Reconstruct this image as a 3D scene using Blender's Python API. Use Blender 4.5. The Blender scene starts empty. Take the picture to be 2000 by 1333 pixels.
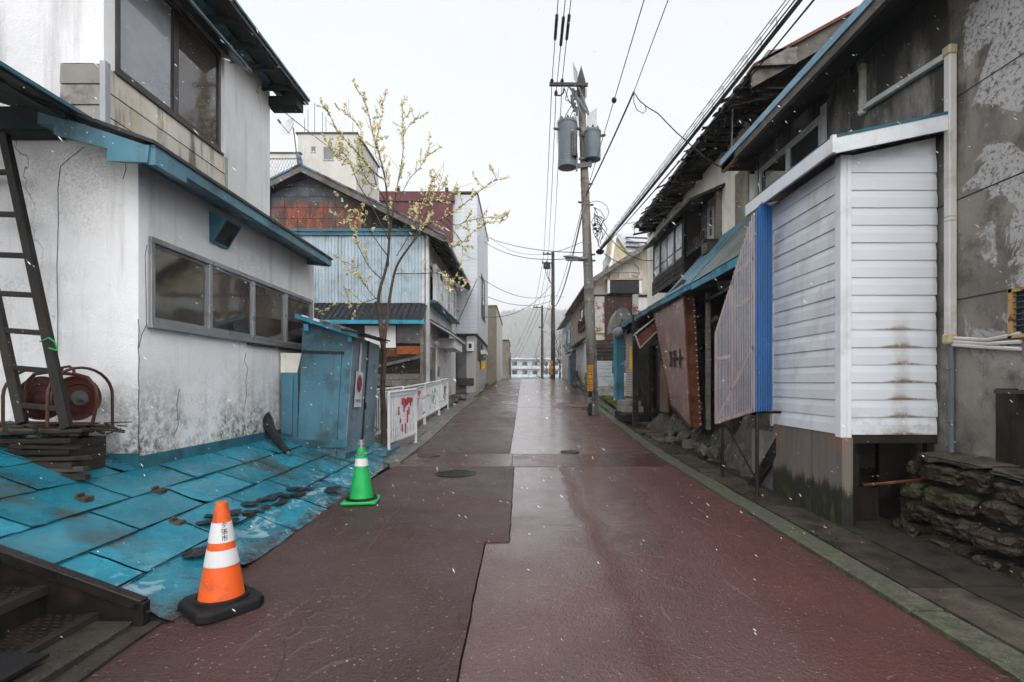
import bpy, bmesh, math, random
from mathutils import Vector, Matrix, noise
S = bpy.context.scene
COL = S.collection
R = random.Random(7)

# ------------------------------------------------------------------ camera, sky, sun, exposure
CZ = 1.65                                   # eye height above the road at the camera
cam = bpy.data.objects.new('camera', bpy.data.cameras.new('camera'))
COL.objects.link(cam)
cam.location = (0, 0, CZ)
cam.rotation_euler = (math.radians(90), 0, 0)
cam.data.sensor_width = 36
cam.data.lens = 18
cam.data.shift_x = -0.008
cam.data.shift_y = 0.0408
cam.data.clip_start = 0.05
cam.data.clip_end = 3000
S.camera = cam

SUN_EL, SUN_AZ = math.radians(42), math.radians(168)   # behind the camera, to its right
w = bpy.data.worlds.new('World'); S.world = w; w.use_nodes = True
nt = w.node_tree; nt.nodes.clear()
sky = nt.nodes.new('ShaderNodeTexSky'); sky.sky_type = 'NISHITA'; sky.sun_disc = False
sky.sun_elevation = SUN_EL; sky.sun_rotation = SUN_AZ; sky.air_density = 1.0; sky.dust_density = 4.0
hs = nt.nodes.new('ShaderNodeHueSaturation'); hs.inputs['Saturation'].default_value = 0.25
b1 = nt.nodes.new('ShaderNodeBackground'); b1.inputs['Strength'].default_value = 0.05
b2 = nt.nodes.new('ShaderNodeBackground'); b2.inputs['Color'].default_value = (0.87, 0.89, 0.92, 1); b2.inputs['Strength'].default_value = 0.42
ad = nt.nodes.new('ShaderNodeAddShader'); wo = nt.nodes.new('ShaderNodeOutputWorld')
nt.links.new(sky.outputs[0], hs.inputs['Color']); nt.links.new(hs.outputs[0], b1.inputs[0])
tc = nt.nodes.new('ShaderNodeTexCoord'); cn = nt.nodes.new('ShaderNodeTexNoise'); cn.inputs['Scale'].default_value = 2.2; cn.inputs['Detail'].default_value = 3
mr = nt.nodes.new('ShaderNodeMapRange'); mr.inputs['To Min'].default_value = 0.39; mr.inputs['To Max'].default_value = 0.45   # faint cloud tone
nt.links.new(tc.outputs['Generated'], cn.inputs['Vector']); nt.links.new(cn.outputs[0], mr.inputs[0]); nt.links.new(mr.outputs[0], b2.inputs['Strength'])
nt.links.new(b1.outputs[0], ad.inputs[0]); nt.links.new(b2.outputs[0], ad.inputs[1]); nt.links.new(ad.outputs[0], wo.inputs[0])
sun = bpy.data.objects.new('sun', bpy.data.lights.new('sun', 'SUN')); COL.objects.link(sun)
sun.data.energy = 1.5; sun.data.angle = math.radians(130); sun.data.color = (1, 0.98, 0.95)
sun.rotation_euler = (math.pi / 2 - SUN_EL, 0, math.pi - SUN_AZ)
S.view_settings.view_transform = 'Standard'; S.view_settings.look = 'None'
S.view_settings.gamma = 1; S.view_settings.use_curve_mapping = False
S.view_settings.exposure = 0.95
S.cycles.max_bounces = 4; S.cycles.diffuse_bounces = 3; S.cycles.glossy_bounces = 2; S.cycles.transparent_max_bounces = 8; S.cycles.volume_bounces = 1
S.cycles.use_denoising = True; S.cycles.use_adaptive_sampling = True; S.cycles.adaptive_threshold = 0.04
S.cycles.caustics_reflective = False; S.cycles.caustics_refractive = False

# ------------------------------------------------------------------ helpers
def V(*a): return Vector(a)
def P(px, py, d):
    "a point of the photograph at d metres in front of the camera"
    return Vector(((px - 1016) * d / 1000, d, CZ + (748 - py) * d / 1000))
def lerp(a, b, t): return a + (b - a) * t
def interp(tab, y):
    if y <= tab[0][0]: return tab[0][1]
    for (a, va), (b, vb) in zip(tab, tab[1:]):
        if y <= b: return lerp(va, vb, (y - a) / (b - a))
    return tab[-1][1]
def zslope(y): return interp([(13, .03), (22, .058), (41, .058), (50, -.06), (90, -.06), (110, 0)], y)
ZT = {0: 0.0}
_z = 0.0
_zt = [(0.0, 0.0)]
for _i in range(0, 1200):
    _z += zslope(_i * .1 + .05) * .1; _zt.append((round(_i * .1 + .1, 2), _z))
def zr(y):
    "height of the road surface at distance y"
    if y < 0: return .03 * y
    i = min(int(y * 10), 1199); t = min(1, y * 10 - i)
    return lerp(_zt[i][1], _zt[i + 1][1], t)
def XR(y): return interp([(3, 2.6), (10, 2.52), (17.6, 2.85), (40, 3.64), (46, 3.7)], y)
def XL(y): return interp([(6.2, -2.3), (8.8, -2.05), (11, -2.03), (19.3, -2.2), (40, -1.6), (46, -1.4)], y)

WPOS = {}
class MB:
    def __init__(s): s.v = []; s.f = []
    def add(s, vs, fs):
        o = len(s.v); s.v += [tuple(v) for v in vs]; s.f += [tuple(i + o for i in f) for f in fs]; return s
    def hexa(s, p):
        return s.add(p, [(3, 2, 1, 0), (4, 5, 6, 7), (0, 1, 5, 4), (1, 2, 6, 5), (2, 3, 7, 6), (3, 0, 4, 7)])
    def box(s, x0, x1, y0, y1, z0, z1):
        return s.hexa([(x0, y0, z0), (x1, y0, z0), (x1, y1, z0), (x0, y1, z0), (x0, y0, z1), (x1, y0, z1), (x1, y1, z1), (x0, y1, z1)])
    def prism(s, poly, ext):
        n = len(poly); e = Vector(ext); a = [Vector(p) for p in poly]
        return s.add(a + [p + e for p in a], [tuple(range(n))[::-1], tuple(range(n, 2 * n))] + [(i, (i + 1) % n, n + (i + 1) % n, n + i) for i in range(n)])
    def slab(s, a, b, c, d, t):
        "four top corners and a thickness downwards"
        e = Vector((0, 0, -t)); q = [Vector(x) for x in (a, b, c, d)]
        return s.hexa([x + e for x in q] + q)
    def beam(s, a, b, w, h, up=(0, 0, 1)):
        a = Vector(a); b = Vector(b); d = (b - a).normalized(); u = Vector(up)
        if abs(d.dot(u)) > .98: u = Vector((0, 1, 0))
        r = d.cross(u).normalized() * (w / 2); u = r.cross(d).normalized() * (h / 2)
        return s.hexa([a - r - u, a + r - u, b + r - u, b - r - u, a - r + u, a + r + u, b + r + u, b - r + u])
    def tube(s, pts, r, n=6, cap=True):
        pts = [Vector(p) for p in pts]; rs = r if isinstance(r, (list, tuple)) else [r] * len(pts)
        rings = []; prev = None
        for i, p in enumerate(pts):
            d = (pts[min(i + 1, len(pts) - 1)] - pts[max(i - 1, 0)])
            d = d.normalized() if d.length > 1e-9 else Vector((0, 0, 1))
            if prev is None: u = d.orthogonal().normalized()
            else:
                u = prev - d * prev.dot(d); u = u.normalized() if u.length > 1e-6 else d.orthogonal().normalized()
            prev = u; w_ = d.cross(u)
            rings.append([p + (u * math.cos(2 * math.pi * k / n) + w_ * math.sin(2 * math.pi * k / n)) * rs[i] for k in range(n)])
        vs = [q for ring in rings for q in ring]; fs = []
        for i in range(len(pts) - 1):
            for k in range(n):
                fs.append((i * n + k, i * n + (k + 1) % n, (i + 1) * n + (k + 1) % n, (i + 1) * n + k))
        if cap: fs += [tuple(range(n))[::-1], tuple(range((len(pts) - 1) * n, len(pts) * n))]
        return s.add(vs, fs)
    def lathe(s, prof, c=(0, 0, 0), axis=(0, 0, 1), n=16):
        c = Vector(c); ax = Vector(axis).normalized(); u = ax.orthogonal().normalized(); w_ = ax.cross(u)
        vs = []; fs = []
        for r, h in prof:
            for k in range(n):
                t = 2 * math.pi * k / n; vs.append(c + ax * h + (u * math.cos(t) + w_ * math.sin(t)) * max(r, 1e-4))
        for i in range(len(prof) - 1):
            for k in range(n): fs.append((i * n + k, i * n + (k + 1) % n, (i + 1) * n + (k + 1) % n, (i + 1) * n + k))
        fs += [tuple(range(n))[::-1], tuple(range((len(prof) - 1) * n, len(prof) * n))]
        return s.add(vs, fs)
    def blob(s, c, r, seed=0, sub=2, amp=.25, freq=1.5):
        bm = bmesh.new(); bmesh.ops.create_icosphere(bm, subdivisions=sub, radius=1)
        c = Vector(c); rr = Vector(r) if not isinstance(r, (int, float)) else Vector((r, r, r))
        vs = []
        for v in bm.verts:
            k = 1 + amp * noise.noise(v.co * freq + Vector((seed * 7.3, seed * 3.1, seed)))
            vs.append(c + Vector((v.co.x * rr.x, v.co.y * rr.y, v.co.z * rr.z)) * k)
        s.add(vs, [[v.index for v in f.verts] for f in bm.faces]); bm.free(); return s
    def holes(s, fn, us, vs, hol, w0, w1):
        "wall from us[0]..us[1] x vs[0]..vs[1] with rectangular holes (u0,u1,v0,v1), thickness w0..w1"
        U = sorted(set([us[0], us[1]] + [h[0] for h in hol] + [h[1] for h in hol]))
        W = sorted(set([vs[0], vs[1]] + [h[2] for h in hol] + [h[3] for h in hol]))
        U = [u for u in U if us[0] <= u <= us[1]]; W = [v for v in W if vs[0] <= v <= vs[1]]
        def solid(i, j):
            if i < 0 or j < 0 or i >= len(U) - 1 or j >= len(W) - 1: return False
            cu = (U[i] + U[i + 1]) / 2; cv = (W[j] + W[j + 1]) / 2
            return not any(h[0] < cu < h[1] and h[2] < cv < h[3] for h in hol)
        for i in range(len(U) - 1):
            for j in range(len(W) - 1):
                if not solid(i, j): continue
                a, b, c, d = U[i], U[i + 1], W[j], W[j + 1]
                for w_ in (w0, w1): s.add([fn(a, c, w_), fn(b, c, w_), fn(b, d, w_), fn(a, d, w_)], [(0, 1, 2, 3)])
                for (di, dj, e) in ((-1, 0, ((a, c), (a, d))), (1, 0, ((b, c), (b, d))), (0, -1, ((a, c), (b, c))), (0, 1, ((a, d), (b, d)))):
                    if not solid(i + di, j + dj):
                        (p, q), (r_, t) = e
                        s.add([fn(p, q, w0), fn(r_, t, w0), fn(r_, t, w1), fn(p, q, w1)], [(0, 1, 2, 3)])
        return s
    def build(s, name, mat, parent=None, smooth=False, bevel=0, kind=None, label=None, cat=None, group=None, weld=False):
        xs = list(zip(*s.v)); lo = Vector([min(a) for a in xs]); hi = Vector([max(a) for a in xs])
        org = Vector(((lo.x + hi.x) / 2, (lo.y + hi.y) / 2, lo.z))
        me = bpy.data.meshes.new(name)
        me.from_pydata([tuple(Vector(v) - org) for v in s.v], [], s.f)
        bm = bmesh.new(); bm.from_mesh(me)
        if weld: bmesh.ops.remove_doubles(bm, verts=bm.verts, dist=1e-4)
        bmesh.ops.recalc_face_normals(bm, faces=bm.faces)
        if bevel:
            es = [e for e in bm.edges if len(e.link_faces) == 2 and e.calc_face_angle(0) > .5]
            bmesh.ops.bevel(bm, geom=es, offset=bevel, segments=1, affect='EDGES', clamp_overlap=True)
        if smooth:
            for f in bm.faces: f.smooth = True
            for e in bm.edges:
                if len(e.link_faces) == 2 and e.calc_face_angle(0) > .7: e.smooth = False
        bm.to_mesh(me); bm.free()
        me.materials.append(mat)
        return link(name, me, org, parent, kind, label, cat, group)
def link(name, me, org, parent=None, kind=None, label=None, cat=None, group=None):
    o = bpy.data.objects.new(name, me); COL.objects.link(o)
    WPOS[o.name] = Vector(org)
    if parent is not None:
        o.parent = parent; o.location = Vector(org) - WPOS[parent.name]
    else: o.location = org
    if kind: o['kind'] = kind
    if label: o['label'] = label
    if cat: o['category'] = cat
    if group: o['group'] = group
    return o
def thing(name, label, cat, loc, group=None, kind=None):
    return link(name, None, Vector(loc), None, kind, label, cat, group)
def inst(name, me, loc, parent, rot=None, scale=None):
    "another piece that shares mesh data"
    o = link(name, me, loc, parent)
    if rot: o.rotation_euler = rot
    if scale: o.scale = scale
    return o

def text_mesh(body, size, depth=0.0, squeeze=1.0):
    "flat lettering as (verts, faces), centred, in the local XY plane"
    cu = bpy.data.curves.new('t', 'FONT'); cu.body = body; cu.size = size; cu.align_x = 'CENTER'; cu.align_y = 'CENTER'
    cu.extrude = depth; cu.resolution_u = 2
    o = bpy.data.objects.new('t', cu); COL.objects.link(o)
    dg = bpy.context.evaluated_depsgraph_get(); dg.update()
    me = bpy.data.meshes.new_from_object(o.evaluated_get(dg))
    vs = [Vector((v.co.x * squeeze, v.co.y, v.co.z)) for v in me.vertices]; fs = [tuple(p.vertices) for p in me.polygons]
    bpy.data.objects.remove(o); bpy.data.curves.remove(cu); bpy.data.meshes.remove(me)
    return vs, fs

# ------------------------------------------------------------------ materials
MATS = {}
class NT:
    def __init__(s, name):
        s.m = bpy.data.materials.new(name); s.m.use_nodes = True; s.t = s.m.node_tree; s.t.nodes.clear()
        s.out = s.t.nodes.new('ShaderNodeOutputMaterial'); MATS[name] = s.m
        g = s.t.nodes.new('ShaderNodeNewGeometry'); s.pos = g.outputs['Position']
    def n(s, typ, props=None, **kw):
        x = s.t.nodes.new('ShaderNode' + typ)
        for k, v in (props or {}).items(): setattr(x, k, v)
        for k, v in kw.items():
            key = int(k[1:]) if k[0] == '_' else k.replace('_', ' ')
            i = x.inputs[key]
            if isinstance(v, bpy.types.NodeSocket): s.t.links.new(v, i)
            else:
                if isinstance(v, (tuple, list)) and len(v) == 3 and i.type == 'RGBA': v = (*v, 1)
                i.default_value = v
        return x.outputs
    def map(s, sc, off=(0, 0, 0), src=None, rot=(0, 0, 0)):
        return s.n('Mapping', Vector=src or s.pos, Scale=sc, Location=off, Rotation=rot)[0]
    def noise(s, scale, detail=4, rough=.55, vec=None, dist=0.0):
        return s.n('TexNoise', Vector=vec or s.pos, Scale=scale, Detail=detail, Roughness=rough, Distortion=dist)[0]
    def ramp(s, f, a, b, lo=0.0, hi=1.0):
        return s.n('MapRange', {'interpolation_type': 'SMOOTHSTEP'}, Value=f, From_Min=a, From_Max=b, To_Min=lo, To_Max=hi)[0]
    def mth(s, op, a, b=0.0, c=0.0, clamp=False):
        return s.n('Math', {'operation': op, 'use_clamp': clamp}, _0=a, _1=b, _2=c)[0]
    def mix(s, f, a, b, blend='MIX'):
        x = s.t.nodes.new('ShaderNodeMix'); x.data_type = 'RGBA'; x.blend_type = blend
        for i, v in ((0, f), (6, a), (7, b)):
            if isinstance(v, bpy.types.NodeSocket): s.t.links.new(v, x.inputs[i])
            else: x.inputs[i].default_value = (*v, 1) if isinstance(v, (tuple, list)) and len(v) == 3 else v
        return x.outputs[2]
    def sep(s, vec=None):
        return s.n('SeparateXYZ', Vector=vec or s.pos)
    def bump(s, h, strength=.5, dist=.01, normal=None):
        kw = dict(Height=h, Strength=strength, Distance=dist)
        if normal is not None: kw['Normal'] = normal
        return s.n('Bump', **kw)[0]
    def bsdf(s, col, rough=.6, metal=0.0, normal=None, spec=.5, **kw):
        a = dict(Base_Color=col, Roughness=rough, Metallic=metal)
        if normal is not None: a['Normal'] = normal
        b = s.n('BsdfPrincipled', **a, **kw)
        b[0].node.inputs['Specular IOR Level'].default_value = spec
        return b[0]
    def done(s, sh): s.t.links.new(sh, s.out.inputs['Surface']); return s.m

def WM(name, base, rough=.6, var=.18, vscale=1.2, dirt=None, da=.5, ds=2.5, dlo=.48, dhi=.7, streak=None, sa=.5, slo=.5, shi=.72, sscale=5.0,
       rust=None, rlo=.58, rhi=.62, rs=3.0, bump=.3, bs=60.0, bd=.006, metal=0.0, rnd=.0, grain=None, spec=None):
    t = NT(name)
    if spec is None: spec = .18 if rough >= .5 else .3
    kv = t.ramp(t.noise(vscale, 4), .25, .75, 1 - var, 1 + var)
    if rnd: kv = t.mth('MULTIPLY', kv, t.ramp(t.n('ObjectInfo')['Random'], 0, 1, 1 - rnd, 1 + rnd))
    c = t.n('VectorMath', {'operation': 'SCALE'}, _0=base, Scale=kv)[0]
    h = t.noise(bs, 2)
    if grain:
        gn = t.noise(1.0, 5, .65, t.map(grain))
        c = t.mix(t.ramp(gn, .35, .7, 0, .6), c, tuple(x * .45 for x in base))
        h = t.mth('ADD', h, t.mth('MULTIPLY', gn, 2.0))
    dn = t.noise(ds, 5, .65)
    if dirt:
        c = t.mix(t.ramp(dn, dlo, dhi, 0, da), c, dirt)
    if streak:
        c = t.mix(t.ramp(t.noise(1.0, 5, .6, t.map((sscale, sscale, sscale * .07))), slo, shi, 0, sa), c, streak)
    rg = t.ramp(dn, .3, .7, max(.05, rough - .12), min(1, rough + .12))
    if rust:
        rm = t.ramp(t.noise(rs, 8, .7), rlo, rhi)
        rc = t.mix(t.ramp(t.noise(rs * 5, 4), .35, .65), rust, tuple(x * .4 for x in rust))
        c = t.mix(rm, c, rc); rg = t.mth('MAXIMUM', rg, t.mth('MULTIPLY', rm, .8))
    nm = t.bump(h, bump, bd) if bump else None
    return t.done(t.bsdf(c, rg, metal, nm, spec))

# stucco: white sprayed render with mould and cracks
def stucco(name, base, mould=.75, zlo=.6, zhi=2.2, extra=0):
    t = NT(name)
    x, y, z = t.sep()[:3]
    h = t.mth('ADD', t.ramp(t.noise(75, 3, .6), .45, .62), t.mth('MULTIPLY', t.noise(240, 2), .3))
    vr = t.ramp(t.noise(.7, 6), .3, .7, .86, 1.06)
    c = t.mix(1.0, base, t.n('CombineColor', Red=vr, Green=vr, Blue=vr)[0], 'MULTIPLY')
    st = t.ramp(t.noise(1.0, 5, .65, t.map((4, 4, .3))), .5, .75, 0, .6)
    c = t.mix(st, c, (.36, .36, .37))
    # mould specks growing in patches close to the ground
    m = t.mth('MULTIPLY', t.ramp(t.noise(.85, 6, .7), .40, .55), t.ramp(z, zlo, zhi, 1.25, 0))
    m = t.mth('MULTIPLY', m, t.ramp(t.noise(11, 8, .82), .38, .6))
    c = t.mix(t.mth('MULTIPLY', m, mould), c, (.05, .045, .035))
    m2 = t.mth('MULTIPLY', t.ramp(t.noise(.9, 4, .6, t.map((1, 1, 1), (7, 3, 1))), .56, .7), t.ramp(t.noise(30, 5, .7), .42, .6))
    c = t.mix(t.mth('MULTIPLY', m2, .28 + extra), c, (.16, .155, .15))
    # hairline cracks
    v = t.n('TexVoronoi', {'feature': 'DISTANCE_TO_EDGE'}, Vector=t.n('Vectormath' if False else 'VectorMath', {'operation': 'ADD'}, _0=t.pos, _1=t.n('TexNoise', Vector=t.pos, Scale=2.0, Detail=5.0)[1])[0], Scale=.45)[0]
    cr = t.mth('MULTIPLY', t.ramp(v, .0, .006, 1, 0), t.ramp(t.noise(.6, 2), .5, .6))
    c = t.mix(t.mth('MULTIPLY', cr, .8), c, (.06, .06, .06))
    nm = t.bump(h, .6, .008)
    return t.done(t.bsdf(c, .75, 0, nm, .3))
stucco('stucco', (.82, .83, .85), .95, .5, 2.1)
stucco('stucco_far', (.56, .57, .58), .6, 4, 9)

def glass(name, tint=(.7, .72, .72), dirt=(.26, .24, .2), da=.3, ds=1.2, rough=.06, dlo=.35):
    t = NT(name)
    tr = t.n('BsdfTransparent', Color=tint)[0]
    gl = t.n('BsdfGlossy', Color=(.9, .92, .95), Roughness=rough, Normal=t.bump(t.noise(3, 2), .05, .02))[0]
    fr = t.n('Fresnel', IOR=1.6)[0]
    a = t.n('MixShader', Fac=t.mth('MINIMUM', t.mth('ADD', t.mth('MULTIPLY', fr, 1.2), .07), 1.0), _1=tr, _2=gl)[0]
    df = t.n('BsdfDiffuse', Color=dirt)[0]
    m = t.ramp(t.noise(ds, 6, .65), dlo, .8, .04, da)
    b = t.n('MixShader', Fac=m, _1=a, _2=df)[0]
    return t.done(b)
glass('glass')
glass('glass_sky', (.6, .62, .64), (.52, .55, .60), .55, .8, .06, .1)  # pale blue mixed into the pane colour stands for reflected sky
glass('glass_hazy', (.5, .5, .5), (.19, .165, .145), .55, 1.3, .05, .25)
glass('glass_dark', (.25, .26, .27), (.12, .12, .12), .4, 1.5)
glass('glass_bright', (.7, .72, .74), (.62, .64, .66), .9, 2.0, .05, .1)

def road_mat(name, base, kind):
    t = NT(name)
    x, y, z = t.sep()[:3]
    big = t.noise(.8, 5, .6)
    c = t.mix(t.ramp(big, .3, .7), tuple(k * .8 for k in base), tuple(k * 1.2 for k in base))
    fine = t.noise(55, 4, .65); ag = t.n('TexVoronoi', Vector=t.pos, Scale=58.0)
    c = t.mix(t.ramp(fine, .35, .7, 0, .35), c, tuple(k * .45 for k in base))
    # pale stone chips
    chip = t.mth('MULTIPLY', t.ramp(ag[0], .28, .4, 1, 0), t.ramp(t.sep(ag[1])[0], .955, .962))
    c = t.mix(t.mth('MULTIPLY', chip, .7), c, (.36, .32, .28))
    h = t.mth('ADD', t.mth('ADD', t.mth('MULTIPLY', fine, .6), t.mth('MULTIPLY', ag[0], .45)), t.mth('MULTIPLY', t.noise(24, 3, .6), .9))
    if kind == 'L':
        film = t.mth('MULTIPLY', t.ramp(t.noise(.9, 5, .6), .3, .7, .2, 1.0), t.ramp(y, 5, 22, .3, 1.0))
        warp = t.n('VectorMath', {'operation': 'ADD'}, _0=t.map((1.1, .45, 1)), _1=t.n('VectorMath', {'operation': 'SCALE'}, _0=t.n('TexNoise', Vector=t.pos, Scale=1.4, Detail=4.0)[1], Scale=.9)[0])[0]
        v = t.n('TexVoronoi', {'feature': 'DISTANCE_TO_EDGE'}, Vector=warp, Scale=.9)[0]
        wr = t.mth('MULTIPLY', t.ramp(v, 0, .014, 1, 0), t.ramp(t.noise(1.1, 3), .5, .58))
        n1 = t.bump(h, 1.0, .013)
        low = t.mth('ADD', wr, t.mth('MULTIPLY', t.noise(5, 3), .5))
        n2 = t.bump(low, .5, .02, n1)
        nc = t.bump(low, .4, .02, t.n('Bump', Height=h, Strength=t.mth('MAXIMUM', t.mth('ADD', t.mth('MULTIPLY', film, -.8), .85), .05), Distance=.013)[0])
        cr = t.ramp(film, .2, 1, .3, .12); rg = t.ramp(t.noise(2.2, 6, .6), .3, .72, .4, .55); cw = t.mth('MULTIPLY', film, .9)
    else:
        xx = t.mth('ADD', x, t.mth('MULTIPLY', t.mth('SUBTRACT', t.noise(.9, 4), .5), .5))
        # wet film: worn smooth wheel track next to the seam, rough towards the kerb
        film = t.mth('MAXIMUM', t.ramp(xx, .58, .78, 1, .0), t.mth('MULTIPLY', t.ramp(xx, .74, .92, .35, 1), t.ramp(xx, 1.25, 2.0, 1.0, 0)))
        film = t.mth('MULTIPLY', film, t.ramp(y, 2.0, 7.5, .4, 1))
        wide = t.ramp(y, 19, 23)
        film = t.mth('MAXIMUM', film, t.mth('MULTIPLY', wide, t.ramp(t.noise(.7, 4), .3, .6, .75, 1)))
        film = t.mth('MULTIPLY', film, t.ramp(t.noise(1.3, 5, .6), .25, .6, .72, 1))
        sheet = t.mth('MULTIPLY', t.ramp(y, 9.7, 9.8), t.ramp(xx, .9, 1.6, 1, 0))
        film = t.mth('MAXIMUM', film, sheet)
        c = t.mix(t.mth('MULTIPLY', sheet, t.ramp(t.noise(1.6, 6, .65), .3, .65, .45, .9)), c, (.215, .175, .175))   # wet sheen painted pale into the base colour past the cross joint
        n1 = t.bump(h, 1.0, .013); n2 = n1
        nc = t.bump(t.noise(3.5, 3), .08, .02, t.n('Bump', Height=h, Strength=t.mth('MAXIMUM', t.mth('ADD', t.mth('MULTIPLY', film, -1.0), .9), .0), Distance=.013)[0])
        cr = t.ramp(film, .1, .9, .36, .2); rg = t.ramp(t.noise(3, 5), .3, .7, .38, .55); cw = t.mth('ADD', t.mth('MULTIPLY', film, .88), .12)
    b = t.n('BsdfPrincipled', Base_Color=c, Roughness=rg, Normal=n2, Coat_Weight=cw, Coat_Roughness=cr, Coat_IOR=2.5, Coat_Normal=nc)
    b[0].node.inputs['Specular IOR Level'].default_value = .2
    return t.done(b[0])
road_mat('asphalt_left', (.056, .0275, .0265), 'L')
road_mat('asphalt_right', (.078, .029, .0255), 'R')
WM('asphalt_band', (.075, .036, .034), .2, bump=.4, bs=50, bd=.008, dirt=(.035, .02, .02), da=.6, spec=.6)
WM('seam_black', (.012, .011, .011), .4)
def kerb_moss():
    t = NT('kerb_moss')
    c = t.mix(t.ramp(t.noise(2.2, 7, .7), .4, .62), (.105, .10, .08), (.105, .122, .062))
    c = t.mix(t.ramp(t.noise(13, 6, .75), .42, .62, 0, .75), c, (.024, .027, .017))
    c = t.mix(t.ramp(t.noise(30, 4, .7), .45, .6, 0, .8), c, (.03, .035, .02))
    c = t.mix(t.ramp(t.noise(90, 2), .64, .7, 0, .6), c, (.34, .34, .28))
    return t.done(t.bsdf(c, .55, 0, t.bump(t.noise(60, 5, .7), .7, .01)))
kerb_moss()
WM('pavement_wet', (.055, .047, .037), .34, var=.45, vscale=5, dirt=(.016, .015, .011), da=.85, ds=3, rust=(.03, .038, .012), rlo=.6, rhi=.7, rs=3, bump=.8, bs=45, bd=.01, rnd=.25)
WM('pavement_grey', (.13, .125, .12), .42, var=.25, vscale=2, dirt=(.05, .05, .04), da=.6, ds=2, bump=.4, bs=70, rnd=.2)
WM('soil', (.075, .062, .046), .7, var=.4, vscale=1.5, dirt=(.03, .025, .018), da=.8, bump=.9, bs=30, bd=.03)
WM('gravel', (.22, .19, .15), .7, var=.3, vscale=2, dirt=(.08, .07, .05), da=.6, bump=.9, bs=25, bd=.03)
WM('rock', (.030, .023, .016), .42, var=.45, vscale=3, dirt=(.012, .010, .009), da=.85, ds=4, rust=(.035, .045, .012), rlo=.56, rhi=.66, rs=2.2, bump=.9, bs=22, bd=.03)
WM('rock_moss', (.055, .05, .04), .45, var=.4, vscale=3, dirt=(.035, .05, .012), da=.8, ds=2.2, bump=.9, bs=26, bd=.03, rnd=.3)
WM('concrete', (.23, .22, .21), .65, dirt=(.07, .065, .06), da=.7, streak=(.05, .05, .05), sa=.5, bump=.4)
WM('concrete_dark', (.036, .033, .027), .42, var=.5, vscale=4, dirt=(.010, .010, .008), da=.8, ds=4, rust=(.09, .085, .07), rlo=.66, rhi=.7, rs=14, bump=.8, bs=40, bd=.012)
WM('beige_wall', (.48, .47, .44), .8, var=.08, streak=(.33, .31, .27), sa=.35, bump=.15)
WM('white_paint', (.62, .64, .66), .55, var=.08, dirt=(.3, .29, .27), da=.35, bump=.12)
WM('white_siding', (.68, .715, .755), .45, var=.05, vscale=.8, dirt=(.36, .36, .35), da=.45, ds=2.2, streak=(.36, .36, .35), sa=.3, bump=.25, bs=18, grain=None, rnd=.06, sscale=4)
WM('white_wall', (.52, .53, .53), .7, dirt=(.22, .2, .17), da=.5, streak=(.15, .14, .13), sa=.6, bump=.25)
WM('cream_wall', (.70, .67, .59), .75, var=.2, dirt=(.16, .13, .08), da=.35, ds=1.3, streak=(.22, .2, .17), sa=.4, slo=.5, bump=.3)
WM('cream_board', (.50, .48, .42), .6, var=.15, dirt=(.35, .25, .12), da=.5, ds=2, streak=(.05, .045, .04), sa=.85, slo=.5, shi=.66, sscale=7, bump=.2, rnd=.12)
WM('grey_board', (.30, .29, .27), .65, var=.25, dirt=(.08, .075, .07), da=.7, ds=4, bump=.3, rnd=.1)
WM('blue_paint', (.062, .165, .225), .42, var=.22, dirt=(.03, .045, .05), da=.7, ds=2, streak=(.05, .06, .05), sa=.6, bump=.12, rust=(.10, .05, .03), rlo=.66, rhi=.7)
WM('blue_pale', (.16, .255, .31), .4, var=.15, dirt=(.06, .08, .09), da=.5, ds=2, streak=(.06, .07, .07), sa=.5, bump=.12)
WM('teal_paint', (.028, .12, .165), .42, var=.3, dirt=(.02, .03, .03), da=.7, bump=.15, rnd=.15)
WM('teal_bright', (.03, .23, .33), .4, var=.25, dirt=(.015, .03, .035), da=.7, bump=.15, rnd=.15)
WM('teal_roof_pale', (.11, .135, .128), .5, var=.3, dirt=(.07, .055, .035), da=.6, ds=2, streak=(.08, .09, .08), sa=.5, bump=.2)
WM('roof_dark', (.012, .012, .014), .38, var=.3, bump=.3, bs=40)
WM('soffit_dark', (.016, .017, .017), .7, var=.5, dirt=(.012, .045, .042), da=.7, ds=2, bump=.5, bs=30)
WM('wood_dark', (.018, .0145, .0115), .6, var=.35, grain=(14, 14, 1.2), dirt=(.008, .007, .006), da=.7, bump=.5, bs=50, rnd=.35)
WM('wood_dark_h', (.026, .021, .017), .6, var=.35, grain=(1.5, 1.5, 25), dirt=(.010, .009, .008), da=.7, bump=.5, bs=50, rnd=.45)
WM('wood_grey', (.16, .145, .13), .7, var=.3, grain=(2, 2, 30), dirt=(.04, .035, .03), da=.7, bump=.5, bs=50, rnd=.3)
WM('wood_ply', (.115, .092, .075), .6, var=.25, grain=(22, 22, 1.0), dirt=(.20, .10, .045), da=.5, ds=1.5, streak=(.05, .045, .04), sa=.6, bump=.3)
WM('wood_orange', (.35, .2, .09), .6, grain=(14, 14, 1.5), bump=.2)
WM('rust_metal', (.10, .035, .018), .65, var=.5, vscale=4, dirt=(.022, .014, .012), da=.8, ds=3, bump=.4, rnd=.2)
WM('sign_brown', (.26, .165, .15), .25, var=.12, dirt=(.09, .052, .045), da=.5, ds=.9, streak=(.07, .03, .025), sa=.4, bump=.05)
WM('metal_grey', (.10, .105, .11), .4, var=.2, dirt=(.05, .05, .05), da=.5, metal=.3, bump=.1)
WM('metal_dark', (.016, .014, .014), .35, var=.4, dirt=(.05, .03, .022), da=.5, ds=5, metal=.4, bump=.2, bs=80)
WM('alu', (.30, .31, .325), .38, var=.12, dirt=(.12, .12, .12), da=.5, ds=3, metal=.5, bump=.08)
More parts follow.
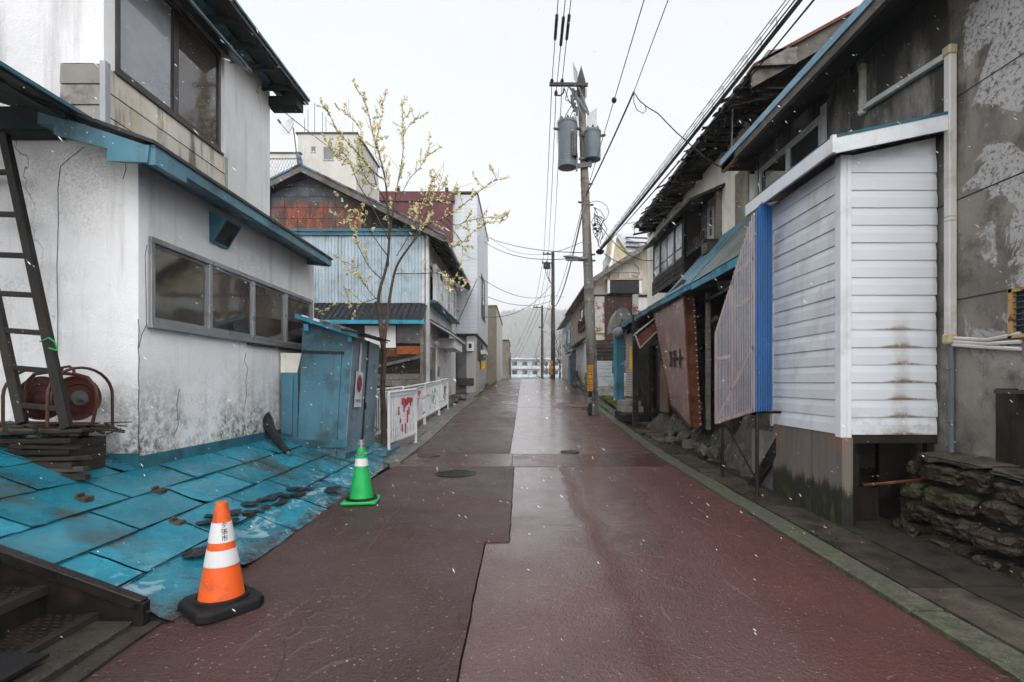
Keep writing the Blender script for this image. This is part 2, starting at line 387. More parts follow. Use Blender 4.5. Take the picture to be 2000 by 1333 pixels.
WM('alu_white', (.5, .51, .52), .4, var=.1, dirt=(.2, .19, .17), da=.5, bump=.08)
WM('frame_dark', (.035, .033, .032), .45, var=.3, bump=.2)
WM('tank_grey', (.10, .122, .138), .4, var=.12, dirt=(.08, .09, .1), da=.5, bump=.08, streak=(.09, .10, .11), sa=.4)
WM('pole_concrete', (.20, .19, .17), .6, var=.2, dirt=(.05, .047, .042), da=.7, streak=(.045, .042, .04), sa=.7, slo=.42, bump=.35, bs=50)
WM('pole_dark', (.05, .045, .04), .6, var=.2, dirt=(.02, .02, .02), da=.6, bump=.3)
WM('cable', (.012, .012, .013), .5, bump=0)
WM('cable_thin', (.05, .05, .052), .5, bump=0)
WM('pvc', (.56, .555, .53), .42, var=.12, dirt=(.22, .2, .16), da=.5, ds=2, bump=.05)
WM('pvc_yellow', (.42, .35, .2), .45, dirt=(.2, .14, .06), da=.6, ds=4, bump=.05)
WM('orange', (.72, .105, .018), .42, var=.08, dirt=(.22, .06, .025), da=.55, ds=9, streak=(.3, .06, .02), sa=.4, sscale=14, bump=.05)
WM('green_plastic', (.012, .37, .085), .42, var=.08, dirt=(.01, .14, .04), da=.5, ds=8, bump=.05)
WM('reflective_white', (.60, .61, .63), .4, var=.06, dirt=(.35, .34, .33), da=.5, ds=6, bump=.05)
WM('rubber', (.010, .010, .011), .5, var=.3, bump=.15)
WM('black_print', (.012, .012, .014), .6, bump=0)
WM('red_paint', (.42, .03, .035), .45, bump=.05)
WM('reel_red', (.05, .0125, .0095), .42, var=.35, dirt=(.05, .015, .012), da=.7, ds=5, bump=.15)
WM('navy', (.035, .045, .17), .5, bump=0)
WM('yellow_paint', (.62, .37, .02), .45, dirt=(.2, .11, .01), da=.5, ds=6, bump=.1)
WM('orange_yellow', (.60, .24, .015), .5, dirt=(.2, .09, .01), da=.5, ds=8, bump=.1)
WM('burgundy', (.085, .016, .022), .4, var=.2, bump=.1, streak=(.03, .01, .012), sa=.5)
WM('tan_brick', (.23, .205, .165), .8, var=.2, dirt=(.1, .09, .07), da=.4, bump=.2)
WM('pink_wall', (.33, .245, .20), .75, var=.12, dirt=(.2, .15, .12), da=.4, bump=.2)
WM('bark', (.085, .062, .045), .75, var=.4, vscale=6, bump=.7, bs=60, grain=(18, 18, 3))
WM('twig', (.055, .043, .032), .75, var=.3, bump=.2)
WM('catkin', (.66, .60, .31), .8, var=.3, vscale=12, dirt=(.30, .27, .09), da=.7, ds=14, bump=.5, bs=200)
WM('moss_green', (.10, .14, .025), .8, var=.4, vscale=3, bump=.4)
WM('snow', (.9, .92, .95), .6, bump=0)
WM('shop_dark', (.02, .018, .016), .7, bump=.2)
WM('room_wall', (.11, .14, .125), .8, var=.4, dirt=(.03, .04, .035), da=.7, ds=1.4, bump=.1)
WM('room_dark', (.05, .045, .042), .8, bump=.1)
WM('curtain', (.6, .59, .56), .9, var=.15, grain=(20, 20, .6), bump=.1)
WM('tar', (.014, .014, .016), .35, bump=.6, bs=35, bd=.02)
WM('pale_roof', (.40, .42, .45), .4, bump=.1)
WM('cloth_white', (.65, .66, .66), .8, bump=.1)
WM('haze_blue', (.48, .55, .64), .7, bump=0)
WM('forest', (.06, .065, .05), .9, var=.4, vscale=.3, bump=0)
WM('bulb', (.5, .5, .45), .25, bump=0)

WM('siding_blue', (.36, .44, .50), .45, var=.12, dirt=(.16, .19, .21), da=.5, streak=(.14, .16, .17), sa=.4, bump=.1)
WM('blue_rust', (.07, .16, .24), .5, var=.3, rust=(.12, .045, .02), rlo=.47, rhi=.56, rs=4, bump=.2)
WM('rust_bright', (.28, .075, .02), .65, var=.4, vscale=4, dirt=(.08, .03, .015), da=.8, ds=4, bump=.3)
def fine_lines(name, base, pitch, dark, bump=.5, rough=.5, axis='z', line=.12):
    t = NT(name); x, y, z = t.sep()[:3]
    fr = t.mth('FRACT', t.mth('DIVIDE', {'x': x, 'y': y, 'z': z}[axis], pitch))
    l = t.ramp(fr, 0, line, 1, 0)
    c = t.mix(t.ramp(t.noise(.5, 5), .3, .7), tuple(k * .9 for k in base), tuple(k * 1.06 for k in base))
    c = t.mix(t.ramp(t.noise(1.0, 5, .6, t.map((2, 2, .15))), .5, .75, 0, .4), c, tuple(k * .6 for k in base))
    c = t.mix(t.mth('MULTIPLY', l, .7), c, dark)
    return t.done(t.bsdf(c, rough, 0, t.bump(fr, bump, .02)))
fine_lines('siding_fine', (.52, .56, .60), .22, (.22, .24, .26))
def mat_tile_light():
    t = NT('dark_tile_light')
    b = t.n('TexBrick', Vector=t.map((1, 1, 1), rot=(math.radians(90), 0, math.radians(90))), Color1=(.42, .42, .42), Color2=(.36, .36, .36), Mortar=(.1, .1, .1), Scale=4.0)
    return t.done(t.bsdf(b[0], .4))
mat_tile_light()

WM('wood_pink', (.52, .40, .35), .6, var=.2, grain=(8, 8, 2), bump=.1)
WM('blue_edge', (.16, .30, .40), .4, var=.2, dirt=(.05, .09, .11), da=.5, bump=.1)
WM('soffit_stain', (.03, .028, .026), .7, var=.5, dirt=(.015, .015, .015), da=.8, ds=1.5, bump=.5, bs=30)
WM('navy_dark', (.012, .022, .05), .4, bump=.05)
WM('pvc_rust', (.40, .26, .10), .5, rust=(.14, .06, .02), rlo=.55, rhi=.62, rs=9, bump=.2)
WM('wood_orange_dull', (.16, .085, .045), .65, grain=(3, 3, 14), bump=.2)
WM('door_brown', (.13, .075, .055), .6, var=.2, dirt=(.06, .04, .03), da=.5, bump=.2)
WM('shutter_cream', (.42, .38, .33), .5, var=.12, dirt=(.2, .17, .14), da=.4, bump=.1)
WM('white_rust', (.42, .41, .40), .5, var=.15, rust=(.30, .10, .025), rlo=.53, rhi=.6, rs=2.6, streak=(.2, .12, .06), sa=.5, bump=.15)
WM('mould_panel', (.19, .18, .14), .7, var=.3, dirt=(.05, .05, .035), da=.8, ds=3, streak=(.36, .34, .28), sa=.6, bump=.3)
WM('faded_print', (.10, .065, .06), .5, bump=0)

WM('roof_slate', (.045, .045, .048), .4, var=.2, bump=.2)
WM('maroon_dark', (.045, .018, .018), .4, var=.3, dirt=(.02, .01, .01), da=.6, bump=.1)
WM('sheet_pale', (.30, .34, .36), .45, var=.15, dirt=(.12, .13, .14), da=.6, ds=2, streak=(.1, .11, .12), sa=.5, rust=(.16, .06, .03), rlo=.66, rhi=.7, bump=.1)
WM('cream_yellow', (.50, .45, .30), .75, var=.1, dirt=(.25, .22, .14), da=.4, bump=.15)

WM('wood_brown', (.075, .058, .044), .6, var=.35, grain=(1.5, 1.5, 22), dirt=(.02, .016, .012), da=.7, bump=.5, bs=50, rnd=.2)

WM('wood_black', (.016, .0135, .0115), .55, var=.4, grain=(16, 16, 1.0), dirt=(.05, .045, .04), da=.35, ds=5, bump=.6, bs=60, rnd=.3)

WM('curtain_green', (.20, .27, .245), .8, var=.35, dirt=(.06, .08, .07), da=.7, ds=1.6, grain=(10, 10, .8), bump=.1)

WM('cream_light', (.80, .775, .70), .75, var=.12, dirt=(.40, .35, .26), da=.4, ds=1.6, streak=(.25, .23, .2), sa=.35, slo=.52, bump=.25)

WM('tan_wall', (.47, .425, .345), .75, var=.15, dirt=(.25, .21, .15), da=.45, ds=1.3, streak=(.2, .18, .15), sa=.5, slo=.48, bump=.3)
WM('metal_worn', (.045, .038, .036), .4, var=.3, dirt=(.02, .016, .015), da=.6, metal=.4, bump=.2)
def mat_blue_roof():
    t = NT('blue_sheet')
    x, y, z = t.sep()[:3]
    k = t.ramp(t.n('ObjectInfo')['Random'], 0, 1, .8, 1.15)
    c = t.mix(t.ramp(t.noise(1.6, 6, .65), .3, .7), (.011, .135, .20), (.016, .20, .28))
    c = t.mix(1.0, c, t.n('CombineColor', Red=k, Green=k, Blue=k)[0], 'MULTIPLY')
    c = t.mix(t.ramp(t.noise(30, 6, .7, t.map((1, .6, 1))), .6, .68, 0, .85), c, (.012, .022, .026))
    c = t.mix(t.ramp(t.noise(1.3, 5, .6, t.map((1, 1, 1), (3, 1, 0))), .54, .68, 0, .7), c, (.05, .042, .026))
    # pale worn paint along the eave, wet glints painted in with it
    wear_glint = t.mth('MULTIPLY', t.ramp(t.mth('ADD', x, t.mth('MULTIPLY', t.noise(1.2, 3), .5)), -2.75, -2.25), t.ramp(t.noise(3.2, 7, .66, t.map((1.3, 1, 1)), 1.6), .52, .58))
    wear_glint = t.mth('MULTIPLY', wear_glint, t.ramp(t.noise(.55, 2, .5, t.map((1, 1, 1), (0, 4.2, 0))), .34, .46))
    c = t.mix(t.mth('MULTIPLY', wear_glint, .6), c, (.30, .42, .48))
    edge = t.mth('MULTIPLY', t.ramp(x, -2.42, -2.26), t.ramp(t.noise(9, 5, .7), .38, .6))
    c = t.mix(edge, c, (.035, .03, .026))
    lowr = t.ramp(x, -3.1, -2.5)
    n0 = t.bump(t.mth('ADD', t.noise(14, 5), t.mth('MULTIPLY', t.noise(2.0, 3), 4.0)), .25, .012)
    n1 = t.n('Bump', Height=t.noise(5.5, 4, .6, t.map((1, .7, 1)), 1.0), Strength=t.mth('MULTIPLY', lowr, .55), Distance=.06, Normal=n0)[0]
    return t.done(t.bsdf(c, t.mth('SUBTRACT', t.ramp(t.noise(4, 5), .35, .7, .2, .42), t.mth('MULTIPLY', lowr, .1)), 0, n1))
mat_blue_roof()

def mat_peel():
    t = NT('peeling_concrete')
    x, y, z = t.sep()[:3]
    c = t.mix(t.ramp(t.noise(.9, 7, .65), .3, .7), (.135, .125, .11), (.28, .26, .235))
    # dark water streaks below the eave
    s = t.mth('MULTIPLY', t.ramp(t.noise(1.0, 7, .7, t.map((2.2, 2.2, .5)), .5), .4, .58), t.ramp(t.mth('ADD', z, t.mth('MULTIPLY', t.noise(1.4, 4), 1.6)), 4.2, 5.4))
    c = t.mix(t.mth('MULTIPLY', s, .92), c, (.028, .027, .026))
    s2 = t.ramp(t.noise(1.9, 9, .75), .46, .64, 0, .8)
    c = t.mix(s2, c, (.06, .054, .045))
    # flaked white paint left towards the near end of the wall
    bias = t.mth('ADD', t.ramp(y, 4.3, 5.6, .13, -.2), t.mth('MULTIPLY', t.ramp(z, 3.0, 4.6, 0, .12), t.ramp(y, 5.2, 4.6)))
    p = t.mth('ADD', t.noise(1.2, 10, .66, None, .9), bias)
    pm = t.ramp(p, .60, .63)
    pm = t.mth('MULTIPLY', pm, t.ramp(z, 1.5, 2.3))
    pm2 = t.mth('MULTIPLY', t.ramp(t.noise(24, 6, .8), .38, .5), pm)
    c = t.mix(t.mth('MULTIPLY', pm2, .95), c, (.44, .435, .43))
    h = t.mth('ADD', t.mth('MULTIPLY', pm2, 1.2), t.noise(25, 6, .7))
    return t.done(t.bsdf(c, .7, 0, t.bump(h, .5, .01), .3))
mat_peel()

def mat_rust_tile():
    t = NT('rusty_tile')
    x, y, z = t.sep()[:3]
    k = t.ramp(t.n('ObjectInfo')['Random'], 0, 1, .75, 1.25)
    c = t.mix(t.ramp(t.noise(2.5, 6, .7), .35, .7), (.045, .052, .062), (.11, .12, .135))
    c = t.mix(1.0, c, t.n('CombineColor', Red=k, Green=k, Blue=k)[0], 'MULTIPLY')
    m = t.mth('MULTIPLY', t.ramp(z, 8.25, 7.9), t.ramp(t.mth('ABSOLUTE', t.mth('ADD', x, 7.1)), 2.2, 1.2))
    m = t.mth('MULTIPLY', m, t.ramp(t.noise(1.7, 7, .65, t.map((1, 1, .6))), .38, .46))
    rc = t.mix(t.ramp(t.noise(5, 5, .7, t.map((1, 1, .3))), .4, .6), (.25, .055, .016), (.06, .018, .01))
    c = t.mix(m, c, rc)
    return t.done(t.bsdf(c, .6, 0, t.bump(t.noise(20, 4), .3, .01)))
mat_rust_tile()

def mat_stained_siding():
    t = NT('stained_siding')
    x, y, z = t.sep()[:3]
    c = t.mix(t.ramp(t.noise(.9, 5), .3, .7), (.63, .67, .715), (.70, .735, .775))
    gn = t.noise(1.0, 4, .6, t.map((1.5, 1.5, 140)))
    c = t.mix(t.ramp(gn, .4, .7, 0, .12), c, (.40, .42, .44))
    # rust runs down from one nail, at a fixed place on the boards
    dx = t.mth('ABSOLUTE', t.mth('SUBTRACT', t.mth('ADD', x, t.mth('MULTIPLY', t.mth('SUBTRACT', t.noise(4, 3), .5), .12)), 3.86))
    fr = t.mth('FRACT', t.mth('DIVIDE', t.mth('SUBTRACT', z, 1.125), .177))
    lip = t.ramp(fr, .0, .4, 1, .25)
    wd = t.mth('ADD', .11, t.mth('MULTIPLY', t.ramp(fr, 0, .16, 1, 0), t.ramp(t.noise(2.2, 3), .35, .65, .08, .34)))
    m = t.mth('MULTIPLY', t.ramp(t.mth('DIVIDE', dx, wd), .2, 1.0, 1, 0), lip)
    m = t.mth('MULTIPLY', m, t.mth('MULTIPLY', t.ramp(z, 2.5, 2.1), t.ramp(t.noise(20, 6, .8), .28, .52)))
    c = t.mix(t.mth('MULTIPLY', m, .95), c, (.16, .095, .035))
    gr = t.mth('MULTIPLY', t.ramp(z, 1.5, 1.15), t.ramp(t.noise(6, 5, .7), .45, .65))
    c = t.mix(t.mth('MULTIPLY', gr, .5), c, (.26, .26, .2))
    return t.done(t.bsdf(c, .45, 0, t.bump(gn, .06, .002)))
mat_stained_siding()

def mat_ply():
    t = NT('wet_plywood')
    x, y, z = t.sep()[:3]
    gn = t.noise(1.0, 6, .65, t.map((9, 9, 1.2)))
    c = t.mix(t.ramp(gn, .3, .7), (.115, .103, .094), (.17, .15, .132))
    c = t.mix(t.mth('MULTIPLY', t.ramp(z, .85, 1.1), t.ramp(t.noise(1.6, 4, .6, t.map((1, 1, .3))), .42, .6, 0, .8)), c, (.26, .12, .05))
    # rising damp with a ragged upper edge
    e = t.mth('ADD', z, t.mth('MULTIPLY', t.noise(1.0, 5, .7, t.map((9, 9, .8))), .45))
    c = t.mix(t.ramp(e, .86, .74), c, (.016, .017, .012))
    g = t.mth('MULTIPLY', t.ramp(e, .8, .5), t.ramp(t.noise(1.0, 5, .65, t.map((14, 14, 4))), .48, .62))
    c = t.mix(t.mth('MULTIPLY', g, .7), c, (.075, .085, .03))
    return t.done(t.bsdf(c, .5, 0, t.bump(gn, .35, .008)))
mat_ply()

def mat_clear(name, tint, dcol, fac, rough):
    t = NT(name)
    tr = t.n('BsdfTransparent', Color=tint)[0]
    df = t.n('BsdfTranslucent', Color=dcol)[0]
    d2 = t.n('BsdfDiffuse', Color=dcol)[0]
    gl = t.n('BsdfGlossy', Color=(.9, .9, .92), Roughness=rough)[0]
    dd = t.n('MixShader', Fac=.5, _1=df, _2=d2)[0]
    a = t.n('MixShader', Fac=t.ramp(t.noise(1.3, 5, .6), .3, .7, fac - .12, fac + .12), _1=tr, _2=dd)[0]
    b = t.n('MixShader', Fac=t.mth('MULTIPLY', t.n('Fresnel', IOR=1.45)[0], .4), _1=a, _2=gl)[0]
    return t.done(b)
mat_clear('clear_sheet', (.9, .88, .93), (.92, .90, .96), .26, .25)
mat_clear('clear_rib', (.8, .78, .84), (.92, .88, .92), .6, .3)
mat_clear('blue_clear', (.03, .22, .55), (.015, .20, .58), .8, .35)

def mat_brick():
    t = NT('tan_tile')
    b = t.n('TexBrick', Vector=t.map((1, 1, 1), rot=(math.radians(90), 0, 0)), Color1=(.25, .22, .17), Color2=(.19, .165, .13), Mortar=(.10, .09, .075), Scale=4.0)
    return t.done(t.bsdf(b[0], .8))
mat_brick()
def mat_dark_tile():
    t = NT('dark_tile')
    b = t.n('TexBrick', Vector=t.map((1, 1, 1), rot=(math.radians(90), 0, 0)), Color1=(.2, .2, .2), Color2=(.13, .13, .13), Mortar=(.05, .05, .05), Scale=5.0)
    return t.done(t.bsdf(b[0], .4))
mat_dark_tile()
M = MATS

# ------------------------------------------------------------------ the setting: ground, road, pavements, hill
YS = [-30, -20, -10, -5] + [i * .5 for i in range(-6, 140)] + [72, 76, 80, 90, 100, 120, 150, 200, 260, 330, 820, 1950]
mb = MB(); xs = [-1700, -120, -40, -15, -6, -2.5, 0, 3, 6, 15, 40, 120, 1700]
for y in YS:
    for x in xs:
        mb.v.append((x, y, zr(min(y, 119)) - .16 - (.0 if abs(x) < 10 else .15)))
for j in range(len(YS) - 1):
    for i in range(len(xs) - 1):
        a = j * len(xs) + i; mb.f.append((a, a + 1, a + len(xs) + 1, a + len(xs)))
mb.build('ground', M['soil'], kind='structure', smooth=True)

def strip(fa, fb, y0, y1, dz=0.0, th=.12, step=.5, nx=1, jag=0.0):
    "a sheet with thickness that follows the road's profile"
    mb = MB(); n = max(1, int(math.ceil((y1 - y0) / step))); row = nx + 1
    for lay in (0, 1):
        for j in range(n + 1):
            y = lerp(y0, y1, j / n); a, b = fa(y), fb(y)
            for i in range(row):
                x = lerp(a, b, i / nx)
                jj = jag * noise.noise(Vector((x * 3, y * 3, 0))) if jag and i in (0, nx) else 0
                mb.v.append((x + jj, y, zr(y) + dz - lay * th))
    o = (n + 1) * row
    for j in range(n):
        for i in range(nx):
            a = j * row + i; mb.f.append((a, a + 1, a + row + 1, a + row)); mb.f.append((o + a + row, o + a + row + 1, o + a + 1, o + a))
        for i in (0, nx):
            a = j * row + i; q = (a, a + row, o + a + row, o + a); mb.f.append(q if i == 0 else q[::-1])
    for j in (0, n):
        for i in range(nx):
            a = j * row + i; mb.f.append((a, o + a, o + a + 1, a + 1) if j == 0 else (a + 1, o + a + 1, o + a, a))
    return mb
def jg(f): return lambda y: f(y) + .012 * noise.noise(Vector((0, y * 4, 1))) + .008 * noise.noise(Vector((3, y * 13, 1)))
def seam(y): return interp([(4.8, -.33), (4.83, -.11), (8.5, -.09), (9.76, -.2), (46, .08)], y)
road = thing('road', None, None, (0, 0, 0), kind='structure')
g = .006
strip(lambda y: XL(y), lambda y: XR(y), -28, 60, -.035, .1).build('road_base', M['seam_black'], road)
st_ = .13
strip(XL, jg(lambda y: -.33 - g), -28, 4.815, .012, step=st_).build('road_slab', M['asphalt_left'], road)
strip(XL, jg(lambda y: -.10 - g), 4.815, 8.5 - g, .012, step=st_).build('road_slab', M['asphalt_left'], road)
strip(XL, jg(lambda y: -.14 - g), 8.5, 9.76 - g, .008, step=st_).build('road_slab', M['asphalt_band'], road)
strip(XL, jg(lambda y: seam(y) - g), 9.76, 60, .012, step=st_).build('road_slab', M['asphalt_left'], road)
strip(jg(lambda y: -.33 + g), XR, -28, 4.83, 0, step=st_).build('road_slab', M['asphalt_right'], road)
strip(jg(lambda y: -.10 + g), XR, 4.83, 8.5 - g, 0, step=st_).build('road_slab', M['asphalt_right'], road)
strip(jg(lambda y: -.14 + g), jg(lambda y: 1.05), 8.5, 9.76 - g, .006, step=st_).build('road_slab', M['asphalt_band'], road)
strip(jg(lambda y: 1.05 + g), XR, 8.5, 9.76 - g, .006, step=st_).build('road_slab', M['asphalt_band'], road)
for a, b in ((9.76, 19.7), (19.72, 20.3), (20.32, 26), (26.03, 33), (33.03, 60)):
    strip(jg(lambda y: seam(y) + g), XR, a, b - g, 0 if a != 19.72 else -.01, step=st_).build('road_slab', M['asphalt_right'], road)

# right-hand kerb line with moss, then the wet pavement slabs
ks = thing('kerb', None, None, (2.7, 5, .1), kind='structure')
for a, b in ((-6, .6), (.62, 3.4), (3.42, 6.1), (6.12, 8.8), (8.82, 11.6), (11.62, 14.6), (14.62, 17.6), (17.62, 22), (22.02, 28), (28.02, 36), (36.02, 46)):
    strip(lambda y: XR(y) + .006, lambda y: XR(y) + .24, a, b, .03 + R.uniform(-.004, .006), jag=.025).build('kerb_stone', M['kerb_moss'], ks)
pv = thing('pavement', None, None, (3.2, 4, .1), kind='structure')
edges = [-6, -1.5, .9, 2.5, 3.75, 4.7, 5.9, 7.0, 8.2, 9.5, 11, 12.6, 14.3, 16, 18, 20.5, 23, 26, 30, 35, 40, 46]
for a, b in zip(edges, edges[1:]):
    strip(lambda y: XR(y) + .25, lambda y: XR(y) + interp([(3.7, .62), (4.6, .66), (11, .6), (46, .7)], y), a + .008, b - .008, .045 + R.uniform(-.006, .006), jag=.02).build('paving_slab', M['pavement_wet'], pv)
for a, b in zip(edges[:12], edges[1:13]):
    strip(lambda y: XR(y) + interp([(3.7, .63), (4.6, .67), (11, .61), (46, .71)], y), lambda y: XR(y) + interp([(4, 1.7), (5.2, 1.3), (8, 1.3)], y), a + .01, b - .01, .05 + R.uniform(-.008, .008), jag=.03).build('paving_slab', M['concrete_dark'], pv)
# left pavement of grey slabs beside the railing
pl = thing('pavement', None, None, (-2.4, 14, .4), kind='structure')
yy = 8.75
while yy < 30:
    L = R.uniform(.75, 1.0)
    for (o0, o1) in ((.0, .30), (.31, .66)):
        y1 = yy + L - .012
        strip(lambda y: XL(y) - o1, lambda y: XL(y) - o0 - .004, yy, y1, .03 + R.uniform(-.006, .01), .1).build('paving_slab', M['pavement_grey'], pl)
    yy += L
strip(lambda y: XL(y) - 1.6, lambda y: XL(y) - .67, 10.4, 46, -.02, .2, jag=.1).build('verge', M['soil'], kind='structure', smooth=False)

# wrinkles pushed up in the surfacing
def wrinkle(pts, mat, w_=.03, h_=.009):
    q = []
    for px_, py_ in pts:
        d = 1.65 / ((py_ - 748) / 1000 + .03); q.append(V((px_ - 1016) * d / 1000, d, zr(d) + (.012 if mat == 'asphalt_left' else 0)))
    fine_ = []
    for a, b in zip(q, q[1:]):
        for s_ in range(6): fine_.append(a.lerp(b, s_ / 6))
    fine_.append(q[-1]); n = len(fine_); m = MB()
    for i, p in enumerate(fine_):
        d = (fine_[min(i + 1, n - 1)] - fine_[max(i - 1, 0)]).normalized(); sd = Vector((-d.y, d.x, 0)).normalized()
        k_ = math.sin(math.pi * (i + .3) / (n - .4)) ** .6; wob = sd * .012 * noise.noise(Vector((p.x * 9, p.y * 9, 2)))
        p = p + wob; m.v += [tuple(p - sd * w_ * k_ - V(0, 0, .004)), tuple(p + sd * w_ * .15 + V(0, 0, h_ * k_)), tuple(p + sd * w_ * .55 * k_ - V(0, 0, .004))]
    for i in range(n - 1):
        a = i * 3; m.f += [(a, a + 1, a + 4, a + 3), (a + 1, a + 2, a + 5, a + 4)]
    m.build('surface_wrinkle', M[mat], road, smooth=True)
for pts in (((438, 1301), (480, 1262), (530, 1228), (580, 1190), (623, 1160)), ((704, 1094), (735, 1050), (760, 1012), (790, 990), (806, 951)), ((760, 1115), (775, 1098)), ((778, 1072), (790, 1055), (806, 1046)), ((818, 1013), (838, 1003)), ((560, 1290), (600, 1262), (640, 1250)), ((845, 960), (860, 945), (858, 930)), ((690, 1180), (720, 1160), (728, 1140)), ((640, 1060), (680, 1035), (690, 1010)), ((600, 1330), (650, 1300), (700, 1290))):
    wrinkle(pts, 'asphalt_left')
for pts in (((1411, 1133), (1440, 1152), (1478, 1179)), ((1432, 1107), (1445, 1122), (1457, 1133)), ((1360, 992), (1385, 1008)), ((1350, 1010), (1372, 1020), (1392, 1030)), ((1500, 1080), (1530, 1095), (1560, 1108)), ((1290, 1180), (1310, 1215)), ((1600, 1190), (1650, 1240)), ((1420, 1040), (1450, 1050))):
    wrinkle(pts, 'asphalt_right', .025, .008)
# manhole covers
def cover(name, label, px, py, d, r, mat='metal_dark'):
    c = P(px, py, d); c.z = zr(c.y) + .0135
    t = thing(name, label, 'manhole cover', c)
    m = MB().lathe([(r * 1.07, -.03), (r * 1.07, .004), (r * 1.0, .005), (r * .99, 0)], c, n=32); m.build('rim', M[mat], t)
    m = MB().lathe([(r * .97, -.03), (r * .97, .003), (r * .93, .007)], c, n=32)
    for k in range(-6, 7):
        for j in range(-6, 7):
            x, y = k * r * .14, j * r * .14
            if x * x + y * y < (r * .86) ** 2: m.box(c.x + x - r * .045, c.x + x + r * .045, c.y + y - r * .045, c.y + y + r * .045, c.z + .005, c.z + .012)
    m.build('lid', M[mat], t)
cover('manhole_cover', 'round dark iron manhole cover set in the left lane', 890, 926, 7.93, .30)
cover('manhole_cover', 'small round lid beside the cross patch in the right lane', 1113, 884, 9.95, .17, 'concrete_dark')
cover('manhole_cover', 'small faint lid in the left lane near the railing', 838, 885, 9.6, .2, 'asphalt_band')

# wooded hill behind the town
def hz(x, y):
    x, y = x / 4.6, y / 4.6
    t = max(0, min(1, (y - 190) / 130)); t = t * t * (3 - 2 * t)
    return -8 + 4.6 * t * (45 + 7 * noise.noise(Vector((x * .012, y * .012, 3))) + 3 * noise.noise(Vector((x * .05, y * .04, 9))) - .00015 * x * x + .02 * x)
mb = MB(); nx, ny = 60, 24
for j in range(ny + 1):
    for i in range(nx + 1):
        x = lerp(-1500, 1500, i / nx); y = lerp(860, 1930, j / ny); mb.v.append((x, y, hz(x, y)))
for j in range(ny):
    for i in range(nx):
        a = j * (nx + 1) + i; mb.f.append((a, a + 1, a + nx + 2, a + nx + 1))
mb.build('hill', M['forest'], kind='structure', smooth=True)
mb = MB(); rr = random.Random(3)
for k in range(3200):
    y = 900 + 640 * rr.random() ** .8; x = rr.uniform(-45, 75) * y / 300 * 1.3
    z = hz(x, y); h = rr.uniform(13, 26); w_ = h * rr.uniform(.2, .34); n = 6
    vs = []
    for (rf, hf) in ((.3, .1), (1, .35), (.75, .62), (.05, 1)):
        for q in range(n):
            t = 2 * math.pi * q / n + rr.random() * .5; rad = w_ * rf * rr.uniform(.7, 1.25)
            vs.append((x + rad * math.cos(t), y + rad * math.sin(t), z + h * hf * rr.uniform(.95, 1.05)))
    mb.add(vs, [(i * n + q, i * n + (q + 1) % n, (i + 1) * n + (q + 1) % n, (i + 1) * n + q) for i in range(3) for q in range(n)])
mb.build('far_forest', M['forest'], kind='stuff', label='misty trees covering the far hillside', cat='forest')
# ------------------------------------------------------------------ building helpers
def fX(X, s=1): return lambda u, v, w: (X + s * w, u, v)
def fY(Y, s=-1): return lambda u, v, w: (u, Y + s * w, v)
def fbox(mb, fn, u0, u1, v0, v1, w0, w1):
    return mb.hexa([fn(u0, v0, w0), fn(u1, v0, w0), fn(u1, v0, w1), fn(u0, v0, w1), fn(u0, v1, w0), fn(u1, v1, w0), fn(u1, v1, w1), fn(u0, v1, w1)])
def window(parent, fn, u0, u1, v0, v1, n=2, fm='alu', gm='glass', fw=.045, w0=-.06, w1=.03, stag=.012, rail=None, sill=True):
    m = MB()
    fbox(m, fn, u0, u1, v0, v0 + fw, w0, w1); fbox(m, fn, u0, u1, v1 - fw, v1, w0, w1)
    fbox(m, fn, u0, u0 + fw, v0 + fw, v1 - fw, w0, w1 - .002); fbox(m, fn, u1 - fw, u1, v0 + fw, v1 - fw, w0, w1 - .002)
    cw = (u1 - u0) / n
    for i in range(1, n): fbox(m, fn, u0 + i * cw - fw * .55, u0 + i * cw + fw * .55, v0 + fw, v1 - fw, w0 + .01, w1 - .008)
    if sill: fbox(m, fn, u0 - .03, u1 + .03, v0 - .035, v0 - .001, w0, w1 + .03)
    wd = m.build('window', M[fm], parent, bevel=.004)
    for i in range(n):
        g_ = gm[i % len(gm)] if isinstance(gm, (list, tuple)) else gm
        a, b = u0 + i * cw + fw * .5, u0 + (i + 1) * cw - fw * .5
        s_ = MB(); o = stag if i % 2 else 0
        for (p, q, r_, t) in ((a, b, v0 + fw, v0 + fw + .03), (a, b, v1 - fw - .03, v1 - fw), (a, a + .028, v0 + fw + .03, v1 - fw - .03), (b - .028, b, v0 + fw + .03, v1 - fw - .03)):
            fbox(s_, fn, p, q, r_, t, -.03 + o, -.005 + o)
        if rail:
            for f in rail: vv = lerp(v0 + fw, v1 - fw, f); fbox(s_, fn, a + .028, b - .028, vv - .012, vv + .012, -.03 + o, -.005 + o)
        s_.build('sash', M[fm], wd)
        fbox(MB(), fn, a + .02, b - .02, v0 + fw + .02, v1 - fw - .02, -.021 + o, -.016 + o).build('pane', M[g_], wd)
    return wd
def boards(parent, name, fn, u0, u1, v0, v1, n, mat, th=.02, gap=.006, w0=0.0, tilt=.008, jit=.0, rag=.0):
    "horizontal boards, each a piece of its own, lapped at the lower edge"
    h = (v1 - v0) / n
    for i in range(n):
        a = v0 + i * h; b = a + h - gap; e = w0 + R.uniform(-jit, jit)
        r0, r1 = R.uniform(-rag, rag), R.uniform(-rag, rag)
        MB().hexa([fn(u0 + r0, a, w0 - .01), fn(u1 + r1, a, w0 - .01), fn(u1 + r1, a, e + th + tilt), fn(u0 + r0, a, e + th + tilt),
                   fn(u0 + r0, b, w0 - .01), fn(u1 + r1, b, w0 - .01), fn(u1 + r1, b, e + th), fn(u0 + r0, b, e + th)]).build(name, M[mat], parent)

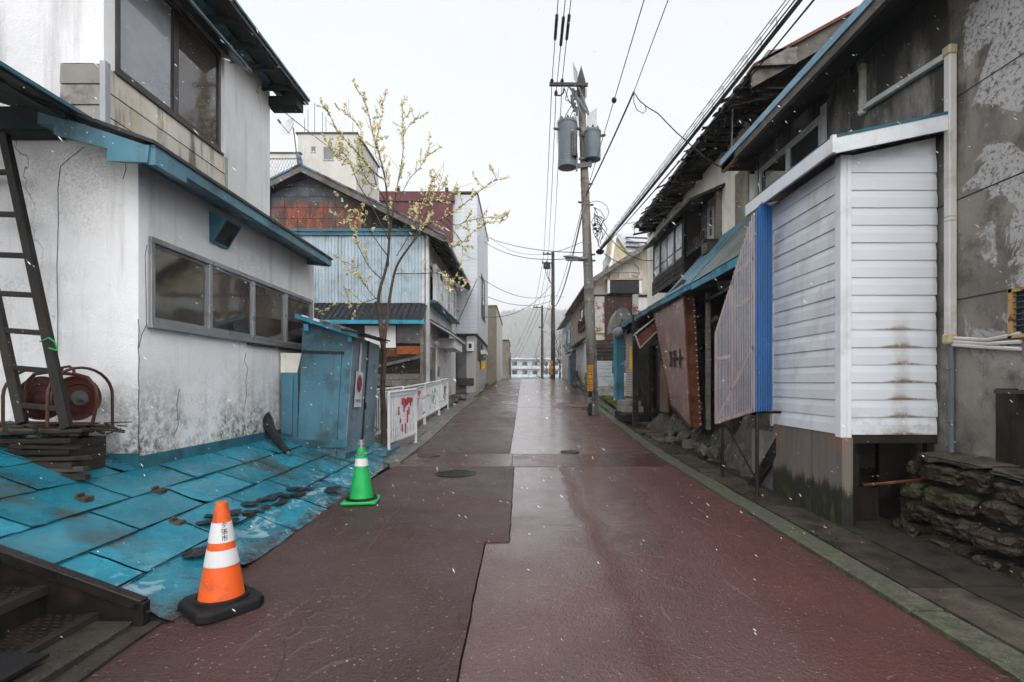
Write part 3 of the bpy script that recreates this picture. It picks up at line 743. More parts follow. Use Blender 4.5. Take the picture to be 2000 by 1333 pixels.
# ================================================================== LEFT: white stucco house
A = thing('stucco_house', 'white stucco house with blue eaves at the left of the street', 'house', (-5.5, 7.5, .5))
WX, WY0, WY1 = -3.9, 5.23, 9.68
hol = (5.37, 9.56, 2.26, 3.19)
MB().holes(fX(WX), (WY0 + .012, WY1), (.3, 3.98), [hol], -.14, 0).build('wall', M['stucco'], A)
MB().prism([(-9, WY0, .2), (WX - .001, WY0, .2), (WX - .001, WY0, 4.02), (-4.95, WY0, 4.38), (-9, WY0, 4.38)], (0, .14, 0)).build('wall', M['stucco'], A)
MB().box(-9, WX - .002, WY1 - .1, WY1 - .002, .2, 4.05).build('wall', M['stucco'], A)
MB().box(-4.95, -4.9, WY0 + .15, WY1 - .12, .3, 4.0).build('inner_wall', M['room_wall'], A)
m = MB()
for y in (5.74, 6.2, 7.3, 8.4): m.box(-4.1, -4.06, y, y + .05, 1.6, 3.6)
m.box(-4.05, -3.99, 5.43, 6.36, 2.3, 2.34); m.box(-4.05, -3.99, 6.3, 6.36, 2.3, 3.15)
m.build('stud', M['wood_orange'], A)
MB().box(-4.3, -4.28, 5.4, 6.3, 1.9, 3.3).build('curtain', M['curtain_green'], A)
window(A, fX(WX), *hol, n=4, fm='alu', gm=['glass', 'glass_hazy', 'glass_hazy', 'glass_dark'], fw=.06, w0=-.08, w1=.035)
m = MB(); m.box(WX + .003, WX + .05, 7.3, 9.6, 2.19, 2.225); m.build('rotten_sill', M['frame_dark'], A)
# lower roof and its blue eave
EX, EZ, EY0, EY1 = -3.45, 3.94, 4.82, 9.45
k = .36
MB().slab((EX, EY0, EZ), (EX, EY1, EZ), (-4.95, EY1, EZ + k * 1.5), (-4.95, EY0, EZ + k * 1.5), .035).build('lower_roof', M['roof_dark'], A)
m = MB(); m.box(EX - .06, EX - .02, EY0 + .05, EY1 - .04, EZ - .15, EZ - .022); m.build('eave_board', M['blue_paint'], A)
m = MB().prism([(EX - .05, 0, EZ - .16), (WX, 0, EZ - .12), (WX, 0, EZ + .12), (EX - .05, 0, EZ - .03)], (0, .05, 0))
m.v = [(x, y + EY1 - .09, z) for x, y, z in m.v]; m.build('eave_end', M['blue_paint'], A)
m = MB(); m.slab((EX - .07, EY0 + .06, EZ - .125), (EX - .07, EY1 - .06, EZ - .125), (WX, EY1 - .06, EZ - .02), (WX, EY0 + .06, EZ - .02), .02); m.build('soffit', M['blue_paint'], A)
MB().prism([P(105, 224, 4.86), P(105, 262, 4.86), P(216, 292, 4.86), P(216, 314, 4.86), P(290, 318, 4.86), P(296, 287, 4.86)], (0, .04, 0)).build('bargeboard', M['blue_paint'], A)
MB().prism([P(214, 289, 4.85), P(214, 317, 4.85), P(292, 320, 4.85), P(296, 286, 4.85)], (0, -.03, 0)).build('bargeboard', M['blue_paint'], A)
MB().prism([P(290, 287, 4.84), P(290, 322, 4.84), P(304, 322, 4.84), P(304, 292, 4.84)], (0, .45, 0)).build('eave_end', M['blue_paint'], A)
# vent hood
m = MB(); a, b = 6.42, 6.78
m.hexa([(WX, a, 3.42), (WX + .04, a, 3.42), (WX + .04, b, 3.42), (WX, b, 3.42), (WX, a, 3.80), (WX + .22, a, 3.72), (WX + .22, b, 3.72), (WX, b, 3.80)])
m.build('vent_hood', M['teal_paint'], A)
MB().hexa([(WX + .045, a + .03, 3.44), (WX + .052, a + .03, 3.44), (WX + .052, b - .03, 3.44), (WX + .045, b - .03, 3.44), (WX + .2, a + .03, 3.69), (WX + .217, a + .03, 3.69), (WX + .217, b - .03, 3.69), (WX + .2, b - .03, 3.69)]).build('vent_grille', M['roof_dark'], A)
# upper storey
UX, UY0, UY1, BX, BY1 = -4.87, 5.43, 9.96, -4.40, 7.62
MB().box(-9, UX + .02, UY0, UY0 + .15, 4.1, 7.7).build('upper_wall', M['stucco'], A)
MB().box(UX - .15, UX, UY0 + .16, UY1, 4.1, 7.42).build('upper_wall', M['stucco'], A)
MB().box(-9, UX - .16, UY1 - .12, UY1 - .002, 4.1, 8.2).build('upper_wall', M['stucco'], A)
hb = (5.56, 7.5, 5.02, 6.48)
MB().box(UX + .021, BX - .101, UY0 - .02, UY0 + .1, 5.03, 6.75).build('bay_wall', M['stucco'], A)
MB().holes(fX(BX), (UY0 - .02, BY1), (5.0, 6.75), [hb], -.1, 0).build('bay_wall', M['stucco'], A)
MB().box(UX + .002, BX - .02, BY1 - .1, BY1 - .001, 4.2, 6.75).build('bay_wall', M['stucco'], A)
MB().box(UX - .3, UX - .25, UY0 + .2, BY1, 4.3, 6.9).build('inner_wall', M['room_dark'], A)
m = MB(); m.box(BX - .3, BX - .27, 5.5, 7.6, 5.0, 6.6); m.build('curtain', M['curtain'], A)
m = MB(); m.box(BX - .2, BX - .14, 6.02, 6.1, 5.02, 6.2); m.build('curtain_pole', M['wood_orange'], A)
window(A, fX(BX), *hb, n=2, fm='frame_dark', gm=['glass_sky', 'glass_hazy'], fw=.06, w0=-.08, w1=.02)
boards(A, 'board', fX(BX), UY0 + .03, BY1 - .02, 4.22, 5.0, 3, 'cream_board', .025, .008)
boards(A, 'board', fY(UY0 - .02), UX + .03, BX - .0, 4.36, 5.02, 3, 'grey_board', .02, .01)
MB().box(BX - .02, BX + .04, UY0 - .05, UY0 + .02, 4.3, 5.04).build('corner_post', M['alu'], A)
MB().box(BX - .02, BX + .04, BY1 - .04, BY1 + .02, 4.1, 5.0).build('corner_post', M['alu'], A)
MB().slab((-4.05, 4.9, 6.36), (-4.05, 7.72, 6.36), (UX, 7.72, 6.86), (UX, 4.9, 6.86), .05).build('bay_roof', M['roof_dark'], A)
MB().box(-4.075, -4.04, 4.9, 7.72, 6.33, 6.362).build('bay_roof_edge', M['teal_paint'], A)
MB().box(-4.36, -4.3, 5.4, 7.7, 6.45, 6.52).build('bay_lintel', M['grey_board'], A)
# main roof with deep teal-stained soffit
MB().slab((-4.24, 4.6, 7.30), (-4.24, 10.22, 7.30), (-9.2, 10.22, 9.6), (-9.2, 4.6, 9.6), .07).build('roof', M['roof_dark'], A)
MB().slab((-4.27, 4.62, 7.2), (-4.27, 10.2, 7.2), (UX, 10.2, 7.45), (UX, 4.62, 7.45), .03).build('soffit', M['soffit_dark'], A)
MB().box(-4.262, -4.225, 4.6, 10.23, 7.20, 7.305).build('eave_board', M['roof_dark'], A)
MB().box(-4.225, -4.2, 4.6, 10.24, 7.27, 7.31).build('roof_edge', M['teal_paint'], A)
MB().box(-4.78, -4.66, 4.7, 10.1, 7.28, 7.36).build('soffit_batten', M['teal_paint'], A)
MB().box(-4.9, -4.32, 9.9, 10.2, 7.02, 7.2).build('eave_end', M['soffit_dark'], A)
for i in range(9): MB().box(-4.85, -4.3, 4.8 + i * .6, 4.86 + i * .6, 7.15, 7.25).build('rafter', M['soffit_dark'], A)
# near-left roof over the ladder
MB().slab((-4.2, .5, 4.23), (-4.2, 5.1, 4.23), (-6.6, 5.1, 5.2), (-6.6, .5, 5.2), .05).build('porch_roof', M['roof_dark'], A)
MB().box(-4.215, -4.17, .5, 5.12, 4.2, 4.235).build('porch_roof_edge', M['teal_paint'], A)
MB().slab((-4.3, .5, 4.16), (-4.3, 5.08, 4.16), (-6.5, 5.08, 4.9), (-6.5, .5, 4.9), .02).build('porch_soffit', M['soffit_dark'], A)
MB().box(-9, -4.62, 4.98, 5.2, 4.12, 4.34).build('porch_beam', M['soffit_dark'], A)
MB().box(-4.62, -4.36, 4.9, 5.2, 4.13, 4.3).build('porch_beam_end', M['blue_paint'], A)

# cracks in the render
for pts in ([(163, 288), (140, 306), (118, 325), (113, 370), (114, 430), (111, 520), (113, 610), (112, 720)], [(60, 512), (70, 530), (66, 560)], [(243, 300), (246, 330), (240, 350)]):
    MB().tube([P(*p, 5.226) for p in pts], .0026, 4).build('crack', M['seam_black'], A)
for pts in ([(287, 478), (283, 500), (285, 580), (286, 634), (276, 655), (271, 680)], [(480, 690), (477, 705), (484, 720), (480, 745), (481, 775), (478, 790)], [(350, 760), (345, 790), (348, 830), (340, 850)], [(430, 845), (434, 860), (438, 880)]):
    q = [P(px_, py_, WX * 1000 / (px_ - 1016)) for px_, py_ in pts]
    MB().tube([V(WX + .002, p.y, p.z) for p in q], .0026, 4).build('crack', M['seam_black'], A)
MB().tube([V(WX + .001, WY0 + .002, z_ * .1) + V(.006 * math.sin(z_ * 2.1), 0, 0) for z_ in range(9, 24)], .004, 5).build('crack', M['seam_black'], A)

# cable and pipe at the wall foot
bp = thing('wrapped_pipe', 'black burlap-wrapped pipe coming out of the white wall', 'pipe', (-3.75, 7.6, .8))
MB().tube([P(517, 803, 8.0), P(520, 820, 7.85), P(528, 840, 7.75), P(545, 865, 7.6), P(562, 885, 7.45)], [.06, .085, .075, .06, .05], 8).build('lagging', M['tar'], bp, smooth=True)
m = MB()
for i in range(7):
    c = P(518 + i * 2.5, 806 + i * 8, 7.95 - i * .05); m.blob(c, (.07, .05, .05), i, 1, .5)
m.build('torn_wrap', M['wood_dark'], bp)
MB().tube([P(558, 880, 7.47), P(566, 889, 7.43)], .03, 8).build('pipe_end', M['metal_grey'], bp)

# ================================================================== low blue sheet-metal roof
BRf = thing('sheet_metal_roof', 'low blue sheet-metal roof sloping down to the road edge', 'roof', (-3, 6, .1))
def roof_z(x, y): return .78 + (-3.9 - x) * lerp(.395, .30, (y - 3.2) / 7)
rows = [-2.24, -2.66, -3.06, -3.47, -3.9, -4.32, -4.75, -5.2]
rnd = random.Random(5)
for i in range(len(rows) - 1):
    xa, xb = rows[i], rows[i + 1]
    ymax = 10.1 if xb >= -3.9 else 5.24
    if i < 1: ymax = 10.3
    y = 3.27; first = True
    while y < ymax - .05:
        L = rnd.uniform(.82, 1.02) if not first else (.35 if i % 2 else .85)
        first = False; y1 = min(y + L, ymax)
        if ymax - y1 < .2: y1 = ymax
        m = MB(); nx, ny = 6, 9; lift = rnd.uniform(.0, .005); crn = rnd.choice((0, 0, 0, 0, .02))
        for lay in (0, 1):
            for b_ in range(ny + 1):
                for a_ in range(nx + 1):
                    u = a_ / nx; v = b_ / ny
                    x = lerp(xa + .014, xb + .004, u); yy = lerp(y + .007, y1 - .007, v)
                    wv = .014 * noise.noise(Vector((x * 2.2, yy * 2.2, i))) + .008 * noise.noise(Vector((x * 6, yy * 6, i + 5))) + (.03 * noise.noise(Vector((x * 5, yy * 3, 8))) if i == 0 else 0)
                    edge = .009 * (1 - u) + lift + (.009 if b_ == 0 else 0) + crn * max(0, 1 - u * 3) * max(0, 1 - v * 3)
                    z = roof_z(x, yy) + wv + edge - lay * .006
                    m.v.append((x, yy, z))
        r_ = nx + 1; o = (nx + 1) * (ny + 1)
        for b_ in range(ny):
            for a_ in range(nx):
                q = b_ * r_ + a_; m.f.append((q, q + 1, q + r_ + 1, q + r_)); m.f.append((o + q + r_, o + q + r_ + 1, o + q + 1, o + q))
        bd = [q for q in range(nx)] + [nx + r_ * j for j in range(ny)] + [ny * r_ + nx - q for q in range(nx)] + [r_ * (ny - j) for j in range(ny)]
        for p_, q_ in zip(bd, bd[1:] + bd[:1]): m.f.append((p_, o + p_, o + q_, q_))
        m.build('roof_sheet', M['blue_sheet'], BRf, smooth=True)
        y = y1
# dark underlay that shows in the joints, battens and flashing
m = MB()
for (xa, xb, y0, y1) in ((-2.25, -3.9, 3.27, 10.3), (-3.88, -5.2, 3.27, 5.24)):
    m.hexa([(xa, y0, roof_z(xa, y0) - .09), (xa, y1, roof_z(xa, y1) - .09), (xb, y1, roof_z(xb, y1) - .09), (xb, y0, roof_z(xb, y0) - .09),
            (xa, y0, roof_z(xa, y0) - .016), (xa, y1, roof_z(xa, y1) - .016), (xb, y1, roof_z(xb, y1) - .016), (xb, y0, roof_z(xb, y0) - .016)])
m.build('underlay', M['seam_black'], BRf)
for x in rows[1:-1]:
    y1 = 9.9 if x > -3.8 else 5.2
    pts = [(x + .006, lerp(3.28, y1, i / 14), roof_z(x, lerp(3.28, y1, i / 14)) + .010 + .01 * noise.noise(Vector((x, i * .7, 2)))) for i in range(15)]
    if x == -3.9: continue
    MB().tube(pts, .008, 5).build('seam_batten', M['metal_dark'], BRf)
for (px, py) in ((164, 958), (310, 946), (346, 1005)):
    d = 2.235 / (.37 * (1016 - px) / 1000 + (py - 748) / 1000); c = P(px, py, d); c.z = roof_z(c.x, c.y)
    m = MB(); m.box(c.x - .05, c.x + .05, c.y - .05, c.y + .05, c.z - .01, c.z + .03); m.box(c.x - .045, c.x - .02, c.y - .04, c.y + .04, c.z + .03, c.z + .06)
    m.build('snow_guard', M['wood_brown'], BRf, bevel=.006)
m = MB(); m.box(WX + .002, WX + .022, WY0 - .02, 8.3, .70, .90); m.build('flashing', M['teal_paint'], BRf)
m = MB(); m.box(-4.2, WX + .02, WY0 - .025, WY0 - .004, .72, .93); m.build('flashing', M['teal_paint'], BRf)
# grey eave strip: a worn edge of rusty drip sheet along the road
m = MB(); n = 40
for i in range(n + 1):
    y = lerp(3.3, 10.3, i / n); x = -2.235 + .03 * noise.noise(Vector((0, y * 2.5, 4)))
    m.v += [(x, y, roof_z(-2.24, y) - .004), (x + .015, y, zr(y) + .0)]
for i in range(n): m.f.append((2 * i, 2 * i + 1, 2 * i + 3, 2 * i + 2))
m.build('drip_edge', M['rust_metal'], BRf)
# torn roofing felt lying on the sheets
m = MB(); rnd = random.Random(11)
for i in range(34):
    t = i / 33; x = lerp(-2.83, -2.62, t) + rnd.uniform(-.09, .09); y = lerp(4.55, 6.25, t) + rnd.uniform(-.05, .05)
    m.blob((x, y, roof_z(x, y) + .022), (rnd.uniform(.05, .1), rnd.uniform(.06, .12), .011), i, 1, .8, 2.0)
m.build('torn_felt', M['tar'], smooth=False, label='torn strip of black roofing felt lying on the blue roof', cat='roofing felt')
for (x, y, nm, s_) in ((-2.58, 4.1, 'flat scrap of black felt behind the orange cone', .16), (-2.42, 6.55, 'curled scrap of black felt near the green cone', .17)):
    m = MB(); m.blob((x, y, roof_z(x, y) + .025), (s_ * .7, s_, .02), s_ * 9, 2, .5); m.build('felt_scrap', M['tar'], label=nm, cat='roofing felt')

# ================================================================== steel stairs, bottom left
ST = thing('steel_stairs', 'dark steel stairs with checker-plate treads beside the blue roof', 'stairs', (-3.2, 2.4, .1))
for i in range(5):
    xn, z = -2.66 - i * .32, .2 + i * .17
    MB().box(xn - .33, xn, .6, 3.23, z - .012, z).build('tread', M['metal_dark'], ST)
    m = MB(); yy = .62; rw = 0
    while yy < 3.2:
        xx = xn - .31 + (rw % 2) * .03
        while xx < xn - .06:
            m.beam((xx, yy, z + .002), (xx + .03, yy, z + .002), .006, .005); xx += .06
        yy += .042; rw += 1
    m.build('checker_pattern', M['metal_worn'], ST, kind='stuff')
    m = MB()
    for q in range(3): m.box(xn - .045 + q * .016, xn - .036 + q * .016, .6, 3.23, z + .0005, z + .006)
    m.box(xn - .004, xn + .008, .6, 3.23, z - .05, z + .004)
    m.build('nosing', M['metal_worn'], ST)
    MB().box(xn - .335, xn - .325, .6, 3.22, z, z + .16).build('riser', M['metal_dark'], ST)
a0, a1 = Vector((-2.38, 3.235, .25)), Vector((-5.4, 3.235, 1.33))
MB().beam(a0, a1, .07, .07).build('stringer', M['metal_dark'], ST, bevel=.006)
MB().beam(a0 + V(0, 0, -.16), a1 + V(0, 0, -.16), .02, .24).build('stringer_plate', M['metal_dark'], ST)
MB().box(-2.42, -2.36, 3.2, 3.27, .0, .27).build('end_post', M['metal_dark'], ST, bevel=.005)
m = MB(); m.box(-2.66, -2.42, -2, 3.2, -.2, .17); m.build('step_base', M['concrete_dark'], ST, bevel=.02)
MB().slab((-2.5, .5, .215), (-2.5, 2.72, .215), (-2.98, 2.72, .215), (-2.98, .5, .215), .02).build('rubber_mat', M['rubber'], label='black rubber mat on the lowest steel step', cat='mat')
m = MB(); strip(lambda y: -2.44, lambda y: -2.28, -4, 3.4, .03, .15, jag=.03).build('kerb', M['concrete_dark'], kind='structure')

# ================================================================== ladder, boards, hose reel
LD = thing('wooden_ladder', 'black weathered wooden ladder leaning at the far left', 'ladder', P(90, 835, 4.6))
r1 = (P(131, 838, 4.55), P(8, 262, 5.02)); r2 = (P(44, 828, 4.65), P(-78, 262, 5.1))
for a, b in (r1, r2): MB().beam(a, b, .085, .06, (0, -1, 0)).build('rail', M['wood_black'], LD, bevel=.008)
for t in (.06, .18, .303, .428, .562, .706, .858):
    a, b = r1[0].lerp(r1[1], t), r2[0].lerp(r2[1], t)
    MB().beam(a, b, .05, .035, (0, -1, 0)).build('rung', M['wood_black'], LD, bevel=.006)
MB().tube([P(78, 668, 4.68), P(95, 660, 4.6), P(107, 668, 4.58), P(112, 685, 4.6), P(96, 680, 4.62)], .006, 5).build('twine', M['green_plastic'], label='thin green twine knotted round the wooden ladder', cat='twine')
PL = thing('timber_pile', 'pile of rotting dark boards under the wooden ladder', 'timber pile', (-4.3, 4.8, .85))
rnd = random.Random(2)
pk = []
for i in range(7):                       # stacked front boards, uneven ends
    pk.append((-4.62 + rnd.uniform(-.12, .1), -3.86 + rnd.uniform(-.12, .06), 4.5 + rnd.uniform(0, .05), 4.56 + rnd.uniform(0, .05), .80 + i * .052, rnd.uniform(.034, .05)))
for i in range(8): pk.append((-4.9 + rnd.uniform(-.3, .2), -3.9 + rnd.uniform(-.25, .06), 4.5 + i * .075, 4.5 + i * .075 + rnd.uniform(.06, .12), 1.17 + rnd.uniform(0, .03), .03))
for i in range(6): pk.append((-5.3 + rnd.uniform(-.2, .2), -4.3 + rnd.uniform(-.3, .3), 4.55 + i * .09, 4.65 + i * .09, 1.21 + rnd.uniform(0, .02), .025))
pk += [(-4.55, -4.45, 4.56, 5.12, .84, .3), (-4.1, -4.0, 4.58, 4.95, .84, .3), (-4.4, -4.1, 4.62, 4.95, .86, .28), (-5.3, -4.6, 4.62, 4.8, 1.05, .05)]
for i, (x0, x1, y0, y1, z0, h) in enumerate(pk):
    x1 = min(x1, -.81 * y1); x0 = min(x0, x1 - .08)
    m = MB(); m.box(x0, x1, y0, y1, z0, z0 + h)
    c = Vector(((x0 + x1) / 2, (y0 + y1) / 2, z0)); ro = Matrix.Rotation(rnd.uniform(-.09, .09), 4, 'Z') @ Matrix.Rotation(rnd.uniform(-.035, .035), 4, 'Y')
    m.v = [tuple(c + ro @ (Vector(v) - c)) for v in m.v]
    m.build('plank', M[rnd.choice(['wood_dark_h', 'wood_dark_h', 'wood_brown'])], PL, bevel=.005)
m = MB()
for i in range(70):
    a = Vector((rnd.uniform(-5.3, -3.8), rnd.uniform(4.45, 5.1), rnd.uniform(1.2, 1.27))); b = a + Vector((rnd.uniform(-.3, .3), rnd.uniform(-.1, .1), rnd.uniform(-.05, .02)))
    m.beam(a, b, rnd.uniform(.01, .04), .01)
m.build('splinters', M['wood_dark_h'], PL, kind='stuff')

HR = thing('hose_reel', 'rusty red hose reel standing beside the ladder', 'hose reel', P(125, 835, 4.95))
ax = Vector((1, -.35, 0)).normalized()
c1, c2 = P(82, 778, 5.02), P(150, 778, 4.88); r = .215
for c in (c1, c2):
    d_ = MB().lathe([(.02, -.012), (r * .97, -.012), (r, 0), (r * .97, .012), (r * .8, .004), (r * .55, .02), (.02, .02)], c, ax, 36).build('disc', M['reel_red'], HR, smooth=True)
    MB().lathe([(r * .62, .018), (r * .64, .024), (r * .66, .018)], c, ax, 30).build('ring', M['reel_red'], d_)
MB().tube([c1 - ax * .1, c2 + ax * .12], .028, 10).build('axle', M['metal_grey'], HR)
MB().tube([c1 + ax * .02, c2 - ax * .02], .09, 16).build('hub', M['reel_red'], HR)
MB().tube([c2 - ax * .12, c2 + ax * .05], .07, 16).build('spool', M['metal_grey'], HR)
for c, s_ in ((c1 - ax * .06, -1), (c2 + ax * .07, 1)):
    sd = Vector((-ax.y, ax.x, 0))
    pts = [c + sd * (.27 * math.cos(math.pi * q / 14)) + V(0, 0, .27 * math.sin(math.pi * q / 14) + .02) for q in range(15)]
    base = [pts[0] - V(0, 0, .33)]; end = [pts[-1] - V(0, 0, .33)]
    MB().tube(base + pts + end, .014, 6).build('frame', M['reel_red'], HR, smooth=True)
for q in (-1, 1):
    o_ = Vector((-ax.y, ax.x, 0)) * .27 * q + V(0, 0, -.29)
    MB().tube([c1 - ax * .06 + o_, c2 + ax * .07 + o_], .014, 6).build('frame', M['reel_red'], HR)
# outer hoop facing the street
hp = [P(50, 765, 4.8), P(54, 745, 4.8), P(68, 731, 4.8), P(95, 727, 4.8), P(118, 729, 4.8), P(150, 732, 4.8), P(172, 738, 4.8), P(186, 755, 4.8), P(190, 785, 4.8), P(180, 830, 4.8)]
MB().tube(hp, .016, 6).build('hoop', M['reel_red'], HR, smooth=True)
MB().tube([P(118, 729, 4.8), P(122, 718, 4.8), P(135, 716, 4.8), P(144, 721, 4.8), P(145, 731, 4.8)], .013, 6).build('handle', M['reel_red'], HR, smooth=True)
MB().tube([P(50, 765, 4.8), P(52, 825, 4.8), P(180, 830, 4.8)], .014, 6).build('hoop', M['reel_red'], HR)
# ================================================================== traffic cones
def cone_text(parent, body, c, r_at, ang, z0, size, mat):
    "lettering wrapped on a cone: centre angle ang, baseline centre height z0 above c"
    vs, fs = text_mesh(body, size)
    m = MB(); pts = []
    for v in vs:
        z = z0 + v.y; r = r_at(z) + .0065; t = ang + v.x / r
        pts.append((c.x + r * math.cos(t), c.y + r * math.sin(t), c.z + z))
    m.add(pts, fs); m.build('lettering', mat, parent)
c = P(433, 1190, 3.5); c.z = zr(3.5) + .014
OC = thing('traffic_cone', 'orange traffic cone with two white bands and black lettering', 'traffic cone', c)
b0, b1, H0, H1 = .143, .036, .075, .715
ra = lambda z: lerp(b0, b1, (z - H0) / (H1 - H0))
zs = [H0, .30, .405, .455, .585, .715]
for i, (nm, mt) in enumerate((('cone_body', 'orange'), ('reflective_band', 'reflective_white'), ('cone_ring', 'orange'), ('reflective_band', 'reflective_white'), ('cone_tip', 'orange'))):
    pr = [(ra(zs[i]) + (.003 if 'ref' in nm else 0), zs[i]), (ra(zs[i + 1]) + (.003 if 'ref' in nm else 0), zs[i + 1])]
    if i == 4: pr = pr + [(ra(H1) - .008, H1 + .004), (.018, H1 + .002), (.016, H1 - .03)]
    MB().lathe(pr, c, n=40).build(nm, M[mt], OC, smooth=True)
ang = -math.pi / 2 + .75
for i, ch in enumerate('夕張市'): cone_text(OC, ch, c, ra, ang, .568 - i * .042, .042, M['black_print'])
th = math.radians(52)
def rotz(m, c, t):
    ro = Matrix.Rotation(t, 4, 'Z'); m.v = [tuple(c + ro @ (Vector(v) - c)) for v in m.v]; return m
m = MB(); q = .215; ch = .06
oct_ = [(q, q - ch), (q - ch, q), (-q + ch, q), (-q, q - ch), (-q, -q + ch), (-q + ch, -q), (q - ch, -q), (q, -q + ch)]
vs = []
for (z, s_) in ((0, 1), (.05, 1.0), (.07, .94)): vs += [(c.x + x * s_, c.y + y * s_, c.z + z) for x, y in oct_]
m.add(vs, [tuple(range(8))[::-1], tuple(range(16, 24))] + [(l * 8 + k, l * 8 + (k + 1) % 8, (l + 1) * 8 + (k + 1) % 8, (l + 1) * 8 + k) for l in (0, 1) for k in range(8)])
rotz(m, c, th).build('base', M['rubber'], OC, bevel=.006)
MB().lathe([(.175, .06), (.172, .088), (.15, .09), (.145, .07)], c, n=36).build('base_collar', M['rubber'], OC, smooth=True)

c = P(706, 980, 6.25); c.z = zr(6.25) + .014
GC = thing('traffic_cone', 'green traffic cone with one white band and a silver cap', 'traffic cone', c)
b0, b1, H0, H1 = .145, .045, .035, .66
ra = lambda z: lerp(b0, b1, (z - H0) / (H1 - H0))
for nm, mt, za, zb, o in (('cone_body', 'green_plastic', H0, .44, 0), ('reflective_band', 'reflective_white', .44, .53, .003), ('cone_tip', 'green_plastic', .53, .66, 0)):
    MB().lathe([(ra(za) + o, za), (ra(zb) + o, zb)], c, n=36).build(nm, M[mt], GC, smooth=True)
m = MB().box(c.x - .205, c.x + .205, c.y - .205, c.y + .205, c.z, c.z + .035); rotz(m, c, .12).build('base', M['green_plastic'], GC, bevel=.01)
MB().lathe([(.19, .033), (.188, .055), (.15, .06), (.147, .04)], c, n=32).build('weight_ring', M['rubber'], GC, smooth=True)
MB().lathe([(.03, .655), (.028, .69), (.042, .695), (.042, .705), (.025, .71), (.022, .735), (.036, .74), (.034, .752)], c, n=16).build('cap', M['alu'], GC, smooth=True)
vs, fs = text_mesh('O', .035); MB().add([(c.x + v.x, c.y - ra(.59 + v.y) - .003, c.z + .59 + v.y) for v in vs], fs).build('sticker_mark', M['reflective_white'], GC)
MB().prism([(c.x - .02, c.y - ra(.57) - .002, c.z + .572), (c.x + .02, c.y - ra(.57) - .002, c.z + .572), (c.x + .02, c.y - ra(.61) - .002, c.z + .608), (c.x - .02, c.y - ra(.61) - .002, c.z + .608)], (0, .012, 0)).build('sticker', M['navy'], GC)

# ================================================================== blue shed
SH = thing('tin_shed', 'small blue tin shed leaning against the white house', 'shed', (-3.3, 9, .4))
D = 8.2
def F(px, py, d=D): return P(px, py, d)
MB().prism([F(580, 880), F(672, 912), F(690, 648), F(592, 622)], (0, .03, 0)).build('front_wall', M['blue_paint'], SH)
MB().prism([F(583, 876, 8.17), F(655, 900, 8.17), F(667, 690, 8.17), F(590, 688, 8.17)], (0, .03, 0)).build('door', M['blue_paint'], SH)
MB().prism([F(588, 690, 8.15), F(670, 692, 8.15), F(670, 687, 8.15), F(588, 684, 8.15)], (0, .04, 0)).build('door_head', M['roof_dark'], SH)
MB().prism([F(549, 858, 8.24), F(581, 868, 8.24), F(582, 728, 8.24), F(549, 728, 8.24)], (0, .03, 0)).build('side_panel', M['blue_paint'], SH)
MB().prism([F(551, 735, 8.22), F(573, 735, 8.22), F(571, 850, 8.22), F(551, 846, 8.22)], (0, -.02, 0)).build('side_batten', M['blue_paint'], SH)
MB().prism([F(548, 690, 8.26), F(590, 690, 8.26), F(580, 728, 8.26), F(548, 728, 8.26)], (0, .03, 0)).build('patch_panel', M['cream_wall'], SH)
# side towards the road: two leaning doors
nb, nt_, fb, ft = F(672, 912), F(690, 648), P(728, 892, 9.9), P(742, 668, 9.9)
def side(u, v, w=0):
    p = nb.lerp(fb, u).lerp(nt_.lerp(ft, u), v); return p + Vector((w, -w * .3, 0))
for (a, b, mt, off) in ((0, .5, 'blue_pale', .012), (.515, 1.0, 'blue_pale', .0)):
    MB().hexa([side(a, .1, -.03), side(b, .1, -.03), side(b, .1, off), side(a, .1, off), side(a, .97, -.03), side(b, .97, -.03), side(b, .97, off), side(a, .97, off)]).build('side_door', M[mt], SH, bevel=.004)
MB().hexa([side(0, -.06, -.03), side(1, -.06, -.03), side(1, -.06, .02), side(0, -.06, .02), side(0, .1, -.03), side(1, .1, -.03), side(1, .1, .02), side(0, .1, .02)]).build('side_base', M['teal_paint'], SH)
MB().hexa([side(.49, .1, -.01), side(.525, .1, -.01), side(.525, .1, .03), side(.49, .1, .03), side(.49, .97, -.01), side(.525, .97, -.01), side(.525, .97, .03), side(.49, .97, .03)]).build('door_post', M['roof_dark'], SH)
q_ = side(.505, .47, .04); MB().tube([q_, q_ + V(.01, -.02, -.1)], .012, 6).build('padlock', M['roof_dark'], SH)
MB().prism([(-3.78, 9.93, .4), (-2.85, 9.93, .4), (-2.8, 9.93, 2.35), (-3.78, 9.93, 2.6)], (0, .03, 0)).build('back_wall', M['roof_dark'], SH)
# roof, patched and rusty
ra_, rb_, rc_, rd_ = P(577, 614, 8.0), P(700, 652, 7.95), P(757, 668, 9.95), P(655, 632, 10.1)
MB().slab(ra_, rb_, rc_, rd_, .03).build('roof', M['roof_dark'], SH)
MB().prism([ra_ + V(0, -.02, .01), ra_ + V(0, -.02, -.06), rb_ + V(0, -.02, -.07), rb_ + V(0, -.02, .01)], (0, .02, 0)).build('roof_fascia', M['teal_bright'], SH)
for t in (.12, .3, .45, .62, .8):
    a = ra_.lerp(rb_, t) + V(0, -.035, .012); b = ra_.lerp(rb_, t + .1) + V(0, -.035, .012)
    MB().beam(a, b, .02, R.uniform(.02, .05)).build('fascia_patch', M[R.choice(['white_paint', 'rust_metal', 'cream_board'])], SH)
for t in (.0, .15, .32, .5, .68, .85):
    a = rb_.lerp(rc_, t); MB().beam(a + V(-.25, 0, .06), a + V(.1, 0, .0), .16, .02).build('roof_slat', M['wood_dark'], SH)
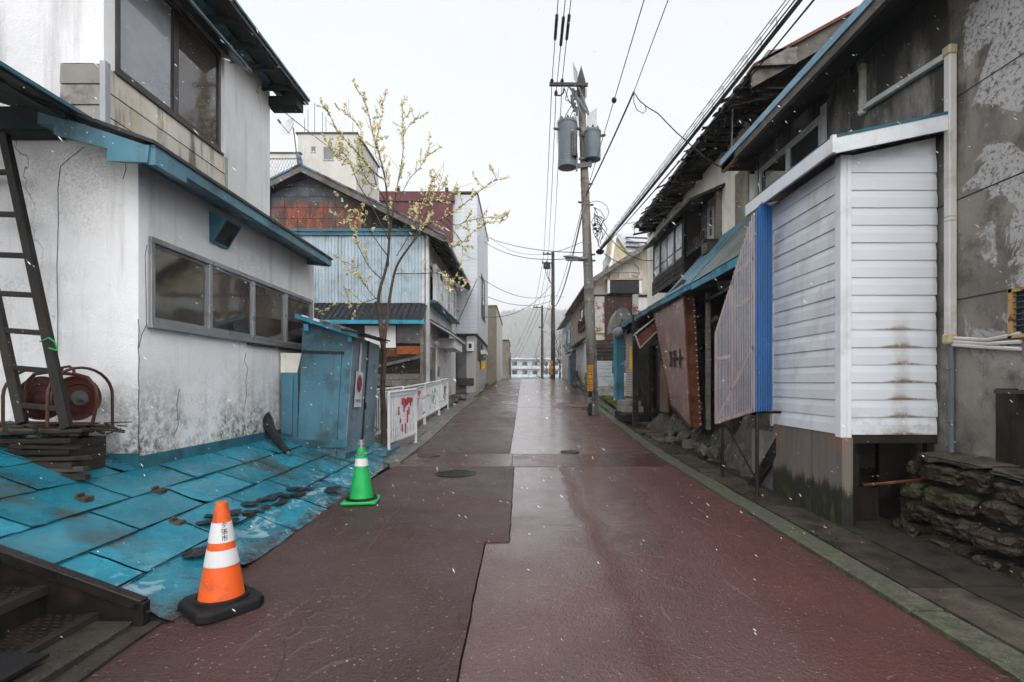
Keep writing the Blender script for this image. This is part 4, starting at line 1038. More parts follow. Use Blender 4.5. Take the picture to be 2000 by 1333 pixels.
for (px, py) in ((598, 640), (683, 662)): MB().beam(F(px, py, 8.0), F(px, py, 8.2), .06, .1).build('rafter_end', M['teal_bright'], SH)
MB().box(-3.62, -2.75, 8.14, 8.19, .62, .74).build('sill_board', M['teal_paint'], SH)
MB().box(-3.55, -2.4, 9.2, 10.25, .33, .4).build('floor_sheet', M['blue_paint'], SH)

# no parking sign wired to the shed
sg = thing('no_parking_sign', 'white no-parking sign with red ring on the blue shed', 'sign', side(.25, .4, .03))
def sgn(u, v, w=.0):
    return side(.12 + u * .22, .44 + v * .27, .035 + w)
MB().hexa([sgn(0, 0, 0), sgn(1, 0, 0), sgn(1, 0, .008), sgn(0, 0, .008), sgn(0, 1, 0), sgn(1, 1, 0), sgn(1, 1, .008), sgn(0, 1, .008)]).build('plate', M['white_paint'], sg)
def disc(r0, r1, w, n=32):
    m = MB(); vs = []
    for k_ in range(n):
        t = 2 * math.pi * k_ / n
        for r_ in (r0, r1): vs.append(sgn(.5 + r_ * math.cos(t), .66 + r_ * math.sin(t) * .62, w))
    m.add(vs, [(2 * i, 2 * i + 1, (2 * i + 3) % (2 * n), (2 * i + 2) % (2 * n)) for i in range(n)]); return m
disc(.001, .30, .0100).build('blue_field', M['navy'], sg); disc(.28, .40, .0106).build('red_ring', M['red_paint'], sg)
MB().add([sgn(.5 - .24, .66 + .14, .0112), sgn(.5 - .16, .66 + .19, .0112), sgn(.5 + .24, .66 - .14, .0112), sgn(.5 + .16, .66 - .19, .0112)], [(0, 1, 2, 3)]).build('red_slash', M['red_paint'], sg)
vs, fs = text_mesh('駐車禁止', .2); MB().add([sgn(.5 + v.x * 1.02, .17 + v.y * .52, .0108) for v in vs], fs).build('lettering', M['black_print'], sg)
MB().hexa([side(.2, .71, .03), side(.25, .71, .03), side(.25, .71, .04), side(.2, .71, .04), side(.2, .93, .03), side(.25, .93, .03), side(.25, .93, .04), side(.2, .93, .04)]).build('strap', M['white_paint'], sg)

# ================================================================== white railing with painted flowers
def railing(label, a, b, flower, col, h=1.15, n=14):
    a = Vector((a[0], a[1], zr(a[1]) + .03)); b = Vector((b[0], b[1], zr(b[1]) + .03))
    t = thing('railing', label, 'railing', (a + b) / 2, 'railing panels along the left pavement')
    for p in (a, b):
        MB().beam(p, p + V(0, 0, h), .05, .05).build('post', M['white_paint'], t, bevel=.005)
        MB().box(p.x - .06, p.x + .06, p.y - .06, p.y + .06, p.z, p.z + .01).build('foot_plate', M['pvc_yellow'], t)
    for z in (h - .06, .22): MB().beam(a + V(0, 0, z), b + V(0, 0, z), .035, .045).build('rail', M['white_paint'], t)
    MB().beam(a + V(0, 0, h + .0), b + V(0, 0, h + .0), .06, .04).build('top_rail', M['white_paint'], t, bevel=.01)
    for i in range(1, n + 1):
        p = a.lerp(b, i / (n + 1)); MB().beam(p + V(0, 0, .22), p + V(0, 0, h - .06), .022, .022).build('bar', M['white_paint'], t)
    d = (b - a).normalized(); nn = d.cross(V(0, 0, 1)).normalized()
    for (u, v0, v1) in flower:
        i = int(u); p = a.lerp(b, (i + 1) / (n + 1)) + nn * .014
        MB().beam(p + V(0, 0, lerp(.25, h - .1, v0)), p + V(0, 0, lerp(.25, h - .1, v1)), .045, .012, nn).build('painted_tile', M[col], t)
red = [(4, .55, .75), (5, .35, .45), (6, .78, .95), (6, .12, .3), (7, .6, .95), (8, .05, .3), (8, .7, .92), (9, .3, .62), (9, .75, .95), (10, .5, .7), (10, .8, .95), (11, .72, .93), (12, .8, .93)]
railing('white railing panel with a red flower nearest the tree', (-2.46, 9.6), (-2.24, 11.0), red, 'red_paint', n=15)
railing('white railing panel with a red flower behind the first panel', (-2.72, 11.9), (-2.72, 14.5), red, 'red_paint', n=16)
blue = [(4, .1, .3), (5, .5, .7), (6, .3, .5), (7, .4, .8), (8, .3, .6), (9, .5, .9), (10, .2, .4), (10, .7, .85), (12, .55, .75), (3, .6, .7)]
railing('white railing panel with a pale blue flower', (-2.72, 14.62), (-2.7, 17.0), blue, 'blue_pale', n=15)
railing('white railing panel with a green flower at the far end', (-2.7, 17.1), (-2.7, 19.1), [(5, .3, .5), (6, .5, .8), (7, .2, .9), (8, .6, .8), (9, .4, .6), (9, .7, .85)], 'moss_green', n=13)
railing('white railing panel set back behind the tree trunk', (-3.05, 10.6), (-2.85, 12.4), [(3, .5, .8), (6, .3, .6), (9, .6, .9)], 'blue_pale', n=14)

# junk and stones behind the railing and at the shed corner
rnd = random.Random(21)
hp_ = thing('stone_heap', 'heap of dark weathered stones by the garage shutter', 'stones', (-3, 21.8, zr(21.8)))
for i in range(9):
    y = rnd.uniform(19.6, 24); x = XL(y) - rnd.uniform(.5, 1.2)
    MB().blob((x, y, zr(y) + .1), (rnd.uniform(.15, .35), rnd.uniform(.2, .4), rnd.uniform(.1, .2)), i, 2, .5).build('stone', M['rock_moss'], hp_)
m = MB()
for i in range(120):
    a = Vector((rnd.uniform(-3.6, -2.8), rnd.uniform(10.2, 17.5), 0)); a.z = zr(a.y) + rnd.uniform(0, .7)
    m.beam(a, a + Vector((rnd.uniform(-.4, .4), rnd.uniform(-.3, .3), rnd.uniform(-.2, .3))), rnd.uniform(.01, .06), .012)
m.build('debris', M['wood_grey'], kind='stuff', label='tangled broken boards and twigs behind the railing', cat='debris')
# ================================================================== LEFT: grey-blue gabled house
C = thing('gabled_house', 'old gabled house with rust-patched tin gable and pale blue siding', 'house', (-7, 22, .8))
CY, CX, AX_, AZ = 18.3, -3.4, -7.6, 9.1
pit = .485
def rake(x): return AZ - pit * abs(x - AX_)
MB().prism([(-12, CY, .4), (CX, CY, .4), (CX, CY, rake(CX) - .05), (AX_, CY, AZ - .05), (-12, CY, rake(-12) - .05)], (0, .15, 0)).build('front_wall', M['shop_dark'], C)
# metal shingles on the gable
tw, th_ = .46, .385
for j in range(5):
    z0 = 7.14 + j * th_
    for i in range(-16, 4):
        x0 = AX_ + i * tw + (tw / 2 if j % 2 else 0) * 0 + .1; x1 = x0 + tw - .012; z1 = z0 + th_ - .01
        if x0 < -9.3: continue
        x1 = min(x1, CX - .02); top = [min(z1, rake(x0) - .1), min(z1, rake(x1) - .1)]
        if max(top) < z0 + .08 or x1 - x0 < .1: continue
        top = [max(t, z0 + .01) for t in top]
        poly = [(x0, CY - .02, z0), (x1, CY - .02, z0), (x1, CY - .012, top[1]), (x0, CY - .012, top[0])]
        MB().prism(poly, (0, .022, 0)).build('tile', M['rusty_tile'], C)
# teal string course
m = MB(); m.box(-9.6, CX - .02, CY - .16, CY, 7.02, 7.12); m.box(-9.6, CX - .05, CY - .11, CY, 6.9, 7.02); m.build('string_course', M['teal_paint'], C)
# ribbed sheet siding
def ribbed(x0, x1, y, z0, z1, pitch, dep, name, mat, parent):
    m = MB(); n = int(round((x1 - x0) / pitch)); pitch = (x1 - x0) / n; pr = []
    for i in range(n):
        a = x0 + i * pitch; pr += [(a, 0), (a + pitch * .72, 0), (a + pitch * .78, dep), (a + pitch * .94, dep)]
    pr.append((x0 + n * pitch, 0))
    for x, o in pr: m.v += [(x, y - o, z0), (x, y - o, z1)]
    for i in range(len(pr) - 1): m.f.append((2 * i, 2 * i + 2, 2 * i + 3, 2 * i + 1))
    return m.build(name, M[mat], parent)
for a, b in ((-9.4, -8.0), (-7.99, -6.5), (-6.49, -4.95), (-4.94, CX)):
    ribbed(a, b, CY - .02, 4.5, 6.9, .115, .025, 'siding_sheet', 'siding_blue', C)
# lean-to roof with blue edge
ns = 22
for i in range(ns):
    a = lerp(-7.6, -3.28, i / ns); b = lerp(-7.6, -3.28, (i + 1) / ns) - .02
    m = MB(); m.slab((a, 17.15, 3.72), (b, 17.15, 3.72), (b, CY - .03, 4.48), (a, CY - .03, 4.48), .02)
    m.beam(((a + .0), 17.15, 3.735), ((a + .0), CY - .03, 4.495), .025, .03); m.build('roof_strip', M['roof_dark'], C)
MB().box(-7.6, -3.2, 17.08, 17.15, 3.62, 3.75).build('leanto_fascia', M['teal_bright'], C)
# plank wall below
for i in range(12):
    z0 = .9 + i * .215
    mt = 'wood_dark_h' if i not in (1, 3, 4) else 'wood_grey'
    xa = -5.9
    while xa < -3.35:
        xb = min(xa + R.uniform(.9, 1.5), -3.32)
        m = MB(); m.box(xa, xb - .01, 17.55 - R.uniform(0, .03), 17.6, z0, z0 + .2); m.build('plank', M[mt], C); xa = xb
MB().box(-6.1, -3.33, 17.6, 17.66, .6, 3.7).build('backing', M['shop_dark'], C)
MB().box(-4.75, -4.2, 17.5, 17.53, 2.55, 2.95).build('tin_patch', M['rust_metal'], C)
MB().box(-4.2, -3.4, 17.49, 17.53, 2.62, 2.9).build('tin_patch', M['rust_bright'], C)
MB().box(-5.3, -4.25, 17.47, 17.5, 2.85, 3.6).build('cloth_sheet', M['cloth_white'], C)
MB().box(-4.2, -3.4, 17.47, 17.5, 3.0, 3.62).build('dark_panel', M['metal_grey'], C)
MB().beam((-4.9, 17.45, 2.2), (-3.35, 17.45, 2.55), .04, .1).build('brace', M['wood_grey'], C)
MB().box(-3.4, -3.3, 17.4, 17.66, .7, 3.7).build('corner_post', M['wood_grey'], C)
# wall to the street
hs_ = [(19.3, 25.2, 4.72, 6.1), (21.9, 25.0, .9, 3.25), (19.0, 19.9, 1.6, 3.0)]
MB().holes(fX(CX), (CY - .03, 27), (.4, 7.1), hs_[:2], -.12, .0).build('street_wall', M['white_wall'], C)
MB().box(-3.36, -3.25, CY - .12, CY + .16, .6, 7.0).build('corner_post', M['white_wall'], C)
window(C, fX(CX + .22), 19.2, 25.2, 4.75, 6.1, 6, 'white_paint', ['glass_bright', 'glass_hazy'], .06, -.1, .03, rail=(.33, .66))
MB().box(CX, CX + .24, 19.1, 25.3, 4.6, 4.74).build('bay_sill', M['teal_paint'], C)
MB().box(CX - .6, CX - .5, 19, 25.5, 4.5, 6.3).build('inner_wall', M['room_dark'], C)
MB().box(CX + .0, CX + .42, 18.6, 25.4, 4.56, 4.62).build('ledge', M['teal_paint'], C)
# canopy over the shutter
MB().slab((-2.62, 18.9, 3.55), (-2.62, 24.4, 3.55), (CX, 24.4, 4.0), (CX, 18.9, 4.0), .06).build('canopy', M['white_paint'], C)
MB().slab((-2.6, 18.85, 3.6), (-2.6, 24.45, 3.6), (CX, 24.45, 4.06), (CX, 18.85, 4.06), .04).build('canopy_roof', M['teal_paint'], C)
MB().box(CX, -2.75, 21.3, 24.2, 3.1, 3.5).build('shutter_box', M['white_paint'], C)
for i in range(24):
    z = .95 + i * .094; MB().box(CX - .06, CX - .02, 21.95, 24.95, z, z + .084).build('shutter_slat', M['alu_white'], C)
MB().box(CX - .2, CX - .15, 21.8, 25.1, .7, 3.4).build('shutter_backing', M['shop_dark'], C)
MB().box(CX, CX + .06, 19.3, 20.2, 1.0, 3.0).build('door', M['wood_grey'], C)
m = MB(); m.box(CX, CX + .12, 20.6, 20.85, 1.9, 2.3); m.build('meter_box', M['metal_grey'], C)
MB().tube([(CX + .05, 20.45, .9), (CX + .05, 20.45, 3.2)], .04, 8).build('drain_pipe', M['white_paint'], C)
MB().lathe([(.05, 0), (.09, .04), (.09, .14), (.04, .2)], (CX + .12, 20.3, 3.1), n=12).build('lamp', M['cloth_white'], C)
# roof: grey timber rake boards, dark sheets
def roofside(x_e, name):
    m = MB(); ze = rake(x_e) + .08
    m.slab((AX_, 17.75, AZ + .1), (AX_, 27.3, AZ + .1), (x_e, 27.3, ze), (x_e, 17.75, ze), .09); m.build(name, M['roof_dark'], C)
    m = MB(); m.hexa([(AX_, 17.7, AZ - .15), (x_e, 17.7, ze - .25), (x_e, 17.76, ze - .25), (AX_, 17.76, AZ - .15), (AX_, 17.7, AZ + .06), (x_e, 17.7, ze - .03), (x_e, 17.76, ze - .03), (AX_, 17.76, AZ + .06)])
    m.build('rake_board', M['wood_grey'], C)
    m = MB(); m.hexa([(AX_, 17.66, AZ + .06), (x_e, 17.66, ze - .03), (x_e, 17.76, ze - .03), (AX_, 17.76, AZ + .06), (AX_, 17.66, AZ + .13), (x_e, 17.66, ze + .03), (x_e, 17.76, ze + .03), (AX_, 17.76, AZ + .13)])
    m.build('rake_cap', M['blue_rust'], C)
roofside(-2.62, 'roof_slope'); roofside(-12.5, 'roof_slope')
MB().slab((-2.65, 17.8, rake(-2.62) - .06), (-2.65, 27.2, rake(-2.62) - .06), (CX, 27.2, rake(CX) - .02), (CX, 17.8, rake(CX) - .02), .03).build('soffit', M['wood_dark'], C)
for i in range(16):
    y = 18 + i * .6; MB().beam((-2.68, y, rake(-2.62) - .13), (CX + .02, y, rake(CX) - .1), .06, .08).build('rafter', M['wood_dark'], C)
MB().box(-2.64, -2.55, 17.8, 25.9, rake(-2.62) - .1, rake(-2.62) + .02).build('gutter', M['roof_dark'], C)
m = MB().tube([(AX_, 17.7, AZ + .1), (AX_ - .02, 17.65, AZ + .35), (AX_ - .12, 17.62, AZ + .5)], [.09, .07, .04], 8); m.build('ridge_end', M['blue_rust'], C)

# dish on the ridge
dsh = thing('satellite_dish', 'white satellite dish on a thin mast above the rusty gable', 'satellite dish', (AX_, 17.9, AZ))
MB().tube([(AX_ - .15, 17.9, AZ), P(573, 250, 17.9)], .022, 6).build('mast', M['metal_grey'], dsh)
dc = P(566, 250, 17.85); dax = Vector((-.55, -.8, .3)).normalized()
MB().lathe([(.001, 0), (.17, .015), (.28, .045), (.35, .08), (.355, .08), (.28, .03), (.14, -.008), (.001, -.015)], dc, dax, 24).build('reflector', M['alu_white'], dsh, smooth=True)
MB().tube([dc - V(0, 0, .22), dc + dax * .38 - V(0, 0, .08)], .012, 5).build('feed_arm', M['metal_grey'], dsh)
MB().tube([dc + dax * .34 - V(0, 0, .08), dc + dax * .46 - V(0, 0, .03)], .035, 6).build('feed_horn', M['metal_grey'], dsh)

# ================================================================== LEFT: tall white-sided building with burgundy front
Dh = thing('sided_building', 'tall white-sided building with a burgundy roof band and tiled ground floor', 'building', (-4.5, 32, 1.3))
DY, DX = 27.5, -2.31
MB().box(-7.4, DX - .02, DY, DY + .2, 4.3, 11.75).build('front_wall', M['siding_fine'], Dh)
MB().holes(fX(DX), (DY + .002, 36.7), (4.3, 11.8), [(30.2, 33.2, 5.6, 8.1)], -.15, 0).build('street_wall', M['siding_fine'], Dh)
window(Dh, fX(DX), 30.2, 33.2, 5.6, 8.1, 2, 'frame_dark', 'glass_dark', .09)
MB().box(-7.4, -3.62, DY - .25, DY - .02, 8.0, 11.3).build('burgundy_panel', M['burgundy'], Dh)
MB().box(-7.5, -3.5, DY - .35, DY - .02, 11.3, 11.75).build('burgundy_cornice', M['burgundy'], Dh)
for x in (-6.6, -4.9, -4.0): MB().box(x, x + .16, DY - .25, DY, 11.76, 12.05).build('roof_stub', M['roof_dark'], Dh)
MB().box(-7.5, DX + .05, DY - .1, 36.8, 11.81, 11.9).build('roof', M['roof_dark'], Dh)
MB().box(-3.66, -3.58, DY - .05, DY, 4.5, 11.2).build('corner_trim', M['pvc_yellow'], Dh)
MB().box(-7.4, -2.9, DY + .6, DY + .8, .8, 4.3).build('tiled_wall', M['dark_tile'], Dh)
MB().box(-2.9, DX - .1, DY + .15, 36.5, .8, 4.3).build('tiled_wall', M['dark_tile_light'], Dh)
MB().box(-7.4, DX, DY, 36.7, 4.2, 4.3).build('floor_soffit', M['shop_dark'], Dh)
MB().box(-3.4, -2.62, DY + .2, DY + .58, 1.9, 3.3).build('steel_cabinet', M['metal_grey'], Dh, bevel=.02)
MB().box(-3.5, -2.5, DY + .1, DY + .6, 1.5, 1.9).build('cabinet_plinth', M['concrete_dark'], Dh)
ac = MB().box(-2.85, -2.5, DY - .1, DY + .2, 3.35, 3.85).build('meter_box', M['white_paint'], Dh)
MB().box(-2.76, -2.6, DY - .11, DY - .1, 3.5, 3.75).build('meter_glass', M['roof_dark'], ac)
for y in (28.8, 30.2, 31.6): MB().box(DX - .12, DX - .04, y, y + .7, 2.9, 4.1).build('shop_window', M['roof_dark'], Dh)
MB().box(DX - .1, DX + .25, 30.5, 32.3, 3.35, 3.6).build('awning', M['cream_wall'], Dh)
yl = thing('lantern_sign', 'small yellow box sign with blue top on the tiled shopfront', 'sign', P(943, 715, 31))
MB().box(-2.36, -2.1, 30.8, 31.2, 2.45, 3.0).build('box', M['yellow_paint'], yl, bevel=.02); MB().box(-2.4, -2.06, 30.76, 31.24, 3.0, 3.2).build('lid', M['teal_paint'], yl)
MB().box(-2.4, -2.3, 30.9, 31.1, 2.5, 2.9).build('bracket', M['metal_dark'], yl)

# tan brick building and the next one over the crest
E = thing('brick_building', 'narrow tan brick building beyond the white-sided one', 'building', (-2, 43, 1.5))
MB().box(-5.5, -1.72, 37.2, 37.4, .5, 7.2).build('brick_wall', M['tan_tile'], E)
MB().box(-1.9, -1.715, 37.405, 49.5, .5, 7.05).build('street_wall', M['beige_wall'], E)
MB().box(-5.6, -1.68, 37.15, 49.6, 7.2, 7.3).build('parapet', M['tan_brick'], E)
Fh = thing('grey_building', 'low grey building just past the crest on the left', 'building', (-1.5, 55, 1.5))
MB().box(-4, -1.15, 51, 51.2, .5, 5.85).build('front_wall', M['tan_brick'], Fh)
MB().box(-1.3, -1.145, 51.21, 60, .5, 5.7).build('street_wall', M['concrete'], Fh)
for y in (52.5, 55): MB().box(-1.14, -1.08, y, y + 1.2, 2.5, 4.3).build('window', M['frame_dark'], Fh)
MB().box(-4.1, -1.1, 50.9, 60.1, 5.86, 5.95).build('parapet', M['concrete_dark'], Fh)

# beige concrete tower and its wing far behind
T = thing('concrete_tower', 'beige concrete block with small windows far behind the gable', 'building', (-17, 48, 0))
MB().holes(fY(45), (-19.55, -14.4), (0, 23.5), [(-18.4, -17.95, 21.9, 22.45), (-17.3, -16.4, 21.2, 22.4), (-15.9, -15.4, 21.9, 22.45)], -.3, 0).build('front_wall', M['beige_wall'], T)
MB().box(-14.6, -14.4, 45.3, 52, 0, 23.5).build('street_wall', M['beige_wall'], T)
MB().box(-19.5, -14.42, 45.32, 52, 23.3, 23.48).build('roof_slab', M['beige_wall'], T)
MB().box(-19.7, -14.25, 44.9, 52.1, 23.5, 23.65).build('parapet', M['frame_dark'], T)
MB().box(-19.4, -14.6, 45.6, 45.7, 19, 23.2).build('inner_wall', M['room_dark'], T)
for h_ in ((-18.4, -17.95, 21.9, 22.45), (-17.3, -16.4, 21.2, 22.4), (-15.9, -15.4, 21.9, 22.45)): window(T, fY(45), *h_, 1, 'alu', 'glass_dark', .07)
for x, h_ in ((-19.2, 1.6), (-18.9, 2.4), (-18.3, 3.0), (-17.6, 2.2), (-17.3, 1.8), (-14.9, 1.2)): MB().tube([(x, 45.6, 23.6), (x, 45.6, 23.6 + h_)], .03, 4).build('aerial', M['metal_grey'], T)
W2 = thing('concrete_wing', 'lower beige wing with lattice balustrade left of the tower', 'building', (-22, 44, 0))
MB().box(-26, -18.6, 43, 43.3, 0, 19.4).build('front_wall', M['beige_wall'], W2)
MB().box(-26, -18.6, 43, 43.2, 20.5, 20.9).build('coping', M['beige_wall'], W2)
m = MB()
for i in range(30): x = -26 + i * .25; m.beam((x, 43.1, 19.4), (x + .5, 43.1, 20.5), .025, .025); m.beam((x + .5, 43.1, 19.4), (x, 43.1, 20.5), .025, .025)
m.build('lattice', M['concrete'], W2)
MB().box(-26.1, -18.4, 42.9, 43.3, 20.9, 21.0).build('parapet', M['frame_dark'], W2)

# ================================================================== willow with catkins
TR = thing('willow_tree', 'slender willow with pale yellow catkins beside the railing', 'tree', P(748, 885, 10.1))
rnd = random.Random(4)
stem = MB(); twig = MB(); cat = MB(); ncat = 0
TD = 10.1
def pp(px, py, d): return P(px, py, TD + d)
main = {
 'trunk': ([(748, 890, 0), (750, 820, 0), (747, 760, .02), (750, 700, 0), (746, 660, 0), (741, 610, 0), (735, 590, 0)], .075, .05),
 'stub': ([(748, 690, 0), (752, 650, .05), (757, 622, .1), (763, 604, .15)], .055, .035),
 'L': ([(740, 600, 0), (741, 570, 0), (755, 520, .0), (760, 470, -.1), (757, 400, -.1), (752, 350, -.15), (740, 300, -.2), (728, 260, -.2), (719, 220, -.2), (709, 190, -.25)], .045, .006),
 'R': ([(757, 615, .1), (763, 570, .1), (775, 520, .05), (805, 475, .0), (835, 440, .1), (870, 425, .2), (905, 400, .3), (935, 375, .3), (970, 350, .4)], .042, .004),
 'M': ([(757, 520, 0), (760, 480, .1), (765, 430, .15), (775, 370, .2), (787, 300, .2), (787, 250, .25), (785, 196, .25)], .03, .004),
 'M2': ([(753, 350, 0), (740, 345, -.3), (715, 320, -.4), (690, 290, -.5), (660, 255, -.5), (637, 212, -.5)], .02, .004),
 'M3': ([(757, 400, -.1), (735, 360, -.2), (725, 330, -.4), (685, 320, -.5), (648, 295, -.5)], .014, .003),
 'l1': ([(760, 470, 0), (725, 400, .3), (700, 360, .3), (685, 320, .3), (670, 300, .4), (645, 285, .4)], .018, .003),
 'l2': ([(757, 500, 0), (735, 470, -.2), (715, 440, -.3), (690, 420, -.3), (665, 390, -.4)], .014, .003),
 'l3': ([(745, 545, 0), (720, 520, -.2), (700, 480, -.3), (690, 445, -.3), (672, 430, -.3)], .013, .003),
 'l4': ([(741, 580, 0), (715, 590, .2), (690, 596, .2), (660, 590, .3), (630, 615, .3)], .011, .003),
 'l5': ([(741, 590, 0), (722, 570, -.3), (705, 545, -.3), (690, 520, -.4)], .01, .003),
 'r1': ([(835, 440, .1), (870, 470, .3), (895, 480, .4), (940, 440, .5), (985, 432, .6)], .013, .003),
 'r2': ([(770, 535, .1), (820, 535, -.2), (860, 535, -.3), (890, 560, -.4), (905, 575, -.4)], .014, .003),
 'r3': ([(870, 425, .2), (890, 440, .4), (920, 430, .5), (960, 425, .6), (985, 430, .6)], .011, .003),
 'r4': ([(805, 475, 0), (830, 420, .3), (850, 390, .4), (880, 380, .5), (900, 365, .5)], .013, .003),
 'r5': ([(775, 400, .1), (800, 350, .3), (822, 325, .3), (838, 290, .4)], .011, .003),
 'r6': ([(775, 500, 0), (810, 440, -.2), (830, 390, -.3), (845, 350, -.4)], .012, .003),
 'm4': ([(752, 340, -.1), (733, 300, .2), (738, 262, .3), (747, 220, .3), (745, 205, .3)], .01, .003),
 'm5': ([(765, 430, .1), (745, 380, -.3), (715, 350, -.4), (700, 300, -.4), (705, 255, -.4), (680, 222, -.4)], .012, .003),
 'm6': ([(787, 265, .2), (800, 245, .3), (812, 232, .3)], .006, .002),
 'r7': ([(860, 430, .2), (900, 470, .5), (900, 520, .5), (885, 545, .5)], .011, .003),
 'm7': ([(775, 460, .1), (800, 430, .5), (815, 400, .6), (850, 380, .6), (862, 350, .6)], .011, .003),
}
paths = {}
for kx, (pts, r0, r1_) in main.items():
    ctrl = [pp(*p) for p in pts]; out = []
    for i in range(len(ctrl) - 1):
        for s_ in range(4):
            t = s_ / 4; p0 = ctrl[max(i - 1, 0)]; p1 = ctrl[i]; p2 = ctrl[i + 1]; p3 = ctrl[min(i + 2, len(ctrl) - 1)]
            out.append(.5 * ((2 * p1) + (p2 - p0) * t + (2 * p0 - 5 * p1 + 4 * p2 - p3) * t * t + (3 * p1 - p0 - 3 * p2 + p3) * t ** 3))
    out.append(ctrl[-1]); n = len(out)
    rs = [.85 * lerp(r0, r1_, (i / (n - 1)) ** .7) for i in range(n)]
    (stem if r0 > .025 else twig).tube(out, rs, 8 if r0 > .025 else 5)
    paths[kx] = (out, rs)
catpos = []
def catkin(p, d):
    d = d.normalized(); catpos.append(p); l = rnd.uniform(.02, .038); c_ = p + d * l * .6
    u = d.orthogonal().normalized() * l * .52; w_ = d.cross(u).normalized() * l * .52
    vs = [c_ - d * l, c_ + u, c_ + w_, c_ - u, c_ - w_, c_ + d * l]
    cat.add(vs, [(0, 2, 1), (0, 3, 2), (0, 4, 3), (0, 1, 4), (5, 1, 2), (5, 2, 3), (5, 3, 4), (5, 4, 1)])
def clothe(pts, f0=.45, dens=26):
    tot = len(pts)
    for i in range(int(tot * f0), tot - 1):
        a, b = pts[i], pts[i + 1]; L = (b - a).length
        for q in range(max(1, int(L * dens))):
            if rnd.random() < .3: continue
            p = a.lerp(b, rnd.random()); dv = (b - a).normalized() * .6 + Vector((rnd.gauss(0, 1), rnd.gauss(0, 1), rnd.gauss(0, 1))).normalized()
            for z_ in range(rnd.choice((1, 2, 2, 3))): catkin(p + Vector((rnd.gauss(0, .012), rnd.gauss(0, .012), rnd.gauss(0, .012))), dv)
for kx, (pts, rs) in paths.items():
    if kx in ('trunk', 'stub'): continue
    clothe(pts, .5, 40)
    n = len(pts)
    for i in range(int(n * (.4 if kx in 'LRM' else .28)), n, 1):
        if rnd.random() < .3: continue
        a = pts[i]; d0 = (pts[min(i + 1, n - 1)] - pts[max(i - 1, 0)]).normalized()
        side_ = Vector((rnd.gauss(0, 1), rnd.gauss(0, .8), rnd.gauss(.1, .7))).normalized()
        d1 = (d0 * .75 + side_ * .75).normalized(); L = rnd.uniform(.12, .42)
        q = [a]; cur = d1
        for s_ in range(4):
            cur = (cur + V(0, 0, .14) + Vector((rnd.gauss(0, .14), rnd.gauss(0, .14), rnd.gauss(0, .1)))).normalized(); q.append(q[-1] + cur * L / 4)
        twig.tube(q, [.005, .0045, .004, .003, .002], 4, False); clothe(q, .25, 56)
for kx, (pts, rs) in paths.items():              # bare fine twigs
    if kx in ('trunk', 'stub'): continue
    for i in range(3, len(pts)):
        if rnd.random() < .45: continue
        d0 = (pts[i] - pts[i - 1]).normalized(); cur = (d0 + Vector((rnd.gauss(0, .8), rnd.gauss(0, .7), rnd.gauss(.3, .5)))).normalized(); L = rnd.uniform(.1, .4); q = [pts[i]]
        for s_ in range(3): cur = (cur + Vector((rnd.gauss(0, .15), rnd.gauss(0, .15), .12))).normalized(); q.append(q[-1] + cur * L / 3)
        twig.tube(q, [.0035, .003, .0025, .0015], 3, False)
stem.build('trunk', M['bark'], TR, smooth=True)
twig.build('branches', M['twig'], TR, smooth=True)
cat.build('catkins', M['catkin'], TR, kind='stuff')
# ================================================================== RIGHT: white clapboard entrance porch
VP_ = thing('entrance_porch', 'white clapboard porch box jutting onto the right pavement', 'porch', (3.75, 5.9, .1))
VX, VY0, VY1, VX1, ZB = 3.27, 5.2, 6.62, 4.235, 1.125
pt = .177
def vboard(fn, u0, u1, v0, v1t, mat):
    "double-lap vinyl board: two sloping faces with a step; v1t = top heights at both ends"
    a, b = v0, v0 + pt
    top = [min(b + .006, v1t[0]), min(b + .006, v1t[1])]
    if min(top) < a + .03: return
    mid = [min(a + pt * .52, top[0] - .012), min(a + pt * .52, top[1] - .012)]
    prof = [(0, .024), (.001, .018)]
    m = MB()
    L = [fn(u0, a, .0), fn(u0, a, .021), fn(u0, mid[0], .021), fn(u0, mid[0] + .010, .0205), fn(u0, top[0], .006), fn(u0, top[0], .0)]
    Rr = [fn(u1, a, .0), fn(u1, a, .021), fn(u1, mid[1], .021), fn(u1, mid[1] + .010, .0205), fn(u1, top[1], .006), fn(u1, top[1], .0)]
    e0, e1 = R.uniform(-.003, .003), R.uniform(-.003, .003)
    if abs(Vector(fn(0, 0, 1)).x - Vector(fn(0, 0, 0)).x) > .5: L = [(x - e0, y_, z_) for x, y_, z_ in L]; Rr = [(x - e1, y_, z_) for x, y_, z_ in Rr]
    else: L = [(x, y_ - e0, z_) for x, y_, z_ in L]; Rr = [(x, y_ - e1, z_) for x, y_, z_ in Rr]
    n = 6; m.add(L + Rr, [tuple(range(n)), tuple(range(n, 2 * n))[::-1]] + [(i, (i + 1) % n, n + (i + 1) % n, n + i) for i in range(n)])
    m.build('clapboard', M[mat], VP_)
for i in range(17):
    z = ZB + i * pt
    vboard(fX(VX, -1), VY0 + .06, VY1 - .05, z, (3.93, 3.93), 'white_siding')
    rag = R.uniform(-.008, .012)
    vboard(fY(VY0, -1), VX + .06, VX1 - .02 + rag, z, (3.92, 4.12), 'stained_siding')
MB().prism([(VX + .076, VY0 - .006, 3.925), (VX1 - .02, VY0 - .006, 3.925), (VX1 - .02, VY0 - .006, 4.14), (VX + .076, VY0 - .006, 3.95)], (0, .03, 0)).build('clapboard', M['white_siding'], VP_)
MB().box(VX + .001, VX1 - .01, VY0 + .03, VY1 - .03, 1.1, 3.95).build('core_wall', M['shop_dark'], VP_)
m = MB(); m.box(VX - .035, VX + .03, VY0 - .032, VY0 + .065, ZB - .03, 3.95); m.build('corner_trim', M['white_siding'], VP_, bevel=.004)
